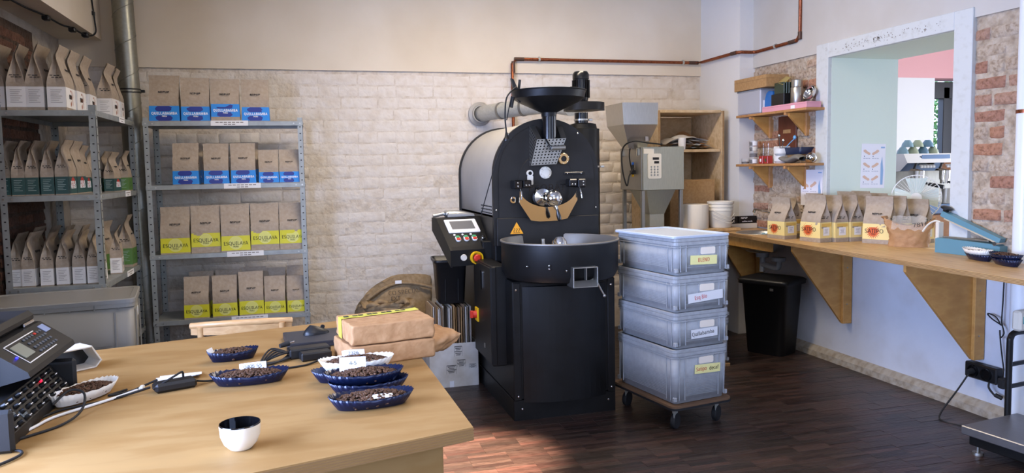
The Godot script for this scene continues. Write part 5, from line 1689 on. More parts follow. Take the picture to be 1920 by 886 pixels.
	sheet(st, func(u, v): return Vector3(0.045 * cos(v * PI), 0.02 - 0.016 * sin(v * PI) + 0.012 * sin(u * 7.0), 0.13 - u * 0.26), 14, 8)
	solo("grey_pouch", st, mt("grey weave", "9d968a", 0.9, 0, noise("weave", 121, 0.12, [0.0, "8a8a8a", 1.0, "ffffff"]), Vector3.ONE * 8), "grey woven pouch lying along the front of the lower wall shelf", "pouch", Vector3(3.705, Y + 0.012, -5.155))
	st = sh()
	ball(st, Vector3.ZERO, Vector3(0.045, 0.04, 0.05), 16)
	solo("foil_ball", st, M["chrome"], "crumpled dark foil ball at the right end of the lower wall shelf", "foil", Vector3(3.73, Y + 0.04, -4.975))
	b = thing("wooden_board", "reddish brown wooden board leaning against the bricks behind the jars", "board", Vector3(3.84, Y, -5.42))
	put("board_panel", bx(Vector3(0.016, 0.385, 0.24), 0.003, Vector3(0, 0.1925, 0)), mt("mahogany", "6b3b28", 0.5, 0, TX["grain"], Vector3(2, 0.6, 2)), b)
	put("tape_strip", bx(Vector3(0.001, 0.03, 0.1), 0, Vector3(-0.0085, 0.26, 0.0)), M["cardboard"], b)

# ---------- counter along the right wall ----------
func front_x(z: float) -> float: return 3.41 - (z + 5.9) * 0.0545

func build_counter() -> void:
	var Y := 0.955
	var r := thing("worktop", "long plywood worktop on triangular brackets along the right wall", "worktop", Vector3(3.62, Y, -4.3))
	var w: Material = mt("worktop ply", "cfae7e", 0.42, 0, TX["grain"], Vector3(2.0, 1.2, 0.5))
	var st := sh()
	var flat := func(pts: Array, y: float, d: float) -> void:
		var pl := PackedVector2Array()
		for p in pts: pl.append(Vector2(p[0], -p[1]))
		prism(st, pl, d, Transform3D(Basis(Vector3.RIGHT, -PI / 2), Vector3(0, y, 0)))
	flat.call([[front_x(-5.915), -5.915], [3.865, -5.915], [3.865, -5.68], [front_x(-5.68), -5.68]], Y, 0.028)
	flat.call([[front_x(-5.2), -5.2], [3.865, -5.2], [3.865, -3.325], [3.735, -3.325], [3.735, -3.185], [3.865, -3.185], [3.865, -2.7], [front_x(-2.7), -2.7]], Y, 0.028)
	flat.call([[3.84, -5.68], [3.865, -5.68], [3.865, -5.2], [3.84, -5.2]], Y, 0.028)
	var sc := Vector2(3.625, -5.44)
	var rad := 0.195
	st.set_smooth_group(FLAT)
	var edge := func(t: float) -> Vector3:
		var d := Vector2(cos(t), sin(t))
		var k := 10.0
		for q in [[1, 3.84 - sc.x, d.x], [1, sc.x - 3.40, -d.x], [1, -5.2 - sc.y, d.y], [1, sc.y + 5.68, -d.y]]:
			if q[2] > 1e-5: k = minf(k, q[1] / q[2])
		return Vector3(sc.x + d.x * k, Y, sc.y + d.y * k)
	for k in 64:
		var a := TAU * k / 64
		var b := TAU * (k + 1) / 64
		var ia := Vector3(sc.x + cos(a) * rad, Y, sc.y + sin(a) * rad)
		var ib := Vector3(sc.x + cos(b) * rad, Y, sc.y + sin(b) * rad)
		var ea: Vector3 = edge.call(a)
		var eb: Vector3 = edge.call(b)
		quad(st, ib, ia, ea, eb)
		var dn := Vector3(0, -0.028, 0)
		quad(st, ia + dn, ib + dn, eb + dn, ea + dn)
		quad(st, eb, ea, ea + dn, eb + dn)
	pw("worktop_board", st, w, r)
	st = sh()
	for k in 4:
		var pl := PackedVector2Array([Vector2(front_x(-5.915) - 0.0012, 5.915), Vector2(front_x(-2.7) - 0.0012, 2.7), Vector2(front_x(-2.7) + 0.01, 2.7), Vector2(front_x(-5.915) + 0.01, 5.915)])
		prism(st, pl, 0.0035, Transform3D(Basis(Vector3.RIGHT, -PI / 2), Vector3(0, Y - 0.003 - k * 0.0065, 0)))
	pw("ply_edge", st, M["ply dark"], r)
	st = sh()
	box(st, Vector3(3.445, 0.885, -5.46), Vector3(0.02, 0.085, 0.84), 0.002)
	pw("apron_board", st, M["ochre plywood"], r)
	for z in [-5.8, -4.69, -3.56]:
		st = sh()
		var xf := front_x(z) + 0.03
		prism(st, pv([3.864, 0.926, 3.864, 0.335, 3.80, 0.335, xf, 0.885, xf, 0.926]), 0.021, Transform3D(Basis(), Vector3(0, 0, z)))
		var b := pw("bracket", st, M["ochre plywood"], r)
		pw("wall_cleat", bx(Vector3(0.075, 0.59, 0.024), 0.002, Vector3(3.826, 0.631, z + 0.0125)), M["ochre plywood"], b)
		bolts(r, [Vector3(3.82, 0.75, z + 0.025), Vector3(3.82, 0.48, z + 0.025)], Vector3.BACK, 0.005, M["dull steel"])
	solo("splash_rail", bx(Vector3(0.30, 0.045, 0.055), 0.003, Vector3(0, 0.0225, 0)), M["off white plastic"], "low pale ledge behind the sink carrying the black card box", "ledge", Vector3(3.70, Y, -5.882))
	var stand := thing("plywood_stand", "small plywood stand under the cream roll and the bucket", "stand", Vector3(3.27, 0, -5.765))
	put("stand_top", bx(Vector3(0.5, 0.024, 0.22), 0.002, Vector3(0.04, 0.972, 0)), w, stand)
	for sx in [-1, 1]: put("stand_leg", bx(Vector3(0.024, 0.96, 0.2), 0.002, Vector3(0.0 + sx * 0.085, 0.48, 0)), M["ochre plywood"], stand)
	# sink
	var s := thing("sink", "round stainless steel sink let into the left end of the worktop", "sink", Vector3(sc.x, Y, sc.y))
	st = sh()
	lathe(st, [Vector2(0.03, -0.16), Vector2(0.12, -0.155), Vector2(0.165, -0.13), Vector2(0.18, -0.03), Vector2(0.188, 0.0), Vector2(0.2, 0.005), Vector2(0.21, 0.003), Vector2(0.211, 0.0005)], 48, Transform3D(), 0, TAU, 60)
	put("basin", st, M["satin steel"], s)
	st = sh()
	lathe(st, [Vector2(0, -0.158), Vector2(0.035, -0.158), Vector2(0.04, -0.154), Vector2(0.03, -0.156)], 20)
	put("drain", st, M["chrome"], s)
	st = sh()
	cyl(st, Vector3(0, -0.16, 0), Vector3(0, -0.20, 0), 0.055, 0.05, 20)
	cyl(st, Vector3(0, -0.2, 0), Vector3(0, -0.32, 0), 0.022, -1, 14)
	cyl(st, Vector3(-0.005, -0.21, 0.23), Vector3(-0.005, -0.18, 0.23), 0.05, 0.055, 20)
	tube(st, [Vector3(0, -0.26, 0), Vector3(0, -0.265, 0.1), Vector3(0, -0.27, 0.2), Vector3(0, -0.24, 0.225), Vector3(0, -0.2, 0.23)], 0.022, 12)
	put("waste_pipe", st, mt("grey pipe", "77787a", 0.5), s)
	var fa := thing("tap", "slim chrome tap arching over the sink from behind the first pale-yellow bag", "tap", Vector3(3.80, Y, -5.2))
	st = sh()
	cyl(st, Vector3.ZERO, Vector3(0, 0.05, 0), 0.022, 0.018)
	tube(st, [Vector3(0, 0.04, 0), Vector3(0, 0.1, -0.02), Vector3(-0.04, 0.13, -0.14), Vector3(-0.1, 0.165, -0.32), Vector3(-0.12, 0.18, -0.42), Vector3(-0.12, 0.165, -0.44)], 0.009, 10)
	put("spout", st, M["chrome"], fa)
	st = sh()
	cyl(st, Vector3(-0.12, 0.185, -0.43), Vector3(-0.122, 0.155, -0.445), 0.014, 0.013)
	put("nozzle", st, M["chrome"], fa)
	st = sh()
	var nz := FastNoiseLite.new()
	nz.seed = 12
	nz.frequency = 7.0
	sheet(st, func(u, v): return Vector3(-0.13 + u * 0.24, -0.075 + 0.045 * nz.get_noise_2d(u * 0.7, v * 0.5) + 0.07 * u, 0.13 - v * 0.2), 12, 10)
	solo("blue_rag", st, mt("pale blue cloth", "8fb4c4", 0.9), "pale blue rag lying in the sink", "cloth", Vector3(sc.x, Y, sc.y))
	# black card boxes on the ledge
	for i in 2:
		var k := thing("card_box", ["small black card box with white lettering at the left on the ledge behind the sink", "longer black card box with white lettering beside the smaller one behind the sink"][i], "box", Vector3([3.615, 3.76][i], Y + 0.046, -5.883), 0)
		var L := [0.085, 0.18][i] as float
		put("box_body", bx(Vector3(L, 0.062, 0.045), 0.002, Vector3(0, 0.031, 0)), M["black plastic"], k)
		letter(k, "NIPUP", 0.016, M["white print"], Vector3(-L * 0.22, 0.047, 0.0235), Vector3.ZERO, "lettering", 1.0, true)
		letter(k, ["cafe", "coffee cards"][i], 0.012, M["white print"], Vector3(-L * 0.05, 0.016, 0.0235), Vector3.ZERO, "lettering", 1.1, true)

func build_counter_things() -> void:
	var Y := 0.9555
	rng.seed = 301
	var g := "pale yellow label bags on the worktop"
	var w := 0.188
	var L := [[3.475, -4.965, -83, 0.31, "pale-yellow sun-label bag nearest the sink at the left end of the row"], [3.60, -5.06, -88, 0.33, "pale-yellow label bag half hidden between the first two sun-label bags"],
		[3.545, -4.665, -80, 0.335, "large sun-label bag, second front from the sink, standing at the worktop edge"], [3.675, -4.645, -88, 0.33, "bag showing its gusset sticker, first behind the second sun-label front"], [3.795, -4.63, -90, 0.33, "bag showing its gusset sticker, second behind the second sun-label front"], [3.915, -4.62, -92, 0.335, "bag showing its gusset sticker, third behind the second sun-label front"], [4.035, -4.61, -90, 0.335, "bag showing its gusset sticker, last of that row on the sill"],
		[3.70, -4.875, -89, 0.335, "bag in the back row by the wall, nearest the bricks"], [3.93, -4.815, -90, 0.345, "bag in the back row inside the opening, next to the mint lining"], [4.06, -4.815, -90, 0.345, "last bag of the back row on the opening's sill"],
		[3.84, -4.375, -66, 0.325, "sun-label bag standing alone, third front from the sink"], [3.975, -4.385, -80, 0.325, "bag directly behind the third sun-label front"], [4.112, -4.33, -82, 0.30, "bag half hidden behind the crumpled brown paper bag"]]
	for b in L:
		bag("sa%.3f" % b[3], w, 0.112, b[3], "satipo", 1, b[4], g, Vector3(b[0], Y, b[1]), b[2], [0.09, 0.42], 0.012)
	# crumpled paper bag
	var nz := FastNoiseLite.new()
	nz.seed = 31
	nz.frequency = 5.0
	nz.fractal_octaves = 3
	var st := sh()
	var rings := []
	for j in 15:
		var v := j / 14.0
		var ring := []
		for k in 40:
			var t := TAU * k / 40
			var sq := 1.0 / pow(pow(absf(cos(t)), 3.0) + pow(absf(sin(t)), 3.0), 1.0 / 3.0)
			var rr := sq * (1.0 + 0.16 * nz.get_noise_3d(cos(t) * 0.5, v * 0.9, sin(t) * 0.5) + 0.10 * sin(t * 7.0 + v * 9.0) * v)
			var flat := 1.0 - 0.45 * smoothstep(0.5, 1.0, v)
			ring.append(Vector3(cos(t) * 0.115 * rr * (1.0 + 0.3 * smoothstep(0.4, 1.0, v)), v * (0.17 + 0.03 * cos(t * 2.0)), -sin(t) * 0.075 * rr * flat))
		rings.append(ring)
	loft(st, rings, 0, false)
	var kb := thing("paper_bag", "crumpled brown paper bag with black handwriting between the sun-label bags and sealer", "paper bag", Vector3(3.86, Y, -4.13), -48)
	put("bag_body", st, M["kraft paper"], kb)
	st = sh()
	for v in rings[0].size(): tri(st, Vector3.ZERO, rings[0][(v + 1) % 40], rings[0][v])
	put("bag_bottom", st, M["kraft paper"], kb)
	letter(kb, "7816", 0.026, M["ink"], Vector3(0.07, 0.15, 0.075), Vector3(-8, 0, 10), "handwriting", 1.2)
	st = sh()
	sheet(st, func(u, v): return Vector3(-0.1 + u * 0.2, 0.12 + 0.08 * v + 0.02 * nz.get_noise_2d(u, v), 0.09 - v * 0.1 - 0.01 * sin(u * 9.0)), 10, 6)
	put("clear_film", st, glass("clear film", "f3efe8", 0.25), kb)
	# impulse sealer
	var s := thing("impulse_sealer", "blue-grey impulse bag sealer with raised arm at the right end of the worktop", "bag sealer", Vector3(3.80, Y, -3.60), -85)
	var bl := mt("sealer blue", "5f8a98", 0.4)
	st = sh()
	prism(st, pv([-0.2, 0, 0.22, 0, 0.22, 0.07, 0.16, 0.082, -0.185, 0.092, -0.2, 0.085]), 0.08, Transform3D(Basis(), Vector3(0, 0, 0.04)))
	put("sealer_base", st, bl, s)
	st = sh()
	box(st, Vector3(-0.02, 0.094, 0), Vector3(0.3, 0.012, 0.03), 0.002)
	put("sealing_bar", st, M["dull steel"], s)
	st = sh()
	prism(st, pv([0.2, 0.09, 0.21, 0.115, -0.17, 0.255, -0.185, 0.225, -0.17, 0.218]), 0.045, Transform3D(Basis(), Vector3(0, 0, 0.0225)))
	var am := put("sealer_arm", st, bl, s)
	st = sh()
	prism(st, pv([0.17, 0.088, 0.19, 0.095, -0.16, 0.217, -0.165, 0.205]), 0.03, Transform3D(Basis(), Vector3(0, 0, 0.015)))
	put("pressing_strip", st, mt("beige plastic", "c9b99b", 0.5), am)
	st = sh()
	lathe(st, [Vector2(0, 0), Vector2(0.016, 0), Vector2(0.018, 0.012), Vector2(0.034, 0.02), Vector2(0.034, 0.028), Vector2(0.02, 0.034), Vector2(0, 0.035)], 18, frame_to(Vector3(-0.165, 0.25, 0), Vector3(-0.13, 0.35, 0)))
	put("black_knob", st, M["black plastic"], am)
	st = sh()
	box(st, Vector3(-0.205, 0.1, 0), Vector3(0.025, 0.17, 0.045), 0.004)
	tube(st, [Vector3(-0.2, 0.185, 0.0), Vector3(-0.23, 0.19, 0.01), Vector3(-0.27, 0.165, 0.02), Vector3(-0.3, 0.12, 0.03)], 0.006, 8)
	put("cutter_guard", st, M["off white plastic"], s)
	st = sh()
	cyl(st, Vector3(0.19, 0.085, -0.045), Vector3(0.19, 0.085, 0.045), 0.012)
	put("hinge", st, M["chrome"], s)
	# fan on the sill
	var f := thing("table_fan", "white table fan with wire cage on the sill of the opening", "fan", Vector3(4.26, Y, -4.50), -42)
	st = sh()
	lathe(st, [Vector2(0, 0), Vector2(0.09, 0), Vector2(0.09, 0.012), Vector2(0.03, 0.03), Vector2(0.016, 0.05), Vector2(0.015, 0.21), Vector2(0, 0.21)], 24)
	put("fan_stand", st, M["white plastic"], f)
	var H := Transform3D(Basis(Vector3.RIGHT, PI / 2).scaled(Vector3.ONE * 1.16), Vector3(0, 0.30, 0.02))
	st = sh()
	lathe(st, [Vector2(0, -0.09), Vector2(0.04, -0.085), Vector2(0.05, -0.03), Vector2(0.03, -0.01), Vector2(0, -0.01)], 20, H)
	put("motor_pod", st, M["white plastic"], f)
	st = sh()
	for k in 4:
		var X := H * Transform3D(Basis(Vector3.UP, k * TAU / 4), Vector3.ZERO)
		sheet(st, func(u, v): return X * Vector3(0.02 + 0.10 * v, 0.012 - (u - 0.5) * 0.05, (u - 0.5) * (0.05 + 0.075 * v)), 5, 4, k + 1)
	put("blade", st, mt("mint blade", "dfe9e2", 0.35), f)
	st = sh()
	for k in 40:
		var t := TAU * k / 40
		var d := Vector3(cos(t), 0, sin(t))
		tube(st, [H * (d * 0.03 + Vector3(0, 0.05, 0)), H * (d * 0.1 + Vector3(0, 0.045, 0)), H * (d * 0.138 + Vector3(0, 0.015, 0)), H * (d * 0.138 + Vector3(0, -0.015, 0)), H * (d * 0.1 + Vector3(0, -0.045, 0)), H * (d * 0.04 + Vector3(0, -0.06, 0))], 0.0011, 4, false)
	lathe(st, [Vector2(0.136, -0.004), Vector2(0.141, -0.004), Vector2(0.141, 0.004), Vector2(0.136, 0.004), Vector2(0.136, -0.004)], 40, H)
	put("wire_cage", st, M["white plastic"], f).set_meta("kind", "stuff")
	st = sh()
	lathe(st, [Vector2(0, 0.048), Vector2(0.032, 0.048), Vector2(0.03, 0.056), Vector2(0, 0.06)], 20, H)
	put("cage_badge", st, M["white plastic"], f)
	# sample trays at the right end
	sample_tray("navy sample tray under the white one at the right end of the worktop", Vector3(3.66, Y, -3.40), 75, "navy", 0.21, 0, "")
	sample_tray("white sample tray with a few beans at the right end of the worktop", Vector3(3.662, Y + 0.024, -3.415), 78, "white", 0.21, 60, "dark roasted beans lying in the white tray on the worktop")
	sample_tray("empty navy sample tray, lowest at the far right end of the worktop", Vector3(3.60, Y, -3.175), 70, "navy", 0.22, 0, "")
	sample_tray("navy sample tray full of beans at the far right end of the worktop", Vector3(3.60, Y + 0.024, -3.18), 76, "navy", 0.22, 330, "dark roasted beans heaped in the navy tray at the worktop's right end")
	# hand washing notices
	poster("hand washing notice with two pictures on the brick wall beside the opening", Transform3D(Basis(Vector3.UP, -PI / 2), Vector3(XR - 0.045, 1.325, -5.09)), 0.26, 0.28, 2)
	poster("hand washing notice with six pictures on the mint lining of the opening", Transform3D(Basis(Vector3(0, 0, 1), deg_to_rad(-1.5)), Vector3(4.245, 1.485, -4.9175)), 0.22, 0.34, 6)

func glass(called: String, col: String, a: float) -> StandardMaterial3D:
	var m := mt(called, col, 0.1)
	m.transparency = BaseMaterial3D.TRANSPARENCY_ALPHA
	m.albedo_color.a = a
	return m

func poster(label: String, x: Transform3D, w: float, h: float, n: int) -> void:
	var o := Node3D.new()
	o.name = numbered("notice")
	add_child(o)
	o.transform = x
	tag(o, label, "notice")
	put("sheet", bx(Vector3(w, h, 0.0015)), mt("notice paper", "eceaf0", 0.5), o)
	var skin := mt("skin print", "dcb79f", 0.7)
	var blue := mt("blue print", "8fb0d6", 0.6)
	for k in n:
		var cx := (-0.5 + 0.22 + 0.36 * (k % 2)) * w
		var cy := h * 0.5 - h * (0.2 if n > 2 else 0.42) - (k / 2) * h * 0.29
		var st := sh()
		var pl := pv([-0.13, 0.085, -0.06, 0.1, 0.04, 0.03, 0.13, -0.01, 0.14, -0.06, 0.08, -0.08, 0.02, -0.05, -0.07, -0.01, -0.14, 0.04])
		for i in pl.size(): pl[i] = Vector2(pl[i].x * (1 if k % 2 == 0 else -1), pl[i].y) * w * 1.05 + Vector2(cx, cy)
		prism(st, pl, 0.0, Transform3D(Basis(), Vector3(0, 0, 0.0012)))
		var im := put("hand_picture", st, skin, o)
		st = sh()
		box(st, Vector3(cx - 0.1 * w, cy - 0.13 * w, 0.001), Vector3(0.03 * w, 0.03 * w, 0.0006))
		for q in 3: box(st, Vector3(cx + (q - 1) * 0.1 * w, cy - 0.2 * w, 0.001), Vector3(0.08 * w, 0.009 * w, 0.0005))
		put("caption_bars", st, mt("navy ink", "3b4a78", 0.7), im)
	var st := sh()
	prism(st, pv([w * 0.32, -h * 0.42, w * 0.42, -h * 0.42, w * 0.43, -h * 0.1, w * 0.36, h * 0.22, w * 0.31, h * 0.05]), 0.0, Transform3D(Basis(), Vector3(0, 0, 0.0012)))
	box(st, Vector3(w * 0.38, h * 0.42, 0.001), Vector3(w * 0.16, h * 0.035, 0.0005))
	put("blue_print", st, blue, o)

# ---------- sample trays with beans ----------
var tray_mesh := {}
func sample_tray(label: String, at: Vector3, turn: float, col: String, L: float, beans: int, bean_label: String, paper := false) -> Node3D:
	var mat: Material = mt("navy tray", "131c38", 0.25, 0.3) if col == "navy" else mt("white tray", "e6e0d4", 0.35)
	var o := thing("sample_tray", label, "sample tray", at, turn, "boat shaped sample trays")
	var key := "%.3f" % L
	if not tray_mesh.has(key):
		# fluted boat: straight flat base, pleated walls flaring outward, pointed ends
		var st := sh()
		var n := 120
		var rim := []
		var base := []
		for k in n:
			var t := TAU * k / n
			var c := cos(t)
			var s := sin(t)
			var ex := signf(c) * pow(absf(c), 0.75)
			var ez := signf(s) * pow(absf(s), 0.9) * (1.0 - 0.12 * absf(c))
			var fl := 1.0 + 0.02 * cos(t * 30.0)
			base.append(Vector3(ex * L * 0.40, 0.001, -ez * L * 0.14))
			rim.append(Vector3(ex * L * 0.5 * fl, 0.034 + 0.0015 * cos(t * 30.0) + 0.006 * absf(c), -ez * L * 0.25 * fl))
		var mid := []
		for k in n: mid.append(base[k].lerp(rim[k], 0.45) + Vector3(0, -0.002, 0))
		var inn := []
		var im := []
		var ib := []
		for k in n:
			inn.append(rim[k] * Vector3(0.985, 1, 0.975))
			im.append(mid[k] * Vector3(0.985, 1, 0.97) + Vector3(0, 0.001, 0))
			ib.append(base[k] * Vector3(0.985, 1, 0.97) + Vector3(0, 0.002, 0))
		loft(st, [base, mid, rim, inn, im, ib], 1, true)
		tray_mesh[key] = mesh_of(st)
	put("tray_shell", tray_mesh[key], mat, o)
	if paper:
		put("paper_slip", bx(Vector3(0.07, 0.045, 0.001), 0, Vector3(0, 0.02, 0)), M["paper white"], o)
	if beans > 0:
		var mm := MultiMesh.new()
		mm.transform_format = MultiMesh.TRANSFORM_3D
		mm.use_colors = true
		mm.mesh = bean_mesh()
		var ts := []
		var tries := 0
		while ts.size() < beans and tries < beans * 20:
			tries += 1
			var u := rng.randf_range(-1, 1)
			var v := rng.randf_range(-1, 1)
			if u * u + v * v > 1.0: continue
			var hh := 0.016 + 0.019 * (1.0 - u * u) * (1.0 - 0.6 * v * v) * minf(1.0, beans / 300.0)
			var y := 0.007 + hh * (1.0 if rng.randf() < 0.72 else rng.randf())
			var k := 0.80 + 0.2 * clampf(y / 0.03, 0, 1)
			ts.append(Transform3D(Basis.from_euler(Vector3(rng.randf_range(-0.6, 0.6), rng.randf() * TAU, rng.randf_range(-0.7, 0.7))).scaled(Vector3.ONE * rng.randf_range(0.85, 1.12)), Vector3(u * L * 0.445 * k, y, v * L * 0.205 * k)))
		mm.instance_count = ts.size()
		for i in ts.size():
			mm.set_instance_transform(i, ts[i])
			var b := rng.randf_range(0.6, 1.5)
			mm.set_instance_color(i, Color(0.085 * b, 0.042 * b, 0.023 * b))
		var bm := MultiMeshInstance3D.new()
		bm.name = numbered("coffee_beans")
		bm.multimesh = mm
		var m := mt("roasted bean", "ffffff", 0.6)
		m.vertex_color_use_as_albedo = true
		m.metallic_specular = 0.3
		bm.material_override = m
		add_child(bm)
		bm.position = at
		bm.rotation_degrees.y = turn
		tag(bm, bean_label, "coffee beans", "", "stuff")
	return o

func bean_mesh() -> ArrayMesh:
	if TX.has("bean"): return TX["bean"]
	var st := sh()
	var pr := []
	for j in 7:
		var ring := []
		var a := -PI / 2 + PI * j / 6.0
		for k in 10:
			var t := TAU * k / 10
			var p := Vector3(cos(t) * cos(a) * 0.0058, sin(a) * 0.0044, -sin(t) * cos(a) * 0.0041)
			if p.y > 0: p.y *= 0.55 - (0.35 if absf(p.z) < 0.0008 else 0.0)
			ring.append(p)
		pr.append(ring)
	loft(st, pr, 1, false)
	TX["bean"] = mesh_of(st)
	return TX["bean"]

# ---------- things by the right wall ----------
func build_right_floor() -> void:
	var b := thing("waste_bin", "black plastic waste bin with hinged lid under the sink", "bin", Vector3(3.60, 0, -5.27), -62)
	var st := sh()
	loft(st, [ring_rr(0.30, 0.24, 0.04, 0.0), ring_rr(0.315, 0.255, 0.045, 0.01), ring_rr(0.385, 0.315, 0.05, 0.565), ring_rr(0.43, 0.36, 0.05, 0.568), ring_rr(0.432, 0.362, 0.05, 0.59)], 0, true)
	put("bin_body", st, M["black plastic"], b)
	st = sh()
	loft(st, [ring_rr(0.436, 0.366, 0.05, 0.59), ring_rr(0.44, 0.37, 0.05, 0.6), ring_rr(0.41, 0.34, 0.05, 0.612), ring_rr(0.36, 0.29, 0.04, 0.618)], 0, true)
	put("bin_lid", st, M["black plastic"], b)
	put("bin_badge", bx(Vector3(0.03, 0.02, 0.002), 0, Vector3(0.08, 0.535, 0.157)), M["dull steel"], b)
	# white pipe
	var p := thing("heating_pipe", "white painted vertical pipe at the right edge of the room", "pipe", Vector3(3.80, 0, -3.255))
	st = sh()
	cyl(st, Vector3.ZERO, Vector3(0, 3.345, 0), 0.05, -1, 28)
	put("pipe", st, mt("glossy white paint", "dfe2e4", 0.3), p)
	st = sh()
	lathe(st, [Vector2(0.049, 1.765), Vector2(0.053, 1.765), Vector2(0.053, 1.785), Vector2(0.049, 1.785)], 28)
	put("pipe_band", st, M["copper"], p)
	# multi-socket strip and its leads
	var s := thing("socket_strip", "black double wall socket low on the white wall under the worktop", "socket", Vector3(XR - 0.012, 0.27, -3.505))
	put("socket_case", bx(Vector3(0.055, 0.095, 0.22), 0.008, Vector3(-0.028, 0, 0)), M["black plastic"], s)
	for k in [-0.045, 0.045]:
		st = sh()
		lathe(st, [Vector2(0, 0.002), Vector2(0.026, 0.002), Vector2(0.03, 0.012), Vector2(0.034, 0.012), Vector2(0.036, 0)], 22, frame_to(Vector3(-0.0555, 0, k), Vector3(-1, 0, k)))
		put("socket", st, M["black gloss"], s)
	st = sh()
	cyl(st, Vector3(-0.06, 0.0, -0.045), Vector3(-0.1, -0.005, -0.045), 0.018, 0.014)
	put("plug", st, M["black rubber"], s)
	st = sh()
	box(st, Vector3(-0.03, -0.03, 0.135), Vector3(0.05, 0.06, 0.045), 0.008)
	put("end_plug", st, M["black rubber"], s)
	st = sh()
	tube(st, [Vector3(3.765, 0.25, -3.55), Vector3(3.70, 0.16, -3.56), Vector3(3.58, 0.03, -3.56), Vector3(3.54, 0.008, -3.50), Vector3(3.57, 0.008, -3.40), Vector3(3.62, 0.008, -3.30), Vector3(3.66, 0.008, -3.2)], 0.005, 6)
	solo("scale_lead", st, M["black rubber"], "black lead looping from the wall socket over the floor to the platform scale", "cable")
	var hc := thing("hanging_cable", "black cable with a loose knot hanging below the worktop to the wall socket", "cable", Vector3(3.84, 0.29, -3.39))
	st = sh()
	tube(st, [Vector3(3.845, 0.92, -3.40), Vector3(3.84, 0.72, -3.40), Vector3(3.835, 0.60, -3.40), Vector3(3.83, 0.57, -3.39), Vector3(3.82, 0.53, -3.37), Vector3(3.83, 0.5, -3.40), Vector3(3.835, 0.54, -3.41), Vector3(3.835, 0.45, -3.40), Vector3(3.84, 0.31, -3.38)], 0.004, 6)
	pw("cable_cord", st, M["black rubber"], hc)
	st = sh()
	tube(st, [Vector3(3.83, 0.57, -3.39), Vector3(3.82, 0.60, -3.45), Vector3(3.82, 0.625, -3.48), Vector3(3.825, 0.615, -3.43), Vector3(3.83, 0.57, -3.40)], 0.004, 6)
	pw("cable_loop", st, M["black rubber"], hc)
	st = sh()
	tube(st, [Vector3(3.82, 0.24, -3.45), Vector3(3.80, 0.20, -3.44), Vector3(3.80, 0.165, -3.40), Vector3(3.81, 0.16, -3.385)], 0.006, 6)
	cyl(st, Vector3(3.805, 0.165, -3.40), Vector3(3.815, 0.155, -3.365), 0.012)
	solo("short_lead", st, M["black rubber"], "short black plug lead dangling under the wall socket", "cable")
	# platform scale
	var sc := thing("platform_scale", "steel platform scale with black post on the floor at the right edge", "scale", Vector3(3.50, 0, -2.845), 8)
	put("platform", bx(Vector3(0.44, 0.045, 0.56), 0.004, Vector3(0, 0.128, 0)), mt("platform steel", "8f8e90", 0.42, 0.8, TX["brush"], Vector3(3, 1, 0.5)), sc)
	put("under_frame", bx(Vector3(0.40, 0.05, 0.5), 0.004, Vector3(0, 0.08, 0)), M["black enamel"], sc)
	for sx in [-1, 1]:
		for sz in [-1, 1]:
			st = sh()
			cyl(st, Vector3(sx * 0.17, 0, sz * 0.22), Vector3(sx * 0.17, 0.02, sz * 0.22), 0.028, 0.026, 18)
			cyl(st, Vector3(sx * 0.17, 0.02, sz * 0.22), Vector3(sx * 0.17, 0.056, sz * 0.22), 0.01)
			put("levelling_foot", st, M["dull steel"], sc)
	st = sh()
	tube(st, [Vector3(0.16, 0.06, -0.29), Vector3(0.16, 0.5, -0.29), Vector3(0.165, 0.565, -0.29), Vector3(0.20, 0.59, -0.29), Vector3(0.3, 0.59, -0.29)], 0.016, 12)
	for y in [0.3, 0.42]: tube(st, [Vector3(0.16, y, -0.29), Vector3(0.3, y, -0.29)], 0.012, 10, false)
	put("post_frame", st, M["black enamel"], sc)
	put("indicator", bx(Vector3(0.2, 0.11, 0.05), 0.012, Vector3(0.27, 0.66, -0.27)), M["off white plastic"], sc)
	put("indicator_screen", bx(Vector3(0.12, 0.04, 0.004), 0, Vector3(0.255, 0.665, -0.2445)), mt("teal screen", "2b8f96", 0.2), sc)

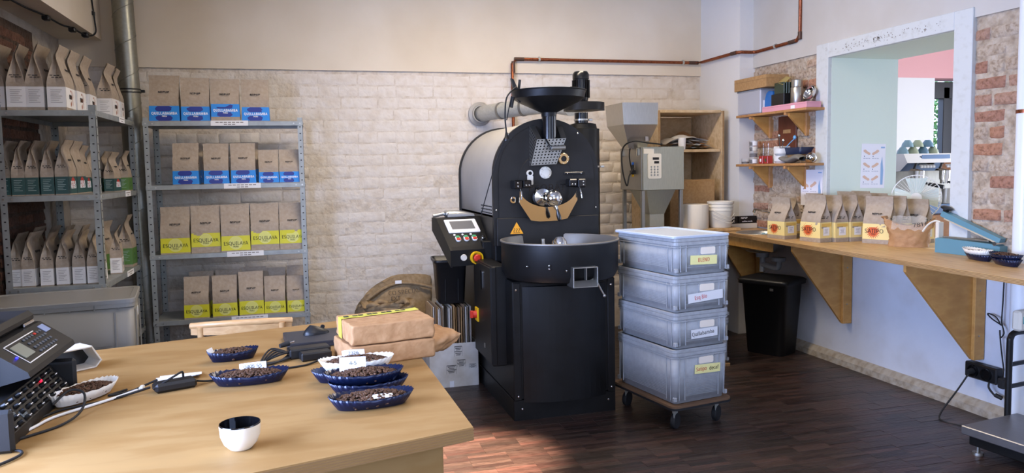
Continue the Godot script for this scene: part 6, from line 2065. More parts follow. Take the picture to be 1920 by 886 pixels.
# ---------- the cafe next door ----------
func build_cafe_things() -> void:
	solo("cafe_counter", bx(Vector3(1.9, 1.05, 0.75), 0.01, Vector3(0, 0.525, 0)), mt("cafe counter wood", "b07a48", 0.5, 0, TX["grain"], Vector3(0.6, 1, 2)), "wooden cafe counter seen through the opening", "counter", Vector3(5.55, 0, -5.65))
	var e := thing("espresso_machine", "chrome two-group espresso machine on the cafe counter", "espresso machine", Vector3(5.36, 1.05, -5.62))
	var ch: Material = M["chrome"]
	var st := sh()
	prism(st, pv([-0.2, 0.42, -0.2, 0.36, 0.16, 0.38, 0.245, 0.45, 0.20, 0.53, -0.2, 0.53]), 0.74, Transform3D(Basis(Vector3.BACK, Vector3.UP, Vector3.LEFT), Vector3(-0.37, 0, 0)))
	put("machine_head", st, ch, e)
	st = sh()
	box(st, Vector3(-0.1, 0.475, 0.232), Vector3(0.26, 0.04, 0.006), 0.001, Transform3D(Basis(Vector3.RIGHT, deg_to_rad(-28)), Vector3(0, 0.11, 0.0)) * Transform3D(Basis(), Vector3(0, -0.055, 0.2)))
	put("machine_back", bx(Vector3(0.72, 0.36, 0.2), 0.006, Vector3(0, 0.2, -0.1)), M["dull steel"], e)
	put("name_panel", bx(Vector3(0.30, 0.045, 0.008), 0.002, Vector3(-0.05, 0.497, 0.222)), mt("blue steel", "7f97b8", 0.3, 0.6), e)
	for g in 2:
		st = sh()
		for k in 5: box(st, Vector3(-0.19 + g * 0.28 + k * 0.032, 0.415, 0.215), Vector3(0.026, 0.02, 0.012), 0.003)
		put("button_row", st, M["white plastic"], e)
		st = sh()
		var x := -0.13 + g * 0.28
		cyl(st, Vector3(x, 0.38, 0.12), Vector3(x, 0.30, 0.12), 0.045, -1, 22)
		cyl(st, Vector3(x, 0.30, 0.12), Vector3(x, 0.265, 0.12), 0.038, -1, 22)
		put("group_head", st, ch, e)
		st = sh()
		cyl(st, Vector3(x, 0.28, 0.15), Vector3(x + 0.03, 0.265, 0.2), 0.01)
		cyl(st, Vector3(x + 0.03, 0.265, 0.2), Vector3(x + 0.085, 0.24, 0.31), 0.015, 0.018)
		put("portafilter", st, M["black plastic"], e)
	st = sh()
	tube(st, [Vector3(0.3, 0.38, 0.18), Vector3(0.31, 0.33, 0.22), Vector3(0.27, 0.12, 0.24)], 0.006, 8)
	tube(st, [Vector3(0.33, 0.38, 0.18), Vector3(0.345, 0.3, 0.2), Vector3(0.34, 0.2, 0.22)], 0.006, 8)
	put("steam_wand", st, ch, e)
	put("drip_tray", bx(Vector3(0.74, 0.09, 0.44), 0.01, Vector3(0, 0.045, 0.04)), mt("blue steel", "7f97b8", 0.3, 0.6), e)
	for q in [[0.1, 0.092, 0.2, 0.048, 0.13], [-0.3, 0.092, 0.19, 0.045, 0.12]]:
		st = sh()
		lathe(st, [Vector2(0, 0), Vector2(q[3], 0), Vector2(q[3] * 0.9, q[4] * 0.7), Vector2(q[3] * 0.95, q[4]), Vector2(q[3] * 0.88, q[4]), Vector2(q[3] * 0.8, 0.01), Vector2(0, 0.01)], 22)
		tube(st, [Vector3(q[3], q[4] * 0.85, 0), Vector3(q[3] + 0.03, q[4] * 0.6, 0), Vector3(q[3], q[4] * 0.2, 0)], 0.005, 6)
		solo("milk_jug", st, M["satin steel"], "steel milk jug on the espresso machine's drip tray, " + ("right of the groups" if q[0] > 0 else "left of the groups"), "jug", Vector3(5.36 + q[0], 1.05 + q[1], -5.62 + q[2]))
	var cols := [["blue cup", "8fb1bd"], ["sage cup", "b9c3a0"], ["deep blue cup", "6f94ab"]]
	for i in 7:
		st = sh()
		lathe(st, [Vector2(0, 0.062), Vector2(0.022, 0.062), Vector2(0.024, 0.058), Vector2(0.044, 0.03), Vector2(0.052, 0.0), Vector2(0.049, 0.0), Vector2(0.04, 0.03), Vector2(0, 0.054)], 24)
		var c: Array = cols[[0, 1, 2, 1, 0, 1, 2][i]]
		var lv := 0 if i < 4 else 1
		var x := (-0.16 + 0.11 * i) if i < 4 else (-0.11 + 0.11 * (i - 4))
		solo("coffee_cup", st, mt(c[0], c[1], 0.3), "%s upside-down cup, %s from left in the %s layer on the espresso machine" % [c[0].replace(" cup", ""), ORD[i % 4 if i < 4 else i - 4], "lower" if lv == 0 else "upper"], "cup", Vector3(5.36 + x, 1.58 + 0.062 * lv + 0.0005, -5.66), 0, "cups on the espresso machine")
	var k := thing("coffee_carafe", "glass drip carafe with wooden collar beside the cups", "carafe", Vector3(5.07, 1.5805, -5.70))
	st = sh()
	lathe(st, [Vector2(0, 0), Vector2(0.05, 0), Vector2(0.055, 0.03), Vector2(0.028, 0.09), Vector2(0.03, 0.11), Vector2(0.062, 0.19), Vector2(0.06, 0.19), Vector2(0.027, 0.11), Vector2(0.025, 0.09), Vector2(0.05, 0.03), Vector2(0, 0.004)], 26)
	put("carafe_glass", st, glass("carafe glass", "eef2f0", 0.2), k)
	st = sh()
	lathe(st, [Vector2(0.04, 0.045), Vector2(0.052, 0.045), Vector2(0.034, 0.085), Vector2(0.032, 0.09), Vector2(0.034, 0.098), Vector2(0.046, 0.125), Vector2(0.036, 0.125)], 22)
	put("wooden_collar", st, M["shelf wood"], k)
	# greenery beyond the cafe window
	rng.seed = 401
	for t in 3:
		var tr := thing("tree", ["light green leafy tree seen through the left pane of the cafe window", "darker leafy tree behind the cafe window frame", "leafy bush low outside the cafe window"][t], "tree", [Vector3(9.2, 0, -9.8), Vector3(10.6, 0, -9.6), Vector3(9.9, 0, -9.0)][t])
		st = sh()
		var hh: float = [2.2, 2.4, 0.5][t]
		cyl(st, Vector3.ZERO, Vector3(0.05, hh, 0), 0.1, 0.06, 10)
		put("trunk", st, M["ply dark"], tr)
		var mm := MultiMesh.new()
		mm.transform_format = MultiMesh.TRANSFORM_3D
		mm.use_colors = true
		st = sh()
		quad(st, Vector3(-0.05, 0, 0), Vector3(0, -0.028, 0.012), Vector3(0.055, 0, 0), Vector3(0, 0.028, 0.012))
		mm.mesh = mesh_of(st)
		mm.instance_count = 2600
		for i in mm.instance_count:
			var d := Vector3(rng.randfn(), rng.randfn(), rng.randfn()).normalized() * pow(rng.randf(), 0.45)
			mm.set_instance_transform(i, Transform3D(Basis.from_euler(Vector3(rng.randf() * TAU, rng.randf() * TAU, rng.randf() * TAU)), Vector3(0, hh * [0.9, 0.95, 1.4][t], 0) + d * ([Vector3(1.0, 1.4, 0.8), Vector3(1.1, 1.5, 0.8), Vector3(1.2, 0.7, 0.5)][t] as Vector3)))
			var b := rng.randf_range(0.6, 1.5)
			mm.set_instance_color(i, Color(0.17 * b, 0.30 * b, 0.07 * b))
		var o := MultiMeshInstance3D.new()
		o.name = "leaves"
		o.multimesh = mm
		var m := mt("leaf", "ffffff", 0.6)
		m.vertex_color_use_as_albedo = true
		m.backlight_enabled = true
		m.backlight = Color(0.3, 0.45, 0.12)
		o.material_override = m
		o.set_meta("kind", "stuff")
		tr.add_child(o)
	wall("ground_outside", [[-14, 24, -0.3, -0.21, -24, 14]], mt("outside paving", "8f8d86", 0.9))

# ---------- the packing table and what lies on it ----------
const TY := 0.84

func build_table() -> void:
	var A := Vector2(0.411, -1.92)
	var B := Vector2(0.375, -3.585)
	var C := Vector2(-1.45, -3.08)
	var D := Vector2(-1.45, -1.44)
	var r := thing("packing_table", "large birch plywood packing table in the foreground with layered edge", "table", Vector3(-0.4, 0, -2.5))
	var st := sh()
	prism(st, PackedVector2Array([Vector2(A.x, -A.y), Vector2(B.x, -B.y), Vector2(C.x, -C.y), Vector2(D.x, -D.y)]), 0.036, Transform3D(Basis(Vector3.RIGHT, -PI / 2), Vector3(0, TY, 0)))
	var top := pw("tabletop", st, M["birch face"], r)
	for k in 5:
		st = sh()
		for e in [[D, A], [A, B]]:
			var d: Vector2 = (e[1] - e[0]).normalized()
			var n := Vector2(-d.y, d.x) if e[0] == D else Vector2(-d.y, d.x)
			var q := PackedVector2Array()
			for v in [e[0] + n * 0.0012 - d * 0.0012, e[1] + n * 0.0012 + d * 0.0012, e[1] - n * 0.006, e[0] - n * 0.006]: q.append(Vector2(v.x, -v.y))
			prism(st, q, 0.0034, Transform3D(Basis(Vector3.RIGHT, -PI / 2), Vector3(0, TY - 0.0035 - k * 0.0068, 0)))
		pw("ply_layer", st, M["ply dark"], top)
	# end panels and stretcher
	for z in [-1.99, -3.38]:
		st = sh()
		var x1 := 0.335 if z > -2.5 else 0.30
		var t := Transform3D(Basis(Vector3.UP, deg_to_rad(14)), Vector3(x1, 0, z))
		box(st, Vector3(-0.8, 0.401, 0), Vector3(1.6, 0.802, 0.03), 0.002, t)
		var p := pw("end_panel", st, M["birch face"], r)
		st = sh()
		for k in 3: box(st, Vector3(0.0005, 0.401, -0.009 + k * 0.009), Vector3(0.002, 0.8, 0.0035), 0, t)
		pw("ply_layer", st, M["ply dark"], p)
	# chair behind
	var c := thing("wooden_chair", "light wooden chair with curved backrest pushed behind the table", "chair", Vector3(-0.30, 0, -3.98), 178)
	st = sh()
	sheet(st, func(u, v): return Vector3(-0.23 + u * 0.46, 0.76 + 0.055 * v, -0.19 + 0.05 * pow(u * 2 - 1, 2)), 14, 2)
	sheet(st, func(u, v): return Vector3(0.23 - u * 0.46, 0.76 + 0.055 * v, -0.212 + 0.05 * pow(u * 2 - 1, 2)), 14, 2)
	tube(st, [Vector3(-0.23, 0.8, -0.15), Vector3(-0.12, 0.81, -0.19), Vector3(0, 0.812, -0.201), Vector3(0.12, 0.81, -0.19), Vector3(0.23, 0.8, -0.15)], 0.016, 10)
	var chw := mt("beech", "dcb483", 0.35, 0, TX["grain"], Vector3(1, 3, 3))
	put("backrest", st, chw, c)
	st = sh()
	prism(st, rrect(0.42, 0.40, 0.06), 0.022, Transform3D(Basis(Vector3.RIGHT, -PI / 2), Vector3(0, 0.46, 0.02)))
	put("seat", st, chw, c)
	for sx in [-1, 1]:
		st = sh()
		tube(st, [Vector3(sx * 0.18, 0.0, -0.2), Vector3(sx * 0.18, 0.45, -0.165), Vector3(sx * 0.185, 0.8, -0.178)], 0.015, 10)
		put("leg", st, chw, c)
		st = sh()
		cyl(st, Vector3(sx * 0.18, 0, 0.2), Vector3(sx * 0.17, 0.44, 0.17), 0.013, 0.016)
		put("leg", st, chw, c)

# an outline with extra points close to its corners, so that shading stays crisp
func dense(pl: PackedVector2Array, near: float, n: int) -> PackedVector2Array:
	var o := PackedVector2Array()
	for i in pl.size():
		var a := pl[i]
		var b := pl[(i + 1) % pl.size()]
		o.append(a)
		var L := a.distance_to(b)
		if L > near * 4.0:
			o.append(a.lerp(b, near / L))
			for k in range(1, n): o.append(a.lerp(b, float(k) / n))
			o.append(a.lerp(b, 1.0 - near / L))
	return o

func bean_tray(label: String, at: Vector3, turn: float, col: String, L: float, n: int, bl: String) -> void:
	sample_tray(label, at, turn, col, L, n, bl)

func slip(label: String, at: Vector3, rot: Vector3, w: float, h: float, s := "") -> void:
	var o := thing("paper_slip", label, "paper slip", at, 0, "handwritten paper slips")
	o.rotation_degrees = rot
	var st := sh()
	sheet(st, func(u, v): return Vector3((u - 0.5) * w, v * h, 0.004 * sin(u * 3.0)), 6, 3)
	sheet(st, func(u, v): return Vector3((0.5 - u) * w, v * h, 0.004 * sin((1.0 - u) * 3.0) - 0.0006), 6, 3)
	put("paper", st, M["paper white"], o)
	if s != "": letter(o, s, 0.011, M["ink"], Vector3(0, h * 0.6, 0.006), Vector3.ZERO, "handwriting", 1.1)

func build_table_things() -> void:
	rng.seed = 501
	var Y := TY + 0.0005
	# cup
	var cp := thing("cupping_bowl", "white porcelain cupping bowl with glossy black inside on the table's near corner", "bowl", Vector3(-0.172, Y, -1.955))
	var st := sh()
	lathe(st, [Vector2(0, 0), Vector2(0.026, 0), Vector2(0.029, 0.003), Vector2(0.040, 0.015), Vector2(0.0475, 0.035), Vector2(0.0495, 0.062)], 48, Transform3D(), 0, TAU, 50)
	var por := mt("porcelain", "e6dcc8", 0.18)
	put("bowl_body", st, por, cp)
	st = sh()
	lathe(st, [Vector2(0.0495, 0.0615), Vector2(0.0488, 0.0645), Vector2(0.047, 0.0645), Vector2(0.044, 0.035), Vector2(0.036, 0.016), Vector2(0.02, 0.007), Vector2(0, 0.006)], 48, Transform3D(), 0, TAU, 60)
	put("black_inside", st, mt("black glaze", "0c0c0e", 0.06), cp)
	# trays and beans
	bean_tray("small round navy sample tray with a paper slip behind the long navy tray", Vector3(-0.268, Y, -2.91), 12, "navy", 0.178, 320, "dark roasted beans in the small round navy tray")
	bean_tray("long navy sample tray with a wide paper slip in the middle of the table", Vector3(-0.188, Y, -2.565), 2, "navy", 0.245, 430, "dark roasted beans in the long navy tray in mid table")
	bean_tray("navy sample tray tucked under the white tray beside the brown packs", Vector3(0.125, Y, -2.495), 0, "navy", 0.24, 0, "")
	bean_tray("white sample tray on top of a navy one, in front of the brown packs", Vector3(0.152, Y + 0.024, -2.535), 3, "white", 0.245, 430, "dark roasted beans in the white tray before the brown packs")
	bean_tray("navy sample tray under the slip-carrying navy tray, second row", Vector3(0.175, Y, -2.345), 4, "navy", 0.245, 0, "")
	bean_tray("navy sample tray with upright torn paper slip, stacked in the second row", Vector3(0.162, Y + 0.024, -2.365), 2, "navy", 0.245, 450, "dark roasted beans around the upright torn slip")
	bean_tray("navy sample tray nearest the table's right front corner", Vector3(0.170, Y, -2.19), 5, "navy", 0.245, 450, "dark roasted beans in the tray nearest the table corner")
	bean_tray("white sample tray heaped with beans beside the black mixer", Vector3(-0.665, Y + 0.004, -2.535), 56, "white", 0.23, 430, "dark roasted beans in the white tray beside the mixer")
	slip("white slip standing at the left end of the small round tray", Vector3(-0.335, Y + 0.016, -2.905), Vector3(-25, 70, 0), 0.04, 0.035)
	slip("wide white slip along the rear wall of the long navy tray", Vector3(-0.18, Y + 0.022, -2.607), Vector3(-28, 2, 2), 0.085, 0.034, "0405 55")
	slip("lilac white slip with handwriting in the stacked white tray", Vector3(0.145, Y + 0.048, -2.565), Vector3(-40, 3, 0), 0.075, 0.036, "2326")
	slip("torn white slip standing upright among beans in the second row", Vector3(0.130, Y + 0.050, -2.385), Vector3(-20, 4, -3), 0.082, 0.05, "4-5")
	slip("white slip at the front edge of the nearest navy tray", Vector3(0.185, Y + 0.030, -2.148), Vector3(-70, 4, 2), 0.09, 0.02)
	slip("white slip leaning in the white tray beside the mixer", Vector3(-0.712, Y + 0.016, -2.475), Vector3(-35, 60, 0), 0.05, 0.034)
	# laptop, mouse
	var lp := thing("laptop", "closed dark grey laptop lying beside the brown paper packs", "laptop", Vector3(0.075, Y, -3.125), 6)
	st = sh()
	prism(st, rrect(0.33, 0.235, 0.01), 0.013, Transform3D(Basis(Vector3.RIGHT, -PI / 2), Vector3(0, 0.0155, 0)))
	var dk := mt("laptop grey", "34353a", 0.45, 0.2)
	put("laptop_base", st, dk, lp)
	st = sh()
	prism(st, rrect(0.33, 0.235, 0.01), 0.007, Transform3D(Basis(Vector3.RIGHT, -PI / 2), Vector3(0, 0.0235, 0)))
	put("laptop_lid", st, dk, lp)
	var mo := thing("computer_mouse", "black computer mouse lying on the closed laptop", "mouse", Vector3(0.032, Y + 0.024, -3.155), 22)
	st = sh()
	var rings := []
	for j in 9:
		var v := j / 8.0
		var ring := []
		for k in 28:
			var t := TAU * k / 28
			var s := cos(v * PI / 2 * 0.98)
			ring.append(Vector3(cos(t) * 0.054 * (0.35 + 0.65 * s) - 0.006 * (1.0 - s), v * 0.032 * (1.0 + 0.18 * cos(t + PI)), -sin(t) * 0.032 * (0.3 + 0.7 * s) * (1.0 - 0.12 * cos(t))))
		rings.append(ring)
	loft(st, rings, 1, true)
	put("mouse_shell", st, M["black plastic"], mo)
	st = sh()
	cyl(st, Vector3(0.028, 0.0245, -0.004), Vector3(0.028, 0.0245, 0.004), 0.008, -1, 14)
	put("scroll_wheel", st, M["black rubber"], mo)
	# power adapters with leads
	var pa := thing("power_adapter", "black power adapter with wound leads in front of the laptop", "power adapter", Vector3(0.0, Y, -2.875), 12)
	put("adapter_case", bx(Vector3(0.15, 0.036, 0.062), 0.005, Vector3(0, 0.018, 0)), M["black plastic"], pa)
	put("second_adapter", bx(Vector3(0.11, 0.03, 0.05), 0.005, Vector3(0.01, 0.015, 0.06)), M["black plastic"], pa)
	st = sh()
	for k in 5: tube(st, [Vector3(-0.07, 0.02, 0.0), Vector3(-0.10 - 0.008 * k, 0.024 + 0.004 * k, 0.02 - k * 0.008), Vector3(-0.15 - 0.008 * k, 0.012, 0.03 + 0.006 * k), Vector3(-0.17, 0.006, 0.045 + 0.006 * k), Vector3(-0.12, 0.006, 0.055), Vector3(-0.075, 0.01, 0.03 - 0.01 * k)], 0.0035, 6)
	put("wound_lead", st, M["black rubber"], pa)
	st = sh()
	cyl(st, Vector3(-0.10, 0.045, -0.02), Vector3(-0.065, 0.05, -0.03), 0.008, 0.01)
	put("lead_plug", st, M["black rubber"], pa)
	st = sh()
	cyl(st, Vector3(-0.067, 0.05, -0.03), Vector3(-0.045, 0.053, -0.035), 0.003)
	put("plug_tip", st, M["chrome"], pa)
	var pb := thing("power_adapter", "flat black power adapter lying left of the long navy tray", "power adapter", Vector3(-0.415, Y, -2.57), 22)
	put("adapter_case", bx(Vector3(0.125, 0.03, 0.055), 0.008, Vector3(0, 0.015, 0)), M["black plastic"], pb)
	st = sh()
	tube(st, [Vector3(-0.065, 0.015, 0.01), Vector3(-0.04, 0.028, 0.014), Vector3(0.0, 0.045, 0.01), Vector3(0.025, 0.05, -0.005), Vector3(0.03, 0.032, -0.015)], 0.0035, 6)
	put("lead_loop", st, M["black rubber"], pb)
	for i in 2:
		st = sh()
		sheet(st, func(u, v): return Vector3(-0.065 + u * 0.13, 0.001 + 0.012 * u * (1 - v) + 0.0025 * i, 0.04 - v * 0.08), 6, 4)
		sheet(st, func(u, v): return Vector3(0.065 - u * 0.13, 0.0005 + 0.012 * (1 - u) * (1 - v) + 0.0025 * i, 0.04 - v * 0.08), 6, 4)
		solo("note_sheet", st, M["paper white"], ["lower of two white notes behind the flat power adapter", "upper of two white notes behind the flat power adapter"][i], "note", Vector3(-0.425 + 0.008 * i, Y + 0.0005, -2.70 - 0.006 * i), 12 - 5 * i)
	# leads across the table
	var cc := thing("white_cable", "white cable crossing the table from the mixer to the adapter", "cable", Vector3(-0.6, Y, -2.5))
	st = sh()
	tube(st, [Vector3(-0.86, Y + 0.006, -2.13), Vector3(-0.745, Y + 0.005, -2.24), Vector3(-0.70, Y + 0.005, -2.36), Vector3(-0.62, Y + 0.005, -2.455), Vector3(-0.56, Y + 0.005, -2.53), Vector3(-0.525, Y + 0.006, -2.575)], 0.0042, 7)
	pw("cable_cord", st, M["white plastic"], cc)
	st = sh()
	box(st, Vector3(-0.515, Y + 0.008, -2.59), Vector3(0.014, 0.012, 0.032), 0.003)
	pw("cable_plug", st, M["white plastic"], cc)
	var bc := [[Vector3(-0.74, Y + 0.004, -2.36), Vector3(-0.70, Y + 0.004, -2.43), Vector3(-0.62, Y + 0.004, -2.475), Vector3(-0.56, Y + 0.004, -2.52), Vector3(-0.485, Y + 0.015, -2.56)],
		[Vector3(-0.712, Y + 0.03, -2.40), Vector3(-0.68, Y + 0.055, -2.45), Vector3(-0.64, Y + 0.045, -2.44), Vector3(-0.632, Y + 0.014, -2.37), Vector3(-0.66, Y + 0.004, -2.28), Vector3(-0.735, Y + 0.004, -2.19), Vector3(-0.775, Y + 0.004, -2.14), Vector3(-0.755, Y + 0.004, -2.11), Vector3(-0.705, Y + 0.004, -2.10), Vector3(-0.69, Y + 0.004, -2.06), Vector3(-0.73, Y + 0.004, -1.99), Vector3(-0.80, Y + 0.004, -1.95)],
		[Vector3(-0.35, Y + 0.015, -2.59), Vector3(-0.31, Y + 0.004, -2.62), Vector3(-0.2, Y + 0.004, -2.655), Vector3(-0.08, Y + 0.004, -2.70), Vector3(0.0, Y + 0.004, -2.735), Vector3(0.07, Y + 0.012, -2.81)],
		[Vector3(-0.56, Y + 0.004, -2.60), Vector3(-0.60, Y + 0.0045, -2.545), Vector3(-0.545, Y + 0.004, -2.575), Vector3(-0.50, Y + 0.012, -2.62), Vector3(-0.475, Y + 0.02, -2.63)]]
	for i in 4:
		st = sh()
		tube(st, bc[i], 0.0036, 6)
		solo("black_cable", st, M["black rubber"], ["black lead running beside the white cable to the flat adapter", "black lead rising over the bean tray and snaking to the table's left edge", "black lead from the flat adapter behind the long navy tray to the laptop", "short black lead with plug beside the white notes"][i], "cable")
	# two paper wrapped packs
	var kp: Material = M["kraft paper"]
	var nz := FastNoiseLite.new()
	nz.seed = 17
	nz.frequency = 4.0
	var pk := Transform3D(Basis(Vector3.UP, deg_to_rad(12)), Vector3(0.268, Y, -2.79))
	for i in 2:
		var o := thing("paper_pack", ["lower brown paper pack with its crumpled end folded open", "upper brown paper pack with yellow printed tape along its top"][i], "paper pack", pk * Vector3(0.006 * i, 0.0735 * i, 0.0), 12 - i * 1.5, "stacked brown paper packs")
		st = sh()
		var w := 0.305 if i == 1 else 0.315
		rings = []
		for q in [[0.0, 0.005], [0.0015, 0.0015], [0.005, 0.0], [0.009, 0.0], [0.022, 0.0], [0.035, 0.0], [0.048, 0.0], [0.061, 0.0], [0.065, 0.0], [0.0685, 0.0015], [0.07, 0.005]]:
			var y: float = q[0]
			var e: float = q[1]
			var ring := []
			for v in dense(rrect(w - e * 2, 0.235 - e * 2, 0.006, 2), 0.004, 8): ring.append(Vector3(v.x + 0.004 * nz.get_noise_2d(v.y * 6.0, y * 9.0 + i), y + 0.002 * nz.get_noise_2d(v.x * 4.0, v.y * 4.0), -v.y + 0.004 * nz.get_noise_2d(v.x * 5.0, y * 8.0 + 3)))
			rings.append(ring)
		loft(st, rings, 1, true)
		put("paper_wrap", st, kp, o)
		if i == 1:
			st = sh()
			sheet(st, func(u, v): return Vector3(-0.154 + u * 0.306, 0.0722 + 0.001 * sin(u * 20.0), -0.025 - v * 0.05 - u * 0.03), 8, 1)
			sheet(st, func(u, v): return Vector3(-0.1545, 0.072 * v, -0.075 + u * 0.05), 2, 4)
			var yt := put("yellow_tape", st, mt("tape yellow", "cfc746", 0.4), o)
			st = sh()
			for k in 9: box(st, Vector3(-0.13 + k * 0.028 + 0.006 * (k % 2), 0.0738, -0.055 - k * 0.003), Vector3(0.018, 0.0006, 0.012 if k % 3 else 0.02))
			put("tape_print", st, M["ink"], yt)
		else:
			st = sh()
			rings = []
			for j in 9:
				var v := j / 8.0
				var ring := []
				for k in 30:
					var t := TAU * k / 30
					var q := 1.0 + 0.28 * v * nz.get_noise_2d(cos(t) * 1.2 + 4, sin(t) * 1.2 + v * 0.8) + 0.12 * v * sin(t * 5.0)
					var sq := 1.0 / pow(pow(absf(cos(t)), 4.0) + pow(absf(sin(t)), 4.0), 0.25)
					ring.append(Vector3(w / 2 - 0.004 + v * 0.085 * (1.0 + 0.35 * sin(t * 2.0 + 1.0)), 0.036 + sin(t) * 0.0345 * sq * q * (1.0 + 0.12 * v) + 0.012 * v, cos(t) * 0.11 * sq * q * (1.0 - 0.25 * v)))
				rings.append(ring)
			loft(st, rings, 1, false)
			put("open_end", st, kp, o)
	# mixer and printer
	var mx := thing("audio_mixer", "black mixing console with rows of knobs under the printer", "mixer", Vector3(-0.93, Y, -2.37), 90)
	var bp: Material = mt("backlit office black", "0c0c0d", 0.5)  # darker than the other black plastic: backlit shade put into the colour
	st = sh()
	# local: x along its width (towards -z of the room), z to the front (+x of the room)
	prism(st, pv([0, 0, 0.0, 0.03, -0.05, 0.095, -0.36, 0.10, -0.36, 0]), 0.52, Transform3D(Basis(Vector3.BACK, Vector3.UP, Vector3.LEFT), Vector3(-0.26, 0, 0.2)))
	put("mixer_case", st, bp, mx)
	for sx in [-1, 1]: put("cheek", bx(Vector3(0.02, 0.11, 0.40), 0.01, Vector3(sx * 0.271, 0.055, 0.02)), bp, mx)
	var sl := Transform3D(Basis(Vector3.RIGHT, -atan2(0.05, 0.065)), Vector3(0, 0.03, 0.2))
	for j in 4:
		for i in 9:
			st = sh()
			var c := sl * Vector3(-0.21 + i * 0.052, 0.010 + j * 0.020, 0)
			var n := sl.basis.z
			cyl(st, c, c + n * 0.014, 0.0075, 0.006, 10, 0.001)
			var kn := put("knob", st, mt("backlit office black", "0c0c0d", 0.5), mx)
			if (i + j) % 2 == 0:
				st = sh()
				box(st, Vector3.ZERO, Vector3(0.012, 0.0022, 0.0025), 0, Transform3D(sl.basis, c + n * 0.0145))
				put("knob_pointer", st, M["paper white"], kn)
	st = sh()
	ball(st, sl * Vector3(0.12, 0.062, 0.003), Vector3.ONE * 0.005, 8)
	var led := mt("red led", "ff2040", 0.4)
	led.emission_enabled = true
	led.emission = Color("ff1030")
	led.emission_energy_multiplier = 3.0
	put("power_led_light", st, led, mx)
	for q in [[-0.22, 0.05], [-0.15, 0.03], [-0.1, 0.05]]:
		st = sh()
		box(st, Vector3.ZERO, Vector3(0.035, 0.02, 0.002), 0.001, Transform3D(sl.basis, sl * Vector3(q[0], 0.075 - q[1], 0.001)))
		put("label_strip", st, mt("dim label", "5f6a74", 0.6), mx)
	var pr := thing("printer", "black multifunction printer with tilted control panel standing on the mixer", "printer", Vector3(-1.00, Y + 0.1115, -2.48), 90)
	st = sh()
	box(st, Vector3(0, 0.055, 0), Vector3(0.46, 0.11, 0.36), 0.012)
	put("printer_body", st, mt("backlit office black", "0c0c0d", 0.5), pr)
	put("scanner_lid", bx(Vector3(0.45, 0.04, 0.35), 0.014, Vector3(0, 0.13, -0.01)), bp, pr)
	put("paper_feeder", bx(Vector3(0.30, 0.05, 0.24), 0.02, Vector3(-0.09, 0.174, -0.03)), bp, pr)
	st = sh()
	prism(st, pv([0, 0.012, 0.075, 0.03, 0.07, 0.045, -0.02, 0.112, -0.06, 0.112, -0.06, 0.012]), 0.42, Transform3D(Basis(Vector3.BACK, Vector3.UP, Vector3.LEFT), Vector3(-0.20, 0, 0.20)))
	var pn := put("control_panel", st, bp, pr)
	var ps := Transform3D(Basis(Vector3.RIGHT, -atan2(0.09, 0.067)), Vector3(0.01, 0.0455, 0.2705))
	st = sh()
	prism(st, rrect(0.075, 0.05, 0.003), 0.002, ps * Transform3D(Basis(), Vector3(-0.09, 0.06, 0.002)))
	put("printer_screen", st, mt("lcd", "8d8f80", 0.3), pn)
	st = sh()
	for q in [[-0.03, 0.095, 0.23, 0.003], [-0.03, 0.018, 0.23, 0.003]]: box(st, Vector3.ZERO, Vector3(q[2], q[3], 0.001), 0, ps * Transform3D(Basis(), Vector3(q[0] + 0.005, q[1], 0.001)))
	for q in [-0.145]: box(st, Vector3.ZERO, Vector3(0.003, 0.08, 0.001), 0, ps * Transform3D(Basis(), Vector3(q, 0.056, 0.001)))
	put("panel_outline", st, M["paper white"], pn)
	for j in 4:
		for i in 7:
			st = sh()
			box(st, Vector3.ZERO, Vector3(0.011, 0.008, 0.004), 0.001, ps * Transform3D(Basis(), Vector3(-0.02 + i * 0.023, 0.03 + j * 0.018, 0.002)))
			put("panel_key", st, M["red plastic"] if i == 4 and j == 3 else mt("key grey", "55585c", 0.5), pn)
	st = sh()
	box(st, Vector3.ZERO, Vector3(0.045, 0.03, 0.002), 0, ps * Transform3D(Basis(), Vector3(0.165, 0.085, 0.001)))
	put("blue_sticker", st, mt("sticker blue", "8f9ec4", 0.5), pn)
	st = sh()
	ball(st, ps * Vector3(-0.165, 0.05, 0.002), Vector3.ONE * 0.004, 8)
	var bl := mt("blue led", "3030ff", 0.4)
	bl.emission_enabled = true
	bl.emission = Color("2020ff")
	bl.emission_energy_multiplier = 4.0
	put("blue_led_light", st, bl, pn)
	st = sh()
	box(st, Vector3(0.15, 0.118, 0.168), Vector3(0.09, 0.012, 0.008), 0.003)
	put("paper_slot", st, M["chrome"], pr)
	letter(pr, "EPSON", 0.026, M["rack steel"], Vector3(-0.17, 0.122, 0.168), Vector3.ZERO, "maker_name", 1.0, true)
	# open white case behind the mixer
	var ob := thing("open_case", "white open case with black lining lying behind the mixer and bean tray", "case", Vector3(-0.815, Y, -2.95), 40)
	st = sh()
	var op := pv([-0.11, 0, 0.10, 0, 0.13, 0.03, 0.085, 0.11, -0.11, 0.11])
	prism(st, op, 0.012, Transform3D(Basis(Vector3.RIGHT, -0.12), Vector3(0, 0, -0.05)))
	put("case_back", st, M["black plastic"], ob)
	st = sh()
	for i in op.size():
		var a := op[i]
		var b := op[(i + 1) % op.size()]
		var m2 := (a + b) / 2
		var dd := (b - a)
		box(st, Vector3.ZERO, Vector3(dd.length() + 0.008, 0.008, 0.13), 0.002, Transform3D(Basis(Vector3(0, 0, 1), dd.angle()), Vector3(m2.x, m2.y + 0.004, 0.005)))
	put("case_shell", st, mt("ivory plastic", "ddd6c8", 0.4), ob)
	ob.scale = Vector3.ONE * 0.68
	st = sh()
	prism(st, pv([0, 0, 0.026, 0, 0.013, 0.03]), 0.001, Transform3D(Basis(), Vector3(0.205, 0.03, 0.1815)))
	put("triangle_sticker", st, M["paper white"], pr)

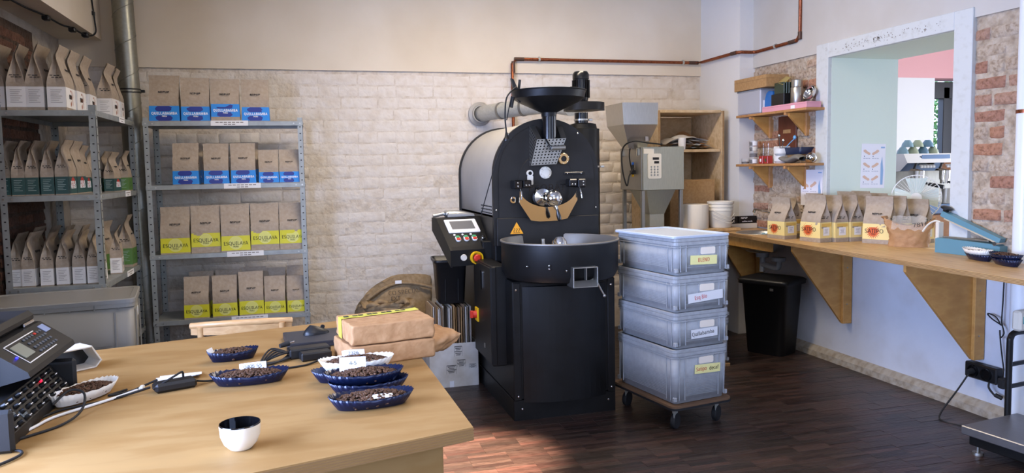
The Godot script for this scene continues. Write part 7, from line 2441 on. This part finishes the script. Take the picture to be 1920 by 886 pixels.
# ---------- behind the table ----------
func build_behind() -> void:
	# two big lidded crates on the floor
	var m: Material = mt("shaded crate grey", "8b8880", 0.5)  # darker copy of the crate grey, shade in this corner put into the colour
	for i in 2:
		var o := thing("lidded_crate", ["lower of two large grey crates on the floor behind the printer", "large grey crate with closed lid behind the printer, before the left rack"][i], "storage crate", Vector3(-1.315, 0.425 * i, -4.735), 8, "large grey crates")
		var w := 0.74
		var d := 0.52
		var h := 0.424
		var st := sh()
		loft(st, [ring_rr(w - 0.05, d - 0.05, 0.03, 0), ring_rr(w - 0.03, d - 0.03, 0.04, 0.006), ring_rr(w - 0.012, d - 0.012, 0.04, h - 0.05), ring_rr(w - 0.03, d - 0.03, 0.03, h - 0.05)], 0, true)
		put("crate_body", st, m, o)
		st = sh()
		for sx in [-1, 1]:
			for sz in [-1, 1]:
				box(st, Vector3(sx * (w / 2 - 0.1), h / 2 - 0.03, sz * (d / 2 - 0.002)), Vector3(0.012, h - 0.08, 0.008), 0.002)
				box(st, Vector3(sx * (w / 2 - 0.002), h / 2 - 0.03, sz * (d / 2 - 0.08)), Vector3(0.008, h - 0.08, 0.012), 0.002)
		for k in 5: box(st, Vector3(0, h - 0.045, (d / 2 - 0.002)), Vector3(w * 0.9, 0.004, 0.006), 0)
		for k in 6: box(st, Vector3(-w / 2 + 0.08 + k * (w - 0.16) / 5, h - 0.04, d / 2 - 0.002), Vector3(0.006, 0.03, 0.008))
		for k in 14: box(st, Vector3(0, 0.04 + k * 0.01, d / 2 - 0.008), Vector3(w - 0.24, 0.002, 0.004))
		put("crate_ribs", st, m, o).set_meta("kind", "stuff")
		st = sh()
		loft(st, [ring_rr(w - 0.004, d - 0.004, 0.04, h - 0.05), ring_rr(w + 0.004, d + 0.004, 0.045, h - 0.046), ring_rr(w + 0.004, d + 0.004, 0.045, h - 0.022)], FLAT, false)
		put("crate_rim", st, m, o)
		st = sh()
		loft(st, [ring_rr(w + 0.01, d + 0.01, 0.045, h - 0.024), ring_rr(w + 0.012, d + 0.012, 0.045, h - 0.004), ring_rr(w + 0.002, d + 0.002, 0.045, h), ring_rr(w - 0.05, d - 0.05, 0.04, h), ring_rr(w - 0.06, d - 0.06, 0.04, h - 0.004)], FLAT, true)
		put("crate_lid", st, mt("dusty lid", "8e8c86", 0.4), o)
		st = sh()
		box(st, Vector3(w / 2 + 0.003, h - 0.10, 0.06), Vector3(0.004, 0.05, 0.05), 0.001)
		put("lid_latch", st, M["white plastic"], o)
	# burlap sacks
	var bur := mt("burlap", "9c8768", 0.95, 0, noise("burl_c", 131, 0.03, [0.0, "c9bca8", 1.0, "ffffff"]), Vector3.ONE * 2, noise("burl_n", 132, 0.2, []), 0.25)
	var nz := FastNoiseLite.new()
	nz.seed = 44
	nz.frequency = 1.6
	nz.fractal_octaves = 3
	var s := thing("burlap_sack", "tall brown burlap sack with printed letters leaning at the white brick wall", "sack", Vector3(0.66, 0, -5.95), 0)
	var st := sh()
	var rings := []
	for j in 22:
		var v := j / 21.0
		var ring := []
		for k in 44:
			var t := TAU * k / 44
			var sq := 1.0 / pow(pow(absf(cos(t)), 3.2) + pow(absf(sin(t)), 3.2), 1.0 / 3.2)
			var q := 1.0 + 0.09 * nz.get_noise_3d(cos(t), v * 1.6, sin(t))
			var thin := 1.0 - 0.75 * smoothstep(0.55, 1.0, v)
			var topy := 0.70 - 0.17 * pow(cos(t) * 0.5 - 0.12, 2) * 4.0 * (1.0 if cos(t) < 0.2 else 0.25)
			ring.append(Vector3(cos(t) * 0.295 * sq * q, v * topy, -sin(t) * 0.17 * sq * q * thin + 0.03 * nz.get_noise_2d(cos(t) * 2.0, v * 3.0)))
		rings.append(ring)
	loft(st, rings, 1, true)
	put("sack_cloth", st, bur, s)
	st = sh()
	var seam := []
	for k in 23:
		var u := k / 22.0
		seam.append(Vector3(-0.27 + u * 0.56, 0.60 + 0.055 * sin(u * PI) - 0.12 * pow(1.0 - u, 3), 0.075 + 0.012 * sin(u * 9.0)))
	tube(st, seam, 0.013, 7, false)
	put("folded_hem", st, bur, s)
	letter(s, "CO SPECIAL", 0.032, mt("faded print", "4a3f33", 0.9), Vector3(0.07, 0.58, 0.105), Vector3(-18, 0, 3), "printed_letters", 1.1)
	letter(s, "EXT", 0.032, M["faded print"], Vector3(0.0, 0.535, 0.122), Vector3(-18, 0, 3), "printed_letters", 1.1)
	put("white_tag", bx(Vector3(0.05, 0.025, 0.002)), M["paper white"], s).position = Vector3(0.03, 0.655, 0.078)
	var f := thing("burlap_sack", "slumped burlap sack with gathered mouth in front of the tall sack", "sack", Vector3(0.52, 0, -5.52), 0)
	st = sh()
	rings = []
	for j in 20:
		var v := j / 19.0
		var ring := []
		for k in 40:
			var t := TAU * k / 40
			var q := 1.0 + 0.12 * nz.get_noise_3d(cos(t) + 5, v * 1.5, sin(t)) + 0.05 * sin(t * 9.0) * smoothstep(0.6, 1.0, v)
			var rr := 0.27 * (1.0 - 0.55 * smoothstep(0.5, 0.85, v) + 0.25 * smoothstep(0.85, 1.0, v))
			ring.append(Vector3(cos(t) * rr * q * 1.05 + 0.05 * smoothstep(0.5, 1.0, v), v * 0.56 + 0.02 * sin(t * 3.0) * v, -sin(t) * rr * q * 0.62))
		rings.append(ring)
	var inner := []
	for v in rings[-1]: inner.append(Vector3(v.x * 0.8 + 0.01, v.y - 0.04, v.z * 0.8))
	rings.append(inner)
	loft(st, rings, 1, true)
	put("sack_cloth", st, bur, f)
	st = sh()
	for q in [[0.0, 0.14], [1.6, 0.12], [3.4, 0.15]]:
		var pts := []
		for k in 10:
			var t: float = q[0] + k * 0.2
			pts.append(Vector3(cos(t) * q[1] + 0.05, 0.54 + 0.02 * sin(k * 0.7), -sin(t) * q[1] * 0.62))
		tube(st, pts, 0.02, 7, false)
	put("rolled_mouth", st, bur, f)
	# carton with flattened boxes, bin on top of them
	var wb := thing("white_carton", "white cardboard box with shipping labels standing beside the roaster", "box", Vector3(0.972, 0, -5.29), 0)
	var wc := mt("white cardboard", "d3cec4", 0.75, 0, noise("wc_c", 141, 0.01, [0.0, "dcd4c8", 1.0, "ffffff"]), Vector3.ONE)
	for q in [[0, 0.157, 0.165, 0.345, 0.314, 0.006], [0, 0.157, -0.165, 0.345, 0.314, 0.006], [0.1695, 0.157, 0, 0.006, 0.314, 0.324], [-0.1695, 0.157, 0, 0.006, 0.314, 0.324], [0, 0.003, 0, 0.345, 0.006, 0.324]]:
		put("box_panel", bx(Vector3(q[3], q[4], q[5]), 0.001, Vector3(q[0], q[1], q[2])), wc, wb)
	for q in [[0.03, 0.255, 0.055, 0.07], [0.05, 0.17, 0.06, 0.05], [-0.02, 0.13, 0.07, 0.06], [0.13, 0.145, 0.05, 0.03]]:
		st = sh()
		for k in 6: box(st, Vector3(q[0], q[1] + q[3] / 2 - k * q[3] / 6, 0.1686), Vector3(q[2] * (0.95 - 0.2 * (k % 3)), q[3] * 0.07, 0.0006))
		for k in [-1, 1]: box(st, Vector3(q[0] + k * q[2] / 2, q[1], 0.1686), Vector3(0.0012, q[3], 0.0006))
		put("printed_label", st, M["ink"], wb)
	st = sh()
	box(st, Vector3(-0.02, 0.02, 0.1687), Vector3(0.03, 0.06, 0.0008))
	put("tape_patch", st, M["white tape"], wb)
	rng.seed = 601
	var cd := [M["cardboard"], mt("grey cardboard", "8f8579", 0.85), mt("dark card", "7b6248", 0.85), mt("white card edge", "bdb6aa", 0.85)]
	for i in 18:
		var left := i < 8
		var h := rng.randf_range(0.545, 0.575)
		var x := (-0.14 + i * 0.011) if left else (-0.02 + (i - 8) * 0.0165)
		var o := solo("flat_carton", bx(Vector3(0.0065, h, 0.27), 0.0005, Vector3(0, h / 2, 0)), cd[rng.randi() % 4], "flattened cardboard box standing on edge in the white carton", "cardboard", Vector3(0.972 + x, 0.0065, -5.29 + rng.randf_range(-0.015, 0.02)), 0, "flattened boxes in the white carton")
		o.rotation_degrees.z = 0.0
	var bn := thing("storage_bin", "black plastic bin standing on the flattened boxes under the control panel", "bin", Vector3(0.985, 0.585, -5.29), -4)
	st = sh()
	loft(st, [ring_rr(0.17, 0.22, 0.03, 0.0), ring_rr(0.185, 0.235, 0.035, 0.01), ring_rr(0.215, 0.27, 0.035, 0.285), ring_rr(0.24, 0.295, 0.035, 0.288), ring_rr(0.242, 0.297, 0.035, 0.31), ring_rr(0.225, 0.28, 0.03, 0.31), ring_rr(0.2, 0.25, 0.03, 0.2)], 0, true)
	for k in 2: box(st, Vector3(-0.045 + k * 0.09, 0.15, 0.122), Vector3(0.006, 0.26, 0.012), 0.002)
	put("bin_shell", st, M["black plastic"], bn)
	# scoop on the panel ledge
	var sc := thing("aluminium_scoop", "shiny aluminium scoop lying on top of the roaster's control panel", "scoop", Vector3(1.03, 1.1875, -5.235), 4)
	st = sh()
	sheet(st, func(u, v): return Vector3(0.13 - v * 0.20, 0.002 + 0.047 * sin(u * PI) * (0.35 + 0.65 * sin(clampf(v * 1.15, 0, 1) * PI * 0.5)), 0.045 * cos(u * PI) * (0.55 + 0.45 * v)), 14, 10)
	sheet(st, func(u, v): return Vector3(0.129 - (1 - v) * 0.198, 0.001 + 0.045 * sin(u * PI) * (0.35 + 0.65 * sin(clampf((1 - v) * 1.15, 0, 1) * PI * 0.5)), 0.043 * cos(u * PI) * (0.55 + 0.45 * (1 - v))), 14, 10)
	ball(st, Vector3(-0.07, 0.024, 0), Vector3(0.02, 0.024, 0.044), 14)
	put("scoop_bowl", st, mt("cast aluminium", "cfcfcb", 0.3, 0.9), sc)
	st = sh()
	tube(st, [Vector3(-0.085, 0.025, 0), Vector3(-0.12, 0.018, 0), Vector3(-0.155, 0.012, 0), Vector3(-0.165, 0.012, 0)], 0.012, 10)
	put("scoop_handle", st, M["cast aluminium"], sc)
	# power cord clipped at the hopper
	var pc := thing("hanging_lead", "black power cord with earthed plug hanging from the hopper past the drum", "cable", Vector3(1.26, 1.7, -4.64))
	st = sh()
	tube(st, [Vector3(1.325, 2.03, -4.655), Vector3(1.285, 2.0, -4.64), Vector3(1.25, 1.95, -4.63), Vector3(1.24, 1.85, -4.63), Vector3(1.245, 1.76, -4.63), Vector3(1.247, 1.72, -4.63)], 0.005, 8)
	tube(st, [Vector3(1.245, 1.76, -4.63), Vector3(1.235, 1.70, -4.64), Vector3(1.18, 1.55, -4.66), Vector3(1.115, 1.30, -4.72), Vector3(1.10, 1.22, -4.75)], 0.0032, 6)
	tube(st, [Vector3(1.25, 1.82, -4.63), Vector3(1.27, 1.9, -4.64), Vector3(1.29, 1.97, -4.65)], 0.0035, 6)
	pw("cord", st, M["black rubber"], pc)
	st = sh()
	lathe(st, [Vector2(0, 0), Vector2(0.02, 0), Vector2(0.021, 0.012), Vector2(0.012, 0.025), Vector2(0.008, 0.05), Vector2(0.006, 0.055)], 14, Transform3D(Basis(), Vector3(1.247, 1.69, -4.63)))
	pw("plug", st, M["black plastic"], pc)
	st = sh()
	cyl(st, Vector3(1.285, 1.90, -4.645), Vector3(1.30, 1.965, -4.65), 0.011)
	pw("inline_switch", st, M["black plastic"], pc)

func _ready() -> void:
	build_camera_and_light()
	common_materials()
	build_shell()
	build_spot()
	build_roaster()
	build_cyclone()
	build_exhaust()
	bag_materials()
	build_racks()
	build_duct_and_cables()
	build_crates()
	build_bagger()
	build_cabinet()
	build_wall_shelves()
	build_counter()
	build_counter_things()
	build_right_floor()
	build_table()
	build_table_things()
	build_behind()
	build_cafe_things()
